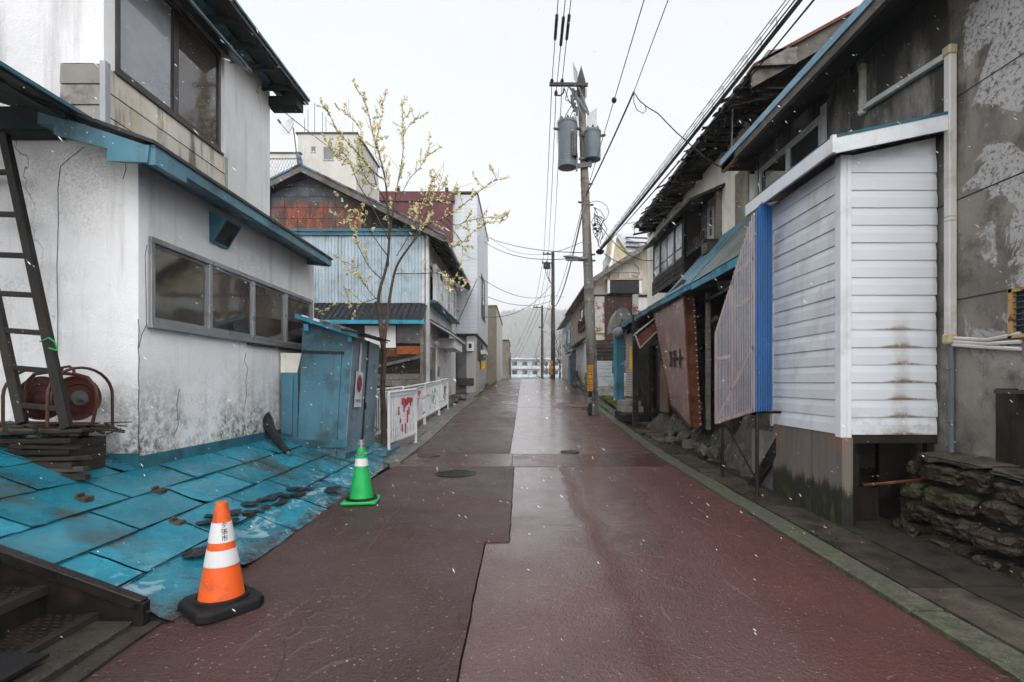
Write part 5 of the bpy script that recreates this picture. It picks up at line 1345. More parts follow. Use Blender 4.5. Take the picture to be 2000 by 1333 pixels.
m = MB(); m.box(VX + .031, VX + .075, VY0 - .034, VY0 - .002, ZB - .03, 3.95); m.build('corner_trim', M['white_siding'], VP_, bevel=.003)
MB().box(VX - .035, VX + .02, VY1 - .05, VY1 + .02, ZB - .03, 3.95).build('corner_trim', M['alu_white'], VP_, bevel=.004)
# roof with white fascia
MB().slab((3.04, 4.98, 4.06), (3.04, 6.9, 4.06), (4.24, 6.9, 4.31), (4.24, 4.98, 4.31), .03).build('roof', M['teal_paint'], VP_)
MB().slab((3.045, 5.0, 4.025), (3.045, 6.88, 4.025), (4.238, 6.88, 4.275), (4.238, 5.0, 4.275), .02).build('soffit', M['white_paint'], VP_)
MB().box(3.03, 3.06, 4.99, 6.89, 3.89, 4.035).build('fascia', M['white_siding'], VP_)
MB().prism([(3.061, 4.985, 3.885), (4.236, 4.985, 4.13), (4.236, 4.985, 4.28), (3.061, 4.985, 4.035)], (0, .025, 0)).build('fascia', M['white_siding'], VP_)
MB().box(3.02, 3.06, 4.95, 4.99, 3.88, 4.05).build('fascia_corner', M['white_siding'], VP_)
MB().prism([P(1625, 283, 5.5), P(1664, 253, 5.5), P(1664, 283, 5.5)], (0, .02, 0)).build('gutter_stop', M['white_siding'], VP_)
# plywood skirt, corner post, dark hollow below
for a, b in ((VY0 + .02, 5.72), (5.73, VY1 - .02)):
    MB().box(VX - .012, VX + .01, a, b, zr(a) - .05, ZB - .01).build('skirt_panel', M['wet_plywood'], VP_)
MB().box(VX - .02, VX + .09, VY0 - .03, VY0 + .018, .02, ZB - .03).build('post', M['wet_plywood'], VP_)
MB().box(VX + .1, VX1, VY0 + .5, VY0 + .55, 0, 1.12).build('back_board', M['shop_dark'], VP_)
MB().box(VX + .08, VX1 - .02, VY0 - .02, VY0 + .05, 1.04, 1.12).build('rail', M['wood_dark_h'], VP_)
MB().box(VX + .095, VX + .14, VY0, VY0 + .05, .1, 1.04).build('stud', M['wood_dark'], VP_)
MB().box(VX1 - .1, VX1 - .04, VY0, VY0 + .06, .3, 1.04).build('stud', M['wood_dark'], VP_)
for i, (x0, x1, z0, z1) in enumerate(((3.42, 3.52, .12, .9), (3.54, 3.75, .1, .55), (3.78, 4.1, .45, 1.02), (3.42, 3.75, .75, 1.03), (3.5, 3.62, .12, .72))):
    MB().box(x0, x1, VY0 + .12 + i * .03, VY0 + .14 + i * .03, z0, z1).build('loose_board', M['wood_dark'], VP_)
MB().box(VX + .1, VX + .5, VY0 - .02, VY0 + .03, .07, .15).build('sill', M['wood_dark_h'], VP_)
MB().tube([(3.45, 5.15, .62), (4.1, 5.0, .72)], .016, 6).build('rusty_pipe', M['rust_metal'], label='short rusty pipe poking out below the white porch', cat='pipe')
MB().tube([(3.92, 4.85, .83), (4.2, 4.95, .87)], .014, 6).build('white_pipe', M['pvc'], label='short white pipe resting on the rock by the porch', cat='pipe')

# corrugated stair shield behind the porch
CS = thing('corrugated_screen', 'clear and blue corrugated plastic screen beside the porch', 'screen', (3.15, 7.6, .9))
def corr(pa, pb, zb, zt, pitch, dep, name, mat):
    "vertical corrugated sheet between plan points pa, pb; zb/zt are functions of t"
    pa, pb = Vector(pa), Vector(pb); L = (pb - pa).length; n = int(L / pitch) * 6; nn = Vector(((pb - pa).y, -(pb - pa).x)).normalized()
    m = MB()
    for i in range(n + 1):
        t = i / n; o = nn * dep * math.sin(i * math.pi / 3); q = pa.lerp(pb, t) + o
        z0, z1 = zb(t), zt(t)
        m.v += [(q.x, q.y, z0), (q.x, q.y, z1)]
    for i in range(n): m.f.append((2 * i, 2 * i + 2, 2 * i + 3, 2 * i + 1))
    return m.build(name, M[mat], CS, smooth=True)
corr((2.9, 6.34), (2.9, 7.62), lambda t: lerp(1.29, 1.03, t), lambda t: lerp(3.78, 2.39, t), .065, .003, 'clear_sheet', 'clear_sheet')
for i in range(24):
    t = (i + .5) / 24; y = lerp(6.36, 7.6, t)
    MB().box(2.882, 2.888, y - .004, y + .004, lerp(1.29, 1.03, t) + .01, lerp(3.78, 2.39, t) - .01).build('rib', M['clear_rib'], CS)
corr((3.22, 6.54), (2.9, 6.32), lambda t: lerp(1.3, 1.29, t), lambda t: lerp(3.9, 3.92, min(1, t * 1.6)) if t < .62 else lerp(3.92, 3.74, (t - .62) / .38), .052, .012, 'blue_sheet', 'blue_clear')
xs_ = 2.91
for a, b in (((xs_, 6.36, 1.29), (xs_, 6.36, 3.7)), ((xs_, 7.6, 1.05), (xs_, 7.6, 2.38)), ((xs_, 7.0, 1.16), (xs_, 7.0, 3.05)), ((xs_, 6.36, 1.31), (xs_, 7.6, 1.06)), ((xs_, 6.36, 2.1), (xs_, 7.55, 1.1)), ((xs_, 6.36, 2.72), (xs_, 7.0, 2.68)), ((xs_, 7.0, 2.02), (xs_, 7.6, 2.0)), ((xs_, 6.34, 3.74), (xs_, 7.6, 2.38)), ((xs_, 6.36, 3.2), (xs_, 6.85, 3.14))):
    MB().beam(a, b, .03, .05).build('batten', M['wood_pink'], CS)
for y, z in ((6.4, 1.28), (7.5, 1.05)): MB().tube([(2.96, y, zr(y) - .1), (2.96, y, z)], .022, 6).build('steel_leg', M['metal_dark'], CS)
MB().tube([(2.97, 6.4, .4), (2.97, 7.4, 1.05)], .014, 6).build('steel_brace', M['metal_dark'], CS)
for y in (6.4, 7.5): MB().tube([(2.95, y, 1.28), (3.6, y, 1.28)], .016, 6).build('steel_arm', M['metal_dark'], CS)
MB().beam((3.15, 7.05, .12), (3.3, 6.45, .95), .05, .14).build('leaning_beam', M['metal_dark'], label='dark steel beam leaning against the plywood skirt', cat='beam')
MB().box(3.3, 3.34, 6.63, 7.3, .1, 1.0).build('plastered_stub', M['concrete'], VP_)

# ================================================================== RIGHT: grey peeling house
G = thing('peeling_house', 'grey concrete house with peeling white paint at the right edge', 'house', (5.5, 6.3, .3))
GX, GY1 = 4.245, 9.15
hw = (7.2, 9.05, 4.5, 5.42)
hv = (3.78, 4.42, 1.0, 1.57)
MB().holes(fX(GX, -1), (4.25, GY1), (.2, 5.95), [hw, (4.2, 4.45, -.1, 1.56)], -.2, 0).build('wall', M['peeling_concrete'], G)
MB().holes(fX(GX, -1), (2.4, 4.249), (.2, 5.25), [(3.2, 4.3, -.1, 1.56)], -.2, 0).build('wall', M['peeling_concrete'], G)
MB().box(GX - .06, 9, 2.3, 4.248, 5.25, 5.33).build('unseen_low_roof', M['roof_dark'], G)  # out-of-view wing, added low so sun and sky reach the porch
MB().box(GX + .21, 9, 2.4, 2.5, .2, 5.24).build('unseen_low_wall', M['peeling_concrete'], G)
MB().box(GX + .001, 9, GY1 - .2, GY1 - .002, .2, 6.8).build('end_wall', M['peeling_concrete'], G)
MB().box(GX + .8, GX + .85, 5.5, GY1 - .25, 3.5, 5.9).build('inner_wall', M['room_dark'], G)
m = MB(); m.box(GX + .28, GX + .3, 8.1, 9.0, 4.5, 5.1); m.build('curtain', M['curtain'], G)
window(G, fX(GX, -1), *hw, 2, 'alu_white', ['glass_dark', 'glass'], .05, -.1, .03)
MB().box(GX - .05, GX - .02, 7.05, 7.16, 4.3, 5.5).build('window_trim', M['alu_white'], G)
MB().box(GX - .05, GX - .02, 9.1, 9.16, 3.6, 5.5).build('window_trim', M['alu_white'], G)
# joints scored in the concrete
for z in (2.45, 3.42, 4.42): MB().box(GX - .003, GX + .001, 2.41, 5.0 if z < 3 else 7.0, z, z + .012).build('wall_joint', M['seam_black'], G)
# roof eave: blue edge over brown board
MB().slab((3.6, 4.2, 5.62), (3.6, 9.16, 5.62), (9.2, 9.16, 8.4), (9.2, 4.2, 8.4), .06).build('roof', M['roof_dark'], G)  # near end cut short out of view to let light onto the porch
MB().box(3.575, 3.6, 4.2, 9.18, 5.53, 5.63).build('eave_strip', M['blue_edge'], G)
MB().box(3.6, 3.66, 4.2, 9.15, 5.42, 5.55).build('eave_board', M['wood_grey'], G)
MB().box(3.6, 3.665, 8.6, 9.17, 5.41, 5.53).build('eave_board', M['wood_orange'], G)
MB().slab((3.66, 4.2, 5.46), (3.66, 9.14, 5.46), (GX, 9.14, 5.72), (GX, 4.2, 5.72), .02).build('soffit', M['soffit_stain'], G)
MB().prism([(3.62, 9.1, 5.43), (GX, 9.1, 5.43), (GX, 9.1, 5.8), (3.62, 9.1, 5.6)], (0, .04, 0)).build('eave_end', M['wood_dark'], G)
# air-conditioner duct cover
px = lambda d, py: CZ + (748 - py) * d / 1000
def duct(pts, r, name, mat, par=G):
    m = MB()
    for a, b in zip(pts, pts[1:]): m.beam(a, b, r, r, (1, 0, 0))
    return m.build(name, M[mat], par, bevel=.008)
dA, dB = 5.0, 6.28
xg = GX - .045
duct([(xg, dA, px(dA, 92)), (xg, dA, px(dA, 655))], .075, 'duct_cover', 'pvc')
duct([(xg, dA, px(dA, 105)), (xg, dB, px(dB, 213))], .065, 'duct_cover', 'pvc')
duct([(xg, dB, px(dB, 222)), (xg, dB, px(dB, 128))], .065, 'duct_cover', 'pvc')
for d, py, s_, mt in ((dA, 100, .1, 'pvc_yellow'), (dB, 133, .085, 'pvc_yellow'), (dB, 218, .08, 'pvc'), (dA, 662, .1, 'pvc_yellow')):
    z = px(d, py); MB().box(xg - s_ / 2, xg + .04, d - s_ / 2, d + s_ / 2, z - s_ / 2, z + s_ / 2).build('duct_joint', M[mt], G, bevel=.015)
for py in (425, 433): MB().box(xg - .041, xg + .04, dA - .041, dA + .041, px(dA, py), px(dA, py) + .006).build('duct_clip', M['pvc_yellow'], G)
for o in (0, .035, -.03): MB().tube([(xg, 4.97, px(5, 668) + o), (xg, 4.6, px(4.6, 672) + o), (xg, 4.3, px(4.3, 668) + o * 2)], .018, 6).build('hose', M['pvc'], G, smooth=True)
MB().tube([(xg + .01, dA, px(dA, 680)), (xg + .01, dA, px(dA, 892))], .026, 8).build('drain_pipe', M['tank_grey'], G, smooth=True)
for py in (724, 828): MB().lathe([(.032, 0), (.032, .03)], (xg + .01, dA, px(dA, py)), n=10).build('pipe_clip', M['metal_grey'], G)
# barred vent window and door at the edge
m = MB(); y0, y1, z0, z1 = 4.1, 4.36, 2.06, 2.42
MB().box(GX - .02, GX - .004, y0, y1, z0, z1).build('vent_back', M['navy_dark'], G)
for z in (z0 - .03, z1): MB().box(GX - .06, GX - .002, y0, y1 + .04, z, z + .03).build('vent_frame', M['pvc_rust'], G)
MB().box(GX - .06, GX - .002, y1, y1 + .035, z0 - .03, z1 + .03).build('vent_frame', M['pvc_rust'], G)
for i in range(7): MB().box(GX - .05, GX - .03, y0, y1, z0 + .02 + i * .05, z0 + .026 + i * .05).build('vent_bar', M['metal_grey'], G)
MB().box(GX + .1, GX + .14, 3.2, 4.35, .8, 1.53).build('door', M['pvc'], G)
MB().box(GX - .02, GX + .1, 4.36, 4.55, .75, 1.6).build('door_jamb', M['wood_dark'], G)
MB().box(GX - .03, GX + .1, 3.2, 4.56, 1.555, 1.59).build('door_head', M['frame_dark'], G)
m = MB(); m.box(GX + .092, GX + .1, 4.1, 4.2, 1.16, 1.3); m.build('door_plate', M['cream_board'], G); MB().box(GX + .086, GX + .092, 4.12, 4.15, 1.2, 1.26).build('keyhole', M['black_print'], G)

# rock outcrop the house stands on
def rough(name, label, x0, x1, y0, y1, zf, nx, ny, mat, amp, seed, cat_='rock', fr=2.0, base=-.3):
    m = MB()
    for j in range(ny + 1):
        for i in range(nx + 1):
            x = lerp(x0, x1, i / nx); y = lerp(y0, y1, j / ny); v = Vector((x * fr, y * fr, seed))
            dx = amp * .5 * noise.turbulence(v + V(5, 0, 0), 4, False); z = zf(i / nx, j / ny, x, y) + amp * (noise.turbulence(v, 5, False) - .5)
            m.v.append((x - dx * .6 + .1 * amp, y, z))
    for j in range(ny):
        for i in range(nx):
            a = j * (nx + 1) + i; m.f.append((a, a + 1, a + nx + 2, a + nx + 1))
    return m.build(name, M[mat], label=label, cat=cat_, smooth=False)
RW = thing('stone_ledge', 'dark mossy stone retaining wall below the grey house at right', 'retaining wall', (4.0, 3.4, .1))
rnd = random.Random(15)
MB().hexa([(3.84, 1.5, -.2), (4.5, 1.5, -.2), (4.5, 5.1, -.1), (3.84, 5.1, -.1), (3.98, 1.5, .80), (4.5, 1.5, .80), (4.5, 5.1, .88), (3.98, 5.1, .88)]).build('core', M['seam_black'], RW)
def stone(c, r, seed):
    bm = bmesh.new(); bmesh.ops.create_icosphere(bm, subdivisions=3, radius=1); vs = []
    for v in bm.verts:
        p = v.co; k_ = 1 / max(1e-3, (abs(p.x) ** 5 + abs(p.y) ** 5 + abs(p.z) ** 5) ** .2)
        q = Vector((p.x * r[0], p.y * r[1], p.z * r[2])) * k_
        n_ = noise.turbulence(Vector((c[0] + q.x, c[1] + q.y, c[2] + q.z)) * 5 + V(seed, 0, 0), 4, False) - .4
        vs.append(Vector(c) + q + p * .05 * n_ + p * .03 * noise.noise(q * 14 + V(seed, 3, 0)))
    m = MB().add(vs, [[v.index for v in f.verts] for f in bm.faces]); bm.free(); return m
for row in range(4):
    y = 1.5 + rnd.uniform(-.2, .0)
    while y < 5.12:
        L = rnd.uniform(.24, .62); L = min(L, 5.16 - y); h = .19
        if L > .1:
            z0 = zr(y) - .04 + row * .2; x = 3.74 + row * .055 + rnd.uniform(-.03, .03)
            stone((x + .14, y + L / 2, z0 + h / 2 + rnd.uniform(-.012, .012)), (.2, L / 2 * .98, h / 2 * 1.04), rnd.uniform(0, 50)).build('stone', M['rock'], RW)
        y += L
y = 1.5
while y < 5.1:                              # flat capping stones
    L = min(rnd.uniform(.6, 1.1), 5.16 - y)
    if L > .12: stone((4.18, y + L / 2, zr(y) + .80 + rnd.uniform(-.01, .01)), (.3, L / 2 * .99, .05), rnd.uniform(0, 50)).build('capping_stone', M['pavement_wet'], RW)
    y += L
rough('rock_outcrop', 'mossy stone footing under the stair screen', 3.2, 4.3, 6.65, 8.9, lambda u, v, x, y: zr(y) - .05 + min(1, u * 2) * .9, 24, 50, 'rock_moss', .3, 9)
ftg = rough('rock_outcrop', 'rough mossy footing under the old shops', 3.12, 4.4, 8.7, 13.6, lambda u, v, x, y: zr(y) - .03 + min(1, u * 2.6) * .62, 24, 90, 'rock_moss', .3, 14)
rnd = random.Random(31)
for i in range(7):
    y = 8.6 + i * .42 + rnd.uniform(-.1, .1)
    MB().blob((3.26 + rnd.uniform(-.06, .12), y, zr(y) + .12 + rnd.uniform(0, .3)), (.15, .2, .12), i, 1, .9, 2.2).build('footing_stone', M['rock_moss'], ftg)
for i, (y, x) in enumerate(((11.2, 3.15), (12.0, 3.2), (12.6, 3.1))):
    MB().hexa([(x - .25, y - .3, zr(y) + .04), (x + .25, y - .35, zr(y) + .05), (x + .22, y + .3, zr(y) + .06), (x - .2, y + .3, zr(y) + .05), (x - .25, y - .3, zr(y) + .12), (x + .25, y - .35, zr(y) + .14), (x + .22, y + .3, zr(y) + .13), (x - .2, y + .3, zr(y) + .12)]).build('flat_stone', M['pavement_wet'], label=('nearest', 'middle', 'farthest')[i] + ' of three flat wet slabs lying before the rusted shops', cat='stone', bevel=.02)

# ================================================================== RIGHT: derelict row of shops
H = thing('derelict_shophouse', 'derelict two-storey shophouse with splintered eaves and teal awning roof', 'house', (5, 12.5, .8))
HX, HY0, HY1 = 4.12, 9.2, 16.6
hw2 = [(10.62, 11.25, 4.7, 5.5), (11.5, 13.75, 4.3, 5.35)]
MB().holes(fX(HX, -1), (HY0, HY1), (4.1, 6.6), hw2, -.15, 0).build('upper_wall', M['cream_light'], H)
MB().box(HX + .9, HX + .95, HY0, HY1, .5, 6.9).build('inner_wall', M['room_dark'], H)
MB().prism([(HX + .001, HY0 - .03, 5.4), (9, HY0 - .03, 5.4), (9, HY0 - .03, 9.6), (HX + .001, HY0 - .03, 6.85)], (0, .1, 0)).build('gable_wall', M['wood_dark'], H)
MB().prism([(HX + .001, HY1 - .1, .8), (9, HY1 - .1, .8), (9, HY1 - .1, 9.6), (HX + .001, HY1 - .1, 6.85)], (0, .1, 0)).build('gable_wall', M['wood_dark'], H)
# main roof
pz = .55
def hroof(x): return 6.42 + (x - 3.55) * pz
MB().slab((3.56, 8.15, hroof(3.56) + .1), (3.56, 15.8, hroof(3.56) + .1), (9.2, 15.8, hroof(9.2) + .1), (9.2, 8.15, hroof(9.2) + .1), .07).build('roof', M['roof_dark'], H)
MB().hexa([(3.62, 7.98, hroof(3.62) - .2), (9, 7.98, hroof(9) - .2), (9, 8.03, hroof(9) - .2), (3.62, 8.03, hroof(3.62) - .2), (3.62, 7.98, hroof(3.62) + .08), (9, 7.98, hroof(9) + .08), (9, 8.03, hroof(9) + .08), (3.62, 8.03, hroof(3.62) + .08)]).build('rake_board', M['wood_grey'], H)
MB().hexa([(3.6, 7.9, hroof(3.6) + .08), (9, 7.9, hroof(9) + .08), (9, 8.15, hroof(9) + .08), (3.6, 8.15, hroof(3.6) + .08), (3.6, 7.9, hroof(3.6) + .13), (9, 7.9, hroof(9) + .13), (9, 8.15, hroof(9) + .13), (3.6, 8.15, hroof(3.6) + .13)]).build('rake_cap', M['rust_metal'], H)
MB().prism([P(1478, 128, 7.9), P(1556, 125, 7.9), P(1556, 92, 7.9), P(1500, 98, 7.9)], (0, .03, 0)).build('rake_patch', M['wood_grey'], H)
rnd = random.Random(8)
for i in range(52):                         # splintered eave boards
    y = 8.2 + i * .147
    gap = 8.75 < y < 9.5
    x0 = 3.5 + rnd.uniform(-.08, .08) + (.35 if gap else 0); x1 = 4.35
    dz = rnd.uniform(-.03, .03); dr = -.16 * rnd.random() ** 3
    m = MB(); m.hexa([(x0, y, hroof(x0) + dz + dr - .03), (x1, y, 6.36), (x1, y + .13, 6.36), (x0, y + rnd.uniform(.08, .15), hroof(x0) + dz + dr - .03),
                      (x0, y, hroof(x0) + dz + dr), (x1, y, 6.39), (x1, y + .13, 6.39), (x0, y + .13, hroof(x0) + dz + dr)])
    m.build('eave_board', M['wood_dark'], H)
for i in range(16):
    y = 8.3 + i * .47; x0 = 3.4 + rnd.uniform(-.05, .12)
    MB().beam((x0, y, hroof(x0) + .07 + rnd.uniform(-.05, .04)), (4.3, y + rnd.uniform(-.15, .15), hroof(4.3) + .05), .1, .02).build('roof_lath', M['wood_dark'], H)
m = MB()
for i in range(160):
    y = rnd.uniform(8.1, 15.8); x = rnd.uniform(3.4, 4.1); z = 6.4 - rnd.uniform(.0, .16)
    a = Vector((x, y, z)); m.beam(a, a + Vector((rnd.uniform(-.15, .15), rnd.uniform(-.3, .3), rnd.uniform(-.12, .1))), rnd.uniform(.015, .05), .012)
m.build('eave_splinters', M['wood_dark'], H, kind='stuff')
for y in (9.0, 10.2, 11.6, 13, 14.4, 15.6): MB().beam((3.62, y, 6.32), (4.4, y, 6.3), .08, .1).build('rafter', M['wood_dark'], H)
MB().beam((3.72, 8.2, hroof(3.72) - .12), (3.72, 15.7, hroof(3.72) - .1), .07, .1).build('eave_beam', M['wood_dark'], H)
MB().tube([(3.62, 8.7, 6.55), (3.6, 8.72, 5.6)], .012, 5).build('hanging_rod', M['metal_grey'], H)
# oriel window, hood, recessed window
OX = 3.62
MB().holes(fX(OX, -1), (11.3, 13.95), (4.1, 5.42), [(11.42, 13.85, 4.42, 5.32)], -.06, 0).build('oriel_frame', M['wood_dark'], H)
MB().box(OX + .002, HX - .001, 11.3, 11.36, 4.1, 5.42).build('oriel_side', M['wood_dark'], H)
MB().box(OX + .002, HX - .001, 13.89, 13.95, 4.1, 5.42).build('oriel_side', M['wood_dark'], H)
window(H, fX(OX, -1), 11.42, 13.85, 4.42, 5.32, 4, 'frame_dark', 'glass_bright', .04, -.05, .01, rail=(.3,), sill=False)
MB().box(OX + .2, OX + .22, 11.4, 13.85, 4.2, 5.4).build('oriel_curtain', M['cloth_white'], H)
MB().slab((OX - .22, 10.3, 5.36), (OX - .22, 14.2, 5.36), (HX, 14.2, 5.68), (HX, 10.3, 5.68), .05).build('window_hood', M['wood_dark'], H)
boards(H, 'board', fX(OX, -1), 11.28, 13.97, 4.02, 4.4, 3, 'wood_dark_h', .02, .008)
window(H, fX(HX, -1), 10.62, 11.22, 4.72, 5.48, 2, 'alu_white', 'glass_dark', .07, -.08, .03, rail=(.33, .66))
for y in (10.45, 11.24): MB().box(HX - .12, HX - .002, y, y + .13, 4.1, 5.6).build('window_post', M['wood_grey'], H)
MB().box(3.66, HX - .002, 10.2, 11.28, 4.42, 4.52).build('balcony_shelf', M['wood_dark_h'], H)
for i in range(9): y = 10.25 + i * .12; MB().box(3.66, 3.69, y, y + .05, 4.53, 4.7).build('baluster', M['wood_dark'], H)
MB().box(3.66, 3.9, 10.05, 10.35, 4.22, 4.42).build('shelf_bracket', M['concrete_dark'], H)
MB().box(HX - .03, HX - .002, 9.2, 9.75, 4.1, 5.6).build('stained_panel', M['mould_panel'], H)
# awning roof: steep, pale teal, with broken teal fascia
AXE, AZE = 3.0, 3.42
secs = [7.0, 8.0, 9.0, 9.9, 10.8, 12.0, 13.2, 14.4, 15.6, 16.8]
for i, (a, b) in enumerate(zip(secs, secs[1:])):
    sag = R.uniform(-.02, .02)
    MB().slab((AXE, a + .004, AZE + sag), (AXE, b - .004, AZE + sag), (HX - .03, b - .004, AZE + (1.22 if i < 4 else .6)), (HX - .03, a + .004, AZE + (1.22 if i < 4 else .6)), .03).build('awning_sheet', M['teal_roof_pale' if i < 2 else 'blue_paint'], H)
    MB().box(AXE - .012, AXE + .012, a, b - R.uniform(.005, .05), AZE - .14 + R.uniform(-.02, .02) + sag, AZE - .033 + sag).build('awning_fascia', M['teal_bright' if i < 4 else 'teal_paint'], H)
MB().box(AXE - .02, AXE + .03, 7, 16.8, AZE - .032, AZE - .026).build('awning_drip', M['roof_dark'], H)
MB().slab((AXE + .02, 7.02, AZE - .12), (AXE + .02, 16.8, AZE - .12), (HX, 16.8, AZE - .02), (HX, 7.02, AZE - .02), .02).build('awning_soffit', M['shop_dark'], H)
MB().prism([P(1400, 536, 8.3), P(1436, 530, 8.3), P(1430, 565, 8.3), P(1404, 566, 8.3)], (0, .03, 0)).build('hanging_panel', M['teal_roof_pale'], H)
MB().beam((3.08, 7.4, 3.05), (3.35, 9.3, 3.12), .03, .05).build('awning_lath', M['wood_dark'], H)
# shopfront: dark openings, posts and panels
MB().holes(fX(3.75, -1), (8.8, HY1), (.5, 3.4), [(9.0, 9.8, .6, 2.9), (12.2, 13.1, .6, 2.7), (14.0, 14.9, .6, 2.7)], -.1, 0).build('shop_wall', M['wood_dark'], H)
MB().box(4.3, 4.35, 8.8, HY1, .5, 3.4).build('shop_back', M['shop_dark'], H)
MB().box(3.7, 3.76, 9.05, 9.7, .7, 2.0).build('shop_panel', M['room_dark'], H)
MB().box(3.4, 3.46, 9.3, 9.4, .8, 3.3).build('shop_post', M['wood_grey'], H)
MB().beam((3.3, 8.6, 2.75), (3.6, 9.6, 2.8), .05, .06).build('shop_rail', M['wood_orange_dull'], H)
MB().box(3.48, 3.52, 12.1, 12.75, .95, 2.1).build('brown_door', M['door_brown'], H)
for z in (2.72, 2.95): MB().box(3.5, 3.54, 9.9, 13.5, z, z + .05).build('shop_rail', M['wood_dark_h'], H)
# shutter and teal post at the far shop
for i in range(26):
    z = 1.24 + i * .074; MB().box(3.33, 3.36, 15.15, 16.15, z, z + .06).build('shutter_slat', M['shutter_cream'], H)
MB().box(3.361, 3.38, 15.1, 16.2, 1.2, 3.3).build('shutter_backing', M['shop_dark'], H)
MB().box(3.02, 3.3, 16.25, 16.45, 1.1, 3.2).build('teal_post', M['teal_paint'], H)
MB().box(2.99, 3.06, 16.24, 16.4, 1.1, 3.2).build('post_trim', M['teal_bright'], H)
tp = thing('wooden_post', 'tall dark wooden post holding the rusty lightbox', 'post', (3.05, 13.5, .6))
MB().box(2.97, 3.11, 13.45, 13.6, .5, 3.45).build('shaft', M['wood_dark'], tp, bevel=.008)
MB().box(2.975, 3.105, 13.455, 13.595, 3.451, 3.98).build('painted_top', M['white_rust'], tp, bevel=.008)
MB().tube([(2.94, 13.4, .7), (2.94, 13.4, 2.9)], .012, 5).build('conduit', M['metal_grey'], tp)
ym = MB().box(2.88, 2.93, 13.4, 13.5, 2.0, 2.6); ym.build('yellow_plate', M['yellow_paint'], label='narrow yellow plate on the post by the shutter', cat='sign')
# rusty lightbox hanging askew
LB = thing('lightbox_sign', 'rusty broken lightbox hanging askew from the wooden post', 'sign', P(1262, 650, 12.4))
q4 = [P(1240, 655, 12.6), P(1284, 620, 12.2), P(1292, 640, 12.2), P(1250, 682, 12.6)]
MB().prism([q4[0].lerp(q4[1], .08) + V(0, .02, -.09), q4[1] + V(0, .02, -.06), q4[2], q4[3]], (.02, .25, 0)).build('rusty_face', M['rust_metal'], LB)
for a, b in ((0, 1), (1, 2), (2, 3), (3, 0)): MB().beam(q4[a] + V(0, -.01, .02), q4[b] + V(0, -.01, .02), .03, .03).build('frame', M['alu'], LB)
for t in (.12, .3, .5, .7): MB().beam(q4[0].lerp(q4[1], t), q4[0].lerp(q4[1], t + .12) + V(0, .25, -.1), .012, .012).build('tube_bracket', M['alu_white'], LB)
MB().hexa([q4[0] + V(0, 0, .0), q4[1] + V(0, 0, 0), q4[1] + V(.02, .25, 0), q4[0] + V(.02, .25, 0), q4[0] + V(0, 0, .05), q4[1] + V(0, 0, .05), q4[1] + V(.02, .25, .05), q4[0] + V(.02, .25, .05)]).build('top_tray', M['alu'], LB)
# globe lamp, barrel canopy
gl_ = thing('globe_lamp', 'frosted drum lamp under the awning by the teal post', 'lamp', P(1208, 650, 15.2))
MB().lathe([(.02, -.17), (.1, -.16), (.15, -.1), (.16, .04), (.14, .12), (.04, .14)], P(1208, 650, 15.2), (.9, -.2, .3), 20).build('shade', M['tank_grey'], gl_, smooth=True)
MB().tube([P(1210, 640, 15.2), P(1215, 625, 15.3)], .02, 6).build('stem', M['metal_dark'], gl_)
BC = thing('barrel_canopy', 'small pale barrel-vaulted canopy over the far shop door', 'canopy', P(1215, 650, 17.3))
n = 10; m = MB(); c0 = Vector((3.42, 17.0, 3.35)); rw, rh = .38, .8
for k_ in range(n):
    t0, t1 = math.pi * k_ / n, math.pi * (k_ + 1) / n
    a, b = (c0 + Vector((-rw * math.cos(t), 0, rh * math.sin(t))) for t in (t0, t1))
    MB().slab(a, b, b + V(0, .9, 0), a + V(0, .9, 0), .03).build('vault_strip', M['concrete'], BC)
for k_ in range(6):
    z0, z1 = rh * k_ / 6, rh * (k_ + 1) / 6 - .012; x0 = rw * math.sqrt(max(0, 1 - (z0 / rh) ** 2)); x1 = rw * math.sqrt(max(0, 1 - (z1 / rh) ** 2))
    MB().prism([c0 + V(-x0, .02, z0), c0 + V(x0, .02, z0), c0 + V(x1, .02, z1), c0 + V(-x1, .02, z1)], (0, .03, 0)).build('front_board', M['concrete'], BC)
# steps and box planter
MB().box(2.95, 3.6, 14.2, 16.0, zr(15) + .1, zr(15) + .32).build('step', M['rubber'], H, bevel=.02)
MB().box(3.0, 3.6, 14.9, 15.9, zr(15) + .32, zr(15) + .5).build('step', M['concrete'], H, bevel=.02)
MB().box(3.1, 3.6, 15.2, 16.4, zr(15) + .5, zr(15) + .66).build('step', M['concrete'], H, bevel=.02)

# big brown sign board leaning off the shopfront
SB = thing('sign_board', 'large brown rusted sign board tilting out from the shopfront', 'sign', P(1340, 835, 9.4))
TRc, BRc, TLc, BLc = P(1334, 548, 9.62), P(1349, 834, 9.4), P(1276, 606, 12.0), P(1312, 792, 11.35)
ex = Vector((.16, .1, 0))
m = MB(); ng = 10
for o_ in (V(0, 0, 0), ex):
    for j in range(ng + 1):
        for i in range(ng + 1): m.v.append(tuple(TLc.lerp(TRc, i / ng).lerp(BLc.lerp(BRc, i / ng), j / ng) + o_))
nv_ = (ng + 1) ** 2
for j in range(ng):
    for i in range(ng): a = j * (ng + 1) + i; m.f += [(a, a + 1, a + ng + 2, a + ng + 1), (nv_ + a + ng + 1, nv_ + a + ng + 2, nv_ + a + 1, nv_ + a)]
m.build('panel', M['sign_brown'], SB)
def sb(u, v, o=.004):
    p = TLc.lerp(TRc, u).lerp(BLc.lerp(BRc, u), v); nn = ((TRc - TLc).cross(BLc - TLc)).normalized()
    if nn.x > 0: nn = -nn
    return p + nn * o
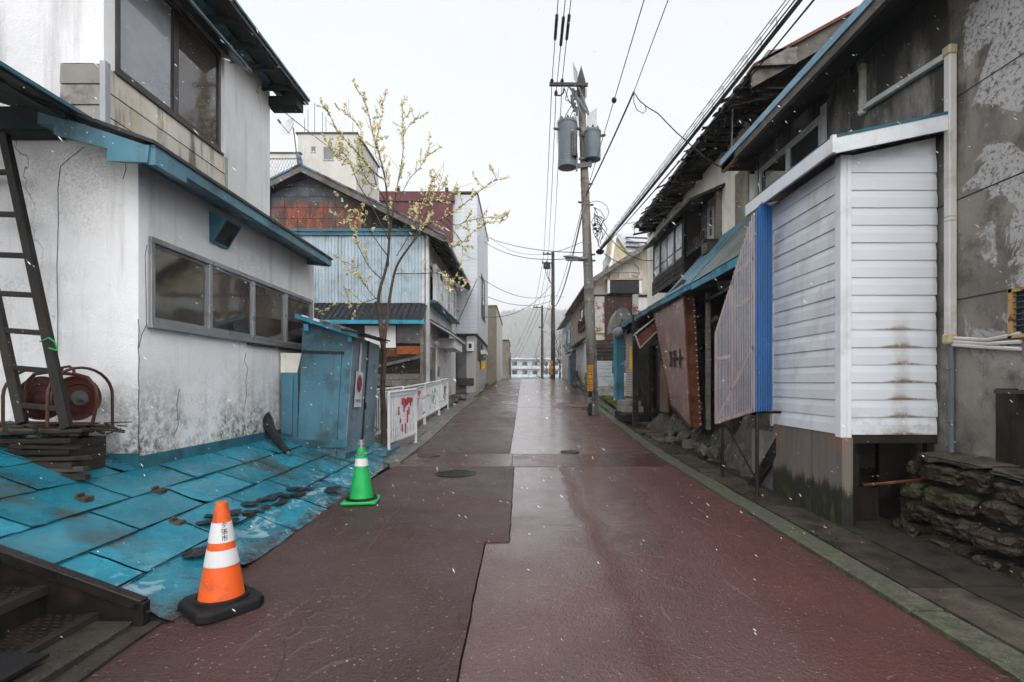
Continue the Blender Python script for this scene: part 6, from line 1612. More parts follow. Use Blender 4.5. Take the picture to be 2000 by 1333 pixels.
for a, b in ((TRc, BRc), (TLc, BLc)):
    MB().beam(a + V(.01, -.01, 0), b + V(.01, -.01, 0), .04, .05).build('edge_strip', M['rust_metal'], SB)
    for i in range(26):
        p = a.lerp(b, (i + .5) / 26) + V(.0 if a == TLc else .17, -.03, 0)
        m = MB(); m.lathe([(.004, -.02), (.012, -.01), (.012, .01), (.006, .02)], p, (.3, -1, 0), 6); m.build('bulb', M['bulb'], SB)
for a, b in ((TLc, TRc), (BLc, BRc)): MB().beam(a, b, .04, .04).build('edge_strip', M['roof_dark'], SB)
MB().prism([TRc + V(.04, -.02, 0), BRc + V(.04, -.02, 0), BRc + V(.2, -.0, 0), TRc + V(.2, 0, 0)], (0, .03, 0)).build('side_flange', M['rust_metal'], SB)
# block lettering, the surviving strokes of the shop name
def sb_uv(px_, py_):
    u, v = .7, .5
    for it in range(12):
        f = lambda a, b: (lambda p: ((p.x / p.y) * 1000 + 1016 - px_, 748 - (p.z - CZ) / p.y * 1000 - py_))(sb(a, b, .012))
        e = f(u, v); e1 = f(u + .001, v); e2 = f(u, v + .001)
        j = [[(e1[0] - e[0]) * 1000, (e2[0] - e[0]) * 1000], [(e1[1] - e[1]) * 1000, (e2[1] - e[1]) * 1000]]
        dt = j[0][0] * j[1][1] - j[0][1] * j[1][0]
        u -= (e[0] * j[1][1] - e[1] * j[0][1]) / dt; v -= (e[1] * j[0][0] - e[0] * j[1][0]) / dt
    return sb(u, v, .012)
for name_, strokes in (('letter', ((1306.5, 686, 1312, 692.5), (1307, 710.5, 1313.5, 717), (1308.8, 692, 1311, 711))), ('letter', ((1314, 686, 1316.2, 705), (1317, 684, 1319.4, 718))), ('letter', ((1320.5, 698, 1325.5, 704),)), ('letter', ((1326.8, 681, 1329.4, 719), (1329, 697, 1334, 703)))):
    m = MB()
    for x0, y0, x1, y1 in strokes: m.add([sb_uv(x0, y0), sb_uv(x1, y0), sb_uv(x1, y1), sb_uv(x0, y1)], [(0, 1, 2, 3)])
    m.build(name_, M['black_print'], SB)
m = MB()
for (u, v, w_, h_) in ((.36, .50, .035, .012), (.36, .53, .012, .06), (.40, .50, .012, .08), (.40, .58, .045, .012), (.44, .52, .03, .012), (.46, .52, .012, .07), (.43, .56, .02, .03)):
    m.add([sb(u, v, .02), sb(u + w_, v, .02), sb(u + w_, v + h_, .02), sb(u, v + h_, .02)], [(0, 1, 2, 3)])
m.build('faded_lettering', M['faded_print'], SB)
# ================================================================== RIGHT, beyond the first pole
I = thing('tan_house', 'tan gabled house with overhanging pinkish upper storey beyond the pole', 'house', (5.5, 30, 1))
IX, IY = 3.42, 24.3
def irk(x): return 6.3 + (x - 3.1) * .66
MB().prism([(IX, IY, .6), (9.5, IY, .6), (9.5, IY, irk(6.3) - .1), (6.3, IY, irk(6.3) - .1), (IX, IY, irk(IX) - .1)], (0, .15, 0)).build('front_wall', M['tan_wall'], I)
MB().holes(fX(IX, -1), (IY + .16, 34.5), (4.1, 6.5), [(26.2, 29.2, 4.6, 5.9)], -.15, 0).build('street_wall', M['pink_wall'], I)
window(I, fX(IX, -1), 26.2, 29.2, 4.6, 5.9, 2, 'frame_dark', 'glass_dark', .08, rail=(.5,))
MB().box(IX - .14, IX - .005, 26.1, 29.3, 4.5, 4.6).build('window_box', M['wood_dark'], I)
for i in range(10): y = 26.15 + i * .33; MB().box(IX - .14, IX - .11, y, y + .06, 4.6, 5.1).build('window_bar', M['wood_dark'], I)
MB().box(IX + .01, IX + .6, IY + .16, 34.4, 4.0, 4.1).build('floor_edge', M['wood_dark'], I)
MB().box(IX + .35, IX + .5, IY + .5, 34.5, 1.0, 4.0).build('lower_wall', M['white_wall'], I)
MB().box(IX + .02, IX + .34, 24.6, 27.5, 2.2, 3.8).build('white_panel', M['white_paint'], I)
MB().box(IX - .05, IX + .36, 24.5, 27.6, 3.8, 3.9).build('red_trim', M['burgundy'], I)
boards(I, 'stone_course', fX(IX + .1, -1), 24.6, 27.6, 1.2, 2.18, 5, 'rock_moss', .05, .02, jit=.03)
# roof slopes
MB().slab((3.1, 23.7, 6.3), (3.1, 34.8, 6.3), (6.3, 34.8, irk(6.3)), (6.3, 23.7, irk(6.3)), .12).build('roof_slope', M['roof_slate'], I)
MB().slab((6.3, 23.7, irk(6.3)), (6.3, 34.8, irk(6.3)), (9.8, 34.8, 6.3), (9.8, 23.7, 6.3), .12).build('roof_slope', M['roof_slate'], I)
MB().hexa([(3.05, 23.6, 6.1), (5.9, 23.6, irk(5.9) - .25), (5.9, 23.7, irk(5.9) - .25), (3.05, 23.7, 6.1), (3.05, 23.6, 6.32), (5.9, 23.6, irk(5.9) + .0), (5.9, 23.7, irk(5.9)), (3.05, 23.7, 6.32)]).build('rake_board', M['wood_grey'], I)
MB().slab((3.12, 23.75, 6.16), (3.12, 34.7, 6.16), (IX, 34.7, 6.3), (IX, 23.75, 6.3), .03).build('soffit', M['tan_wall'], I)
MB().box(3.02, 3.1, 23.6, 34.8, 6.15, 6.28).build('gutter', M['wood_dark'], I)
# details on the gable wall
window(I, fY(IY), 4.25, 5.65, 6.35, 6.95, 3, 'alu_white', ['glass_dark', 'glass', 'glass_dark'], .05, .0, .06)
sx = thing('lightbox_sign', 'dark empty lightbox with white ends under the gable window', 'sign', P(1217, 575, 24))
MB().box(4.2, 5.55, 23.95, 24.28, 5.85, 6.42).build('face', M['roof_dark'], sx)
for x in (4.08, 5.56): MB().box(x, x + .11, 23.9, 24.28, 5.83, 6.44).build('end_cap', M['white_paint'], sx)
MB().box(4.05, 5.72, 23.88, 24.28, 6.45, 6.52).build('top_cap', M['pink_wall'], sx)
MB().box(IX + .02, 9, IY - .08, IY - .002, 5.72, 5.82).build('ledge', M['wood_dark_h'], I)
MB().box(4.0, 5.6, IY - .06, IY - .004, 3.7, 5.72).build('burgundy_panel', M['maroon_dark'], I)
for i in range(6):
    z = 4.0 + i * .29; MB().box(3.55, 3.98, IY - .1, IY - .004, z, z + .28).build('enamel_panel', M['white_rust'], I)
boards(I, 'plank', fY(IY), IX, 5.2, 2.7, 3.7, 6, 'wood_dark_h', .03, .02, jit=.02)
for i, (x0, x1, z0, z1) in enumerate(((3.6, 4.35, 1.5, 1.95), (3.6, 4.35, 1.96, 2.3), (3.6, 4.35, 2.31, 2.65), (4.36, 5.0, 1.5, 2.1), (4.36, 5.0, 2.11, 2.68), (5.01, 5.7, 1.5, 2.65))):
    MB().box(x0, x1 - .01, IY - .05 - .004 * i, IY - .004, z0, z1 - .01).build('metal_sheet', M['sheet_pale' if i != 4 else 'blue_rust'], I)
MB().box(3.5, 8, IY - .12, IY - .004, 1.0, 1.48).build('footing', M['concrete'], I)
MB().box(5.3, 8.5, IY - .5, IY - .004, 5.0, 5.6).build('side_louvres', M['alu_white'], I)
MB().tube([(2.2 + 3.2, IY - .05, 7.3), (5.6, IY - .05, 7.1), (5.65, IY - .05, 6.8), (5.5, IY - .05, 6.65), (5.3, IY - .05, 6.75)], .015, 5).build('wire_loop', M['cable'], I)

J = thing('cream_house', 'cream gabled house with pale sheet roof behind the tan house', 'house', (7, 33, 2))
dj = 31
def Q(px_, py_, d=dj): return P(px_, py_, d)
MB().prism([Q(1190, 560), Q(1225, 560), Q(1242, 500), Q(1224, 490), Q(1206, 460), Q(1203, 470)], (0, .1, 0)).build('gable_wall', M['cream_yellow'], J)
MB().prism([Q(1190, 560, 31.2), Q(1300, 560, 31.2), Q(1300, 490, 31.2), Q(1224, 490, 31.2)], (0, .1, 0)).build('side_wall', M['tan_wall'], J)
MB().slab(Q(1203, 456, 30.8), Q(1226, 489, 30.8), Q(1275, 489, 30.8), Q(1265, 456, 33.5), .12).build('roof', M['pale_roof'], J)
for i in range(3): MB().beam(Q(1222, 464 + i * 9, 30.7), Q(1270, 466 + i * 9, 30.7), .06, .08).build('roof_rail', M['metal_dark'], J)
MB().box(6.6, 6.9, 30.85, 30.98, 8.2, 9.4).build('window', M['teal_paint'], J)
MB().prism([Q(1200, 456, 30.7), Q(1190, 520, 30.7), Q(1186, 520, 30.7), Q(1198, 456, 30.7)], (0, 2, 0)).build('eave_edge', M['cream_yellow'], J)
sd = thing('satellite_dish', 'grey satellite dish beside the cream gable', 'satellite dish', P(1187, 530, 28))
MB().lathe([(.001, 0), (.15, .02), (.28, .08), (.3, .08), (.15, 0), (.001, -.02)], P(1187, 512, 28), (-.7, -.6, .3), 20).build('reflector', M['alu'], sd, smooth=True)
MB().tube([P(1187, 512, 28), P(1188, 545, 28)], .03, 5).build('mast', M['metal_grey'], sd)

K = thing('blue_trim_house', 'small pale house with blue window trim near the crest', 'house', (4.5, 41, 1.6))
MB().box(3.9, 8, 36.5, 36.7, 1, 6.4).build('front_wall', M['white_wall'], K)
MB().box(3.75, 3.9, 36.5, 46, 1, 6.3).build('street_wall', M['white_wall'], K)
for y, z in ((37.5, 4.2), (40.5, 4.2)): 
    wdw = MB().box(3.68, 3.76, y, y + 1.8, z, z + 1.6).build('window', M['teal_bright'], K); MB().box(3.66, 3.69, y + .2, y + 1.6, z + .2, z + 1.4).build('pane', M['glass_hazy'], wdw)
MB().slab((3.3, 36, 6.5), (3.3, 46.4, 6.5), (8, 46.4, 8), (8, 36, 8), .12).build('roof', M['roof_slate'], K)
MB().box(3.72, 3.95, 36.3, 36.49, 3.8, 6.2).build('corner_board', M['teal_bright'], K)
SK = thing('grey_kiosk', 'narrow grey tin lean-to with cluttered roof near the crest', 'shed', (3.9, 36, 1.6))
MB().box(3.55, 4.3, 34.9, 36.3, 1.4, 3.7).build('wall', M['metal_grey'], SK)
MB().box(3.4, 3.52, 35, 36.2, 1.4, 3.5).build('blue_door', M['teal_paint'], SK)
MB().slab((3.2, 34.6, 3.7), (3.2, 36.4, 3.7), (4.5, 36.4, 4.1), (4.5, 34.6, 4.1), .06).build('roof', M['wood_dark'], SK)
rnd = random.Random(6); m = MB()
for i in range(30): a = Vector((rnd.uniform(3, 4.4), rnd.uniform(34.6, 36.2), rnd.uniform(3.8, 4.4))); m.beam(a, a + Vector((rnd.uniform(-.5, .5), rnd.uniform(-.4, .4), rnd.uniform(-.2, .3))), .05, .03)
m.build('roof_clutter', M['wood_grey'], SK, kind='stuff')
MB().box(3.5, 3.56, 31.5, 34.5, 1.2, 2.4).build('fence_panel', M['wood_dark_h'], label='low dark plank fence before the grey lean-to', cat='fence')
rnd = random.Random(61)
rb_ = thing('rubble_heap', 'line of mossy rubble lumps along the far right pavement', 'rubble', (3.8, 31, zr(31)))
for i in range(10):
    y = rnd.uniform(28, 34.5); MB().blob((rnd.uniform(3.75, 4.3) - .3, y, zr(y) + .15), (.3, .4, .25), i + 40, 2, .5).build('rubble', M['rock_moss'], rb_)

# vacant lot: gravel, grass, weeds
m = MB(); nx, ny = 12, 16
for j in range(ny + 1):
    for i in range(nx + 1):
        y = lerp(17.2, 24.2, j / ny); x = lerp(XR(y) + .72, 8, i / nx); m.v.append((x, y, zr(y) + .06 + .08 * noise.noise(Vector((x, y, 0))) + .12 * i / nx))
for j in range(ny):
    for i in range(nx): a = j * (nx + 1) + i; m.f.append((a, a + 1, a + nx + 2, a + nx + 1))
m.build('vacant_lot', M['gravel'], kind='structure', smooth=True)
m = MB(); rnd = random.Random(9)
def tuft(x, y, z, h, n=5):
    for q in range(n):
        t = rnd.uniform(0, 6.28); l = h * rnd.uniform(.5, 1); bx, by = math.cos(t), math.sin(t); w_ = .006 + .006 * rnd.random()
        a = Vector((x + bx * .02, y + by * .02, z)); e = a + Vector((bx * l * .55, by * l * .55, l)); s_ = Vector((-by, bx, 0)) * w_ * 2
        m.add([a - s_, a + s_, e], [(0, 1, 2)])
for i in range(2600):
    y = 17.6 + 6.3 * rnd.random()
    band = rnd.random()
    x = XR(y) + (.72 + rnd.random() ** 2 * .8 if band < .45 else rnd.uniform(.8, 3.2))
    if band >= .45 and noise.noise(Vector((x * .9, y * .9, 4))) < .05 and y < 22.8: continue
    tuft(x, y, zr(y) + .06, rnd.uniform(.06, .2))
for i in range(260):
    y = rnd.uniform(18, 44); tuft(XR(y) + rnd.uniform(.2, .3), y, zr(y) + .03, .08)
for i in range(180):
    y = rnd.uniform(24, 37); tuft(XL(y) - rnd.uniform(.02, .12), y, zr(y) + .03, .1)
for i in range(120):
    x = rnd.uniform(1.2, 2.9); tuft(x, 20.0 + rnd.uniform(-.2, .2), zr(20), .05) if x > 2.0 else None
m.build('grass', M['moss_green'], kind='stuff', label='short green grass and weeds in the vacant lot', cat='grass')

# ================================================================== utility poles
PD = 17.6
pb = P(1160, 812, PD); pb.z = zr(PD) - .3; ptop = P(1135, 168, PD)
UP = thing('utility_pole', 'leaning concrete utility pole with two grey transformers', 'utility pole', (pb.x, pb.y, zr(PD)))
MB().tube([pb.lerp(ptop, i / 8) for i in range(9)], [lerp(.195, .115, i / 8) for i in range(9)], 20).build('shaft', M['pole_concrete'], UP, smooth=True)
MB().lathe([(.15, -.05), (.15, .5), (.14, .55), (.012, 1.0), (.005, 1.08)], ptop - V(0, 0, .35), n=16).build('cap', M['pole_dark'], UP, smooth=True)
def at(py): return pb.lerp(ptop, (812 + 17 - py) / (812 + 17 - 168))
MB().beam(P(1073, 165, PD - .2), P(1148, 166, PD - .2), .1, .1).build('crossarm', M['metal_dark'], UP)
MB().tube([P(1102, 172, PD - .2), P(1100, 182, PD - .2), P(1094, 187, PD - .2), P(1086, 186, PD - .2)], .03, 6).build('crossarm_hook', M['metal_dark'], UP, smooth=True)
for (x_, y_) in ((1078, 160), (1098, 160), (1086, 183)):
    MB().lathe([(.02, -.08), (.07, -.05), (.03, -.02), (.07, .02), (.03, .05), (.05, .08)], P(x_, y_, PD - .2), n=10).build('insulator', M['metal_dark'], UP, smooth=True)
for (x_, y_) in ((1117, 195), (1119, 202), (1122, 210), (1127, 218), (1119, 182), (1124, 186)):
    MB().lathe([(.045, -.14), (.045, .1), (.06, .1), (.06, .14)], P(x_, y_, PD - .3), n=8).build('cutout', M['metal_grey'], UP)
for a, b in (((1112, 170), (1150, 225)), ((1122, 180), (1140, 240)), ((1130, 170), (1150, 222)), ((1116, 176), (1136, 200))): MB().beam(P(*a, PD - .25), P(*b, PD - .2), .04, .05).build('brace', M['metal_grey'], UP)
def tank(cx, y0, y1, r, d, fins):
    c = P(cx, y1, d); h = (y1 - y0) * d / 1000
    tk = MB().lathe([(r * .75, 0), (r, .03), (r, h - .06), (r * 1.06, h - .06), (r * 1.06, h), (r * .9, h + .05)], c, n=28).build('transformer', M['tank_grey'], UP, smooth=True)
    for f in range(fins): MB().box(c.x + r * .45 + f * .045, c.x + r * .45 + f * .045 + .02, c.y - r - .1, c.y - r * .3, c.z + h * .18, c.z + h * .72).build('cooling_fin', M['metal_grey'], tk)
    for k_ in range(3):
        t = -2.6 + k_ * 1.0; MB().lathe([(.04, 0), (.055, .03), (.03, .05), (.05, .08), (.02, .16)], (c.x + r * .7 * math.cos(t), c.y + r * .7 * math.sin(t), c.z + h), n=8).build('bushing', M['metal_grey'], tk)
    for k_ in (-1, 1): MB().tube([(c.x + k_ * r * 1.0, c.y, c.z + h * .86), (c.x + k_ * (r + .14), c.y - .1, c.z + h * .84)], .045, 8).build('lug', M['metal_grey'], tk)
    return c, h
c1_, h1_ = tank(1108, 240, 330, .31, 17.3, 4); c2_, h2_ = tank(1157, 258, 314, .28, 17.4, 0)
for (py, xa, xb) in ((323, 1126, 1156), (311, 1130, 1168), (328, 1122, 1156)): MB().beam(P(xa, py, 17.45), P(xb, py - 5, 17.35), .06, .07).build('bracket', M['metal_grey'], UP)
MB().beam(P(1127, 300, 17.4), P(1126, 335, 17.4), .06, .06).build('bracket', M['metal_grey'], UP); MB().beam(P(1152, 312, 17.4), P(1153, 328, 17.4), .05, .05).build('bracket', M['metal_grey'], UP)
def mesh_guard(q, nu=9, nv=11):
    m = MB(); a, b, c_, d_ = [Vector(x) for x in q]
    f = lambda u, v: a.lerp(b, u).lerp(d_.lerp(c_, u), v)
    for i in range(nu + 1): m.beam(f(i / nu, 0), f(i / nu, 1), .007, .007)
    for j in range(nv + 1): m.beam(f(0, j / nv), f(1, j / nv), .007, .007)
    m.build('wire_guard', M['metal_grey'], UP)
mesh_guard([P(1096, 268, 17.2), P(1113, 266, 17.0), P(1113, 245, 17.0), P(1094, 225, 17.2)])
mesh_guard([P(1088, 280, 17.4), P(1096, 268, 17.2), P(1094, 228, 17.2), P(1087, 240, 17.4)], 6)
mesh_guard([P(1113, 268, 17.5), P(1131, 266, 17.5), P(1130, 228, 17.5), P(1112, 234, 17.5)])
mesh_guard([P(1147, 256, 17.5), P(1165, 256, 17.4), P(1165, 212, 17.4), P(1147, 226, 17.5)])
mesh_guard([P(1121, 156, 17.4), P(1129, 165, 17.4), P(1128, 142, 17.4), P(1119, 122, 17.4)], 6)
mesh_guard([P(1140, 196, 17.8), P(1146, 190, 17.8), P(1146, 172, 17.8), P(1140, 176, 17.8)], 5, 8)
for a, b, c_ in (((1117, 205), (1105, 225), (1099, 262)), ((1120, 215), (1112, 232), (1110, 262)), ((1122, 222), (1128, 250), (1135, 258)), ((1110, 170), (1104, 195), (1118, 200)), ((1102, 172), (1112, 200), (1126, 210))):
    MB().tube([P(*a, 17.2), P(*b, 17.1), P(*c_, 17.2)], .014, 5).build('lead', M['cable'], UP, smooth=True)
for py in (352, 362, 378, 396, 403, 500, 508, 515, 522, 568, 592):
    p = at(py); r = lerp(.195, .115, (829 - py) / 661)
    MB().lathe([(r + .012, -.02), (r + .012, .02)], p, n=18).build('band', M['metal_grey'], UP)
for py, s_ in ((362, 1), (398, -1), (403, 1), (512, 1), (500, 1)):
    p = at(py); MB().beam(p, p + V(.26 * s_, -.05, .02), .05, .05).build('clamp', M['metal_dark'], UP)
# tangle of drop wires and joint box on the pole
rnd = random.Random(12)
for i in range(12):
    p = at(400 + rnd.uniform(0, 60)) + V(.25, -.2, 0); q = p + V(rnd.uniform(-.05, .3), rnd.uniform(-.1, .1), rnd.uniform(-.9, -.3))
    mid = p.lerp(q, .5) + V(rnd.uniform(-.15, .35), rnd.uniform(-.1, .1), rnd.uniform(-.1, .2))
    MB().tube([p, p.lerp(mid, .5) + V(.05, 0, .05), mid, mid.lerp(q, .5) + V(-.03, 0, -.05), q], .012, 5).build('drop_wire', M['cable'], UP, smooth=True)
lp = [P(1157 + 24 * math.cos(t) + 8, 415 - 22 * math.sin(t), 17.3) for t in [k_ * .5 - .9 for k_ in range(9)]]
MB().tube(lp, .01, 5).build('drop_wire', M['cable'], UP, smooth=True)
MB().blob(P(1172, 492, 17.4), (.14, .16, .09), 3, 2, .3).build('joint_box', M['cable'], UP, smooth=True)
for py in (440, 452, 447): MB().blob(P(1163 + rnd.uniform(-3, 5), py, 17.35), (.07, .07, .05), py, 1, .5).build('splice', M['cable'], UP)
SL = thing('street_lamp', 'grey cobra-head street lamp on the leaning pole', 'street lamp', P(1146, 507, 17.4))
MB().tube([P(1150, 508, 17.5), P(1140, 506, 17.3), P(1132, 506, 17.2)], .03, 8).build('arm', M['metal_grey'], SL)
m = MB(); n = 16; a0, a1 = P(1141, 508, 17.2), P(1100, 501, 17.0)
for i in range(11):
    t = i / 10; c = a0.lerp(a1, t); r = .135 * math.sin(math.pi * (.12 + .86 * t)) ** .6
    for k_ in range(n): an = 2 * math.pi * k_ / n; m.v.append((c.x, c.y + r * math.cos(an) * 1.1, c.z + r * .55 * math.sin(an)))
for i in range(10):
    for k_ in range(n): m.f.append((i * n + k_, i * n + (k_ + 1) % n, (i + 1) * n + (k_ + 1) % n, (i + 1) * n + k_))
m.f += [tuple(range(n)), tuple(range(10 * n, 11 * n))]
m.build('head', M['tank_grey'], SL, smooth=True)
MB().blob(P(1118, 508, 17.1), (.26, .12, .035), 2, 2, .05).build('lens', M['alu_white'], SL, smooth=True)
# strapped guard pipe with yellow letters at the foot
GP = thing('pole_guard', 'thin post with four yellow and black letter plates at the leaning pole', 'marker post', P(1152, 812, 17.3))
gx = P(1152, 800, 17.25).x; gz0 = zr(17.25)
MB().tube([(gx, 17.25, gz0), (gx, 17.25, gz0 + 1.72)], .07, 12).build('post', M['metal_dark'], GP, smooth=True)
MB().tube([(gx, 17.25, gz0 + .42), (gx, 17.25, gz0 + .62)], .076, 12).build('sleeve', M['wood_grey'], GP)
for i, ch in enumerate('DHCC'):
    z = gz0 + 1.6 - i * .225
    m = MB(); m.box(gx - .085, gx + .085, 17.165, 17.18, z - .1, z + .1); pl_ = m.build('letter_plate', M['orange_yellow'], GP)
    vs, fs = text_mesh(ch, .2); MB().add([(gx + v.x * 1.0, 17.162, z + v.y * .95) for v in vs], fs).build('letter', M['black_print'], pl_)
MB().tube([(gx - .28, 17.2, gz0 + .22), (gx - .1, 17.2, gz0 + .22), (gx - .06, 17.2, gz0 + .1)], .02, 6).build('peg', M['metal_dark'], GP)
# orange painted line up the shaft
MB().tube([at(py) + V(.01, -lerp(.195, .115, (829 - py) / 661) - .002, 0) for py in range(350, 500, 12)], .006, 4).build('red_stripe', M['red_paint'], UP)

def far_pole(label, px_, d, ytop, r0, arms):
    b = Vector(((px_ - 1016) * d / 1000, d, zr(d) - .3)); t = Vector((b.x, d, CZ + (748 - ytop) * d / 1000))
    u = thing('utility_pole', label, 'utility pole', (b.x, b.y, zr(d)))
    MB().tube([b, t], [r0, r0 * .65], 14).build('shaft', M['pole_dark'], u, smooth=True)
    for (xa, xb, y) in arms:
        MB().beam(P(xa, y, d - .2), P(xb, y, d - .2), .1, .1).build('crossarm', M['metal_dark'], u)
        for xx in (xa + 1, (xa + xb) / 2 - 3): MB().lathe([(.03, 0), (.09, .05), (.04, .12), (.08, .18)], P(xx, y, d - .2), n=8).build('insulator', M['metal_dark'], u)
    return u
P2 = far_pole('straight dark utility pole at the crest of the road', 1080, 44, 493, .2, ((1061, 1083, 497), (1059, 1083, 514)))
MB().lathe([(.28, 0), (.3, .03), (.3, .45), (.2, .55)], P(1068, 525, 43.8), n=16).build('transformer', M['metal_dark'], P2, smooth=True)
for i in range(3): MB().tube([P(1063 + i * 5, 514, 43.8), P(1068 + i * 2, 540, 43.7), P(1076, 555, 43.7)], .025, 4).build('lead', M['cable'], P2)
MB().blob(P(1073, 600, 43.7), (.25, .2, .3), 2, 1, .1).build('meter_box', M['pvc'], P2)
for py in (708, 718, 728): q_ = P(1077, py, 43.75); MB().box(q_.x - .12, q_.x + .12, q_.y - .02, q_.y, q_.z - .17, q_.z + .17).build('letter_plate', M['orange_yellow'], P2)
P3 = far_pole('thin distant utility pole beyond the crest', 1059, 62, 597, .19, ((1042, 1061, 601), (1052, 1060, 640)))
far_pole('faint farthest utility pole left of the apartment block', 997, 70, 690, .12, ())

# ================================================================== overhead wires, each its own
def wire(name, label, a, b, sag, r, mat='cable', grp=None, n=14, cat_='wire'):
    a, b = Vector(a), Vector(b)
    pts = [a.lerp(b, i / n) - V(0, 0, sag * 4 * (i / n) * (1 - i / n)) for i in range(n + 1)]
    return MB().tube(pts, r, 5).build(name, M[mat], label=label, cat=cat_, group=grp, smooth=True)
ar = [P(1078, 158, PD - .2), P(1086, 182, PD - .2), P(1098, 158, PD - .2)]
nm_ = ('left', 'middle', 'right')
for i, (px0, a) in enumerate(zip((1090, 1104, 1115), ar)):
    q = P(px0, 0, 13.5); d_ = (q - a) / (a.y - q.y); end = a + d_ * 30
    wire('power_line', f'{nm_[i]} of three overhead lines rising towards the viewer', a, end, .0, .013, 'cable_thin', 'three high-voltage lines along the street')
    wire('power_line', f'{nm_[i]} of three overhead lines running on to the crest pole', a, P(1062 + i * 9, 497, 43.8), .5, .014, 'cable_thin', 'three high-voltage lines along the street')
    wire('power_line', f'{nm_[i]} of three overhead lines dropping past the crest', P(1062 + i * 9, 497, 43.8), P(1043 + i * 8, 600, 61.8), .4, .016, 'cable_thin', 'three high-voltage lines along the street')
    e = P(1043 + i * 8, 600, 61.8); wire('power_line', f'{nm_[i]} of three faint lines beyond the thin pole', e, P(985 + i * 7, 720, 110), .6, .02, 'cable_thin', 'three high-voltage lines along the street')
    MB().tube([a.lerp(end, .075), a.lerp(end, .11)], .045, 6).build('line_strain', M['cable'], label=f'{nm_[i]} dark strain insulator on the lines by the crossarm', cat='insulator', group='strain insulators at the crossarm')
s1 = at(385)
def upto(px0, py0, d0, k_=2.6):
    q = P(px0, py0, d0); return s1.lerp(q, k_)
wire('service_line', 'thin overhead cable with a round weight right of the pole', s1, upto(1258, 0, 8.7), .0, .010, 'cable_thin')
MB().blob(s1.lerp(P(1258, 0, 8.7), .66), (.06, .06, .07), 5, 2, .1).build('line_weight', M['cable'], label='small round weight on the thin overhead cable', cat='weight', smooth=True)
jn = P(1238, 180, 11.5)
wire('service_line', 'twisted black cable from the pole to the hanging joint', s1, jn, .05, .022)
wire('service_line', 'thin cable from the hanging joint up past the viewer', jn, jn.lerp(P(1305, 0, 8.7), 3.5), 0, .009, 'cable_thin')
MB().tube([jn, P(1248, 196, 11.2), P(1262, 208, 11), P(1285, 222, 10.7), P(1320, 258, 10), P(1345, 280, 9.7), P(1385, 315, 9.4), P(1410, 328, 9.2)], .012, 5).build('drop_cable', M['cable'], label='black drop cable from the joint to the blue eave', cat='cable', smooth=True)
MB().tube([jn, P(1238, 200, 11.4), P(1244, 215, 11.3), P(1256, 222, 11.2), P(1262, 216, 11.2), P(1260, 206, 11.1)], .009, 5).build('cable_loop', M['cable'], label='loose cable loop hanging from the joint', cat='cable', smooth=True)
# heavy bundle towards the upper right
b0 = P(1172, 488, 17.4)
for i, (dx, dz, r, sg_) in enumerate(((0, 0, .022, .12), (.03, .08, .010, .05), (-.04, -.06, .014, .2), (.05, -.1, .010, .36), (-.02, .14, .007, -.02), (.08, -.04, .009, .6), (-.06, .05, .006, .0))):
    nm2 = ('thickest cable of the sagging bundle over the shop roofs', 'upper thin cable of the sagging bundle', 'left cable of the sagging bundle', 'lower cable of the sagging bundle', 'topmost guy strand above the cable bundle', 'lowest slack cable under the bundle', 'thin left strand beside the cable bundle')[i]
    e = P(1560, 0, 6.35) + V(dx, 0, dz); e2 = b0.lerp(e, 1.9)
    wire('bundled_cable', nm2, b0 + V(0, 0, dz * .6), e2 + V(0, 0, sg_ * .9), sg_ * .6, r, 'cable', 'cables of the sagging bundle', 26)
m = MB(); ha, hb_ = b0, P(1560, 0, 6.35)
for i in range(26):
    t = .08 + i * .035; p = ha.lerp(hb_, t); q = p + V(0, 0, .16); m.tube([p, p + V(.04, .05, .1), q, q + V(-.03, .1, -.03)], .006, 4)
m.build('cable_hangers', M['cable'], label='wire hangers looped along the cable bundle', cat='cable hangers')
wire('service_line', 'thick black cable from the pole down to the crest pole', at(378) + V(.05, 0, 0), P(1080, 600, 43.8), 1.0, .03)
wire('service_line', 'thin cable beside the thick one to the crest pole', at(400) + V(-.1, 0, 0), P(1080, 590, 43.8), .6, .012, 'cable_thin')
wire('service_line', 'upper cable from the white-sided building to the leaning pole', P(948, 462, 33), at(495), .25, .016)
wire('service_line', 'second cable from the white-sided building to the leaning pole', P(945, 472, 33), at(502), .5, .016)
wire('service_line', 'thin upper cable above the pair across the street', P(950, 455, 33), at(470), .9, .01, 'cable_thin')
wire('service_line', 'cable from the white siding to the crest pole', P(934, 540, 28.5), P(1078, 575, 43.8), .7, .018)
wire('service_line', 'slack cable from the shop wall to the crest pole', P(953, 580, 36), P(1078, 588, 43.8), .5, .02)
wire('service_line', 'low slack cable rising from the tan brick roof', P(893, 607, 27.3), P(1078, 555, 43.8), 1.3, .02)
wire('service_line', 'stay cable slanting down the white siding', P(890, 640, 27.3), P(932, 545, 27.4), 0, .018)
wire('service_line', 'cable from the stucco eave to the rusty gable dish', P(538, 205, 10.3), P(1300, 480, 40) * 0 + P(760, 350, 30), .3, .01, 'cable_thin')
wire('service_line', 'black drop cable from the joint box to the cream house', b0, P(1250, 505, 24), .35, .014)
wire('service_line', 'black drop cable from the tangle to the tan gable', at(430) + V(.3, -.2, 0), P(1290, 507, 15), .5, .013)
wire('service_line', 'low cable from the crest pole to the pink house', P(1081, 575, 43.8), P(1106, 580, 36), .1, .012)
wire('service_line', 'cable from the house eave to the shop oriel', P(1200, 440, 16), P(1410, 365, 9.8), .15, .008, 'cable_thin')
wire('service_line', 'dark cable running down behind the crest pole', P(1081, 560, 43.8), P(1030, 740, 75), .5, .02)

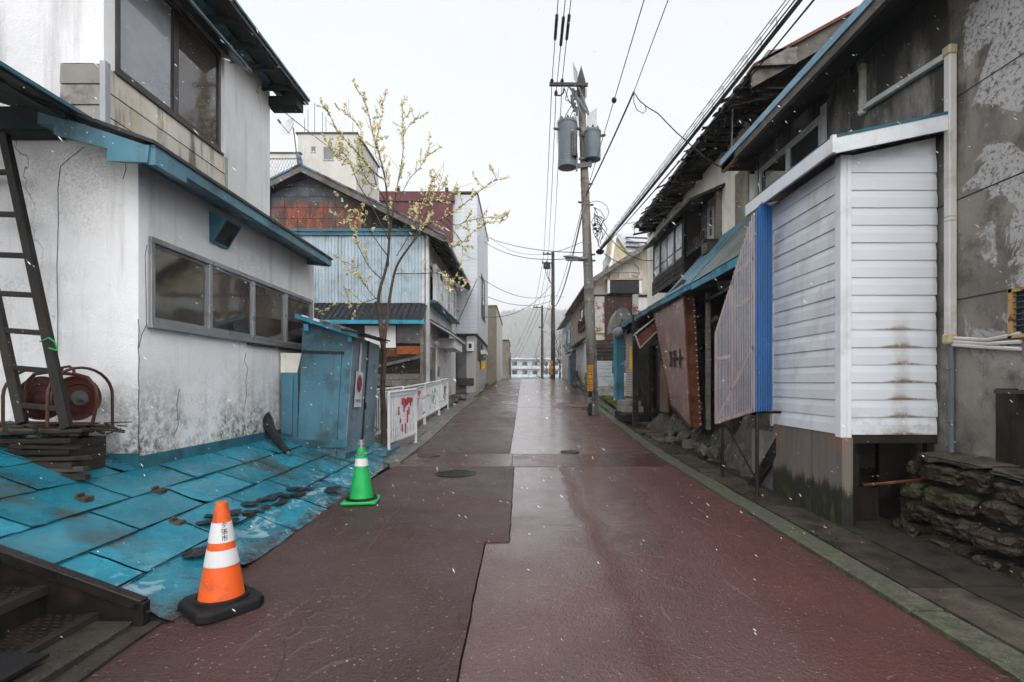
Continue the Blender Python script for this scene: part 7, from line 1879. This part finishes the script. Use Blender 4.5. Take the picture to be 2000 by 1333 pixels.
# ================================================================== far: apartment block, bare trees
AP = thing('apartment_block', 'white apartment block with pale blue balconies beyond the crest', 'building', (8, 165, -1))
MB().box(-3.4, 16, 160, 170, -3, 8.9).build('wall', M['white_paint'], AP)
MB().box(-3.8, 16.2, 158.6, 170, 8.9, 9.4).build('roof', M['haze_blue'], AP)
for f in range(4):
    z = -1.9 + f * 2.7
    MB().box(-3.4, 16, 158.8, 159.0, z - .2, z + .75).build('balcony_front', M['haze_blue'], AP)
    MB().box(-3.4, 16, 159, 160, z - .2, z - .02).build('balcony_floor', M['white_paint'], AP)
    for i in range(6):
        x = -2.5 + i * 3.2
        wd = MB().box(x, x + 1.5, 159.9, 159.99, z + .1, z + 2.0).build('window', M['frame_dark'], AP)
        MB().box(x + .1, x + .7, 159.86, 159.9, z + .2, z + 1.9).build('pane', M['glass_hazy'], wd)
    for i in range(7): MB().box(-3.4 + i * 3.2, -3.2 + i * 3.2, 158.9, 160, z - .2, z + 2.5).build('partition', M['white_paint'], AP)
def bare_tree(label, x, y, h, seed, spread=.5):
    rnd = random.Random(seed); t = thing('bare_tree', label, 'tree', (x, y, zr(y)))
    tr, br = MB(), MB()
    def grow(p, d, L, r, lev):
        q = [p]; cur = d
        for s_ in range(3):
            cur = (cur + Vector((rnd.gauss(0, .12), rnd.gauss(0, .12), .06))).normalized(); q.append(q[-1] + cur * L / 3)
        (tr if lev == 0 else br).tube(q, [r, r * .85, r * .7, r * .55], 5 if lev < 2 else 3, False)
        if lev >= 4: return
        for k_ in range(4 if lev < 2 else 3):
            t_ = rnd.uniform(.35, 1); i = min(2, int(t_ * 3)); st = q[i].lerp(q[i + 1], t_ * 3 - i)
            nd = (cur + Vector((rnd.gauss(0, spread), rnd.gauss(0, spread), rnd.gauss(.15, spread * .6)))).normalized()
            grow(st, nd, L * rnd.uniform(.5, .75), r * .5, lev + 1)
    grow(Vector((x, y, zr(y) - .1)), V(0, 0, 1), h * .45, h * .012, 0)
    tr.build('trunk', M['bark'], t); br.build('branches', M['twig'], t)
bare_tree('tall bare tree behind the crest pole', 5.0, 53, 9.5, 3)
bare_tree('bare tree left of the tall one at the crest', 4.5, 57, 8.5, 13)
bare_tree('brown leafless bush between the two far poles', 4.0, 66, 7.5, 5, .8)
bare_tree('second leafless bush by the far pole', 5.2, 70, 8.0, 8, .8)

# litter washed against the road edges
m = MB(); rnd = random.Random(45)
for i in range(420):
    y = rnd.uniform(1.5, 12); left = rnd.random() < .5
    x = (XL(y) + abs(rnd.gauss(0, .18)) + .02) if left else (XR(y) - abs(rnd.gauss(0, .12)) - .02)
    if rnd.random() < .2: x = rnd.uniform(XL(y), XR(y))
    a = Vector((x, y, zr(y) + .017)); t = rnd.uniform(0, 6.28); l = rnd.uniform(.008, .045)
    m.beam(a, a + Vector((math.cos(t) * l, math.sin(t) * l, rnd.uniform(0, .004))), rnd.uniform(.003, .009), .004)
m.build('litter', M['wood_orange_dull'], kind='stuff', label='small twigs and grit washed against the road edges', cat='litter')

# ================================================================== falling wet snow
m = MB(); rnd = random.Random(77)
for i in range(20000):
    y = rnd.uniform(2.4, 14); x = rnd.uniform(-7, 7); z = rnd.uniform(.2, 9)
    r = .0008 + .0022 * rnd.random() ** 3; l = r * rnd.uniform(2, 9)
    d = Vector((rnd.gauss(.75, .2), rnd.gauss(0, .2), rnd.gauss(-.6, .2))).normalized(); c = Vector((x, y, z)); u = d.orthogonal().normalized() * r; w_ = d.cross(u).normalized() * r
    m.add([c - d * l, c + u, c + w_, c - u, c - w_, c + d * l], [(0, 2, 1), (0, 3, 2), (0, 4, 3), (0, 1, 4), (5, 1, 2), (5, 2, 3), (5, 3, 4), (5, 4, 1)])
m.build('snowflakes', M['snow'], kind='stuff', label='wet snowflakes falling through the street', cat='snow')

# ================================================================== haze
hzb = MB().box(-1800, 1800, -80, 2000, -20, 330)
mt = bpy.data.materials.new('haze_air'); mt.use_nodes = True; t_ = mt.node_tree; t_.nodes.clear()
o_ = t_.nodes.new('ShaderNodeOutputMaterial'); v_ = t_.nodes.new('ShaderNodeVolumePrincipled')
v_.inputs['Color'].default_value = (.97, .98, 1, 1); v_.inputs['Density'].default_value = .0007; v_.inputs['Anisotropy'].default_value = 0.0
t_.links.new(v_.outputs[0], o_.inputs['Volume'])
hzb.build('haze', mt, kind='stuff')
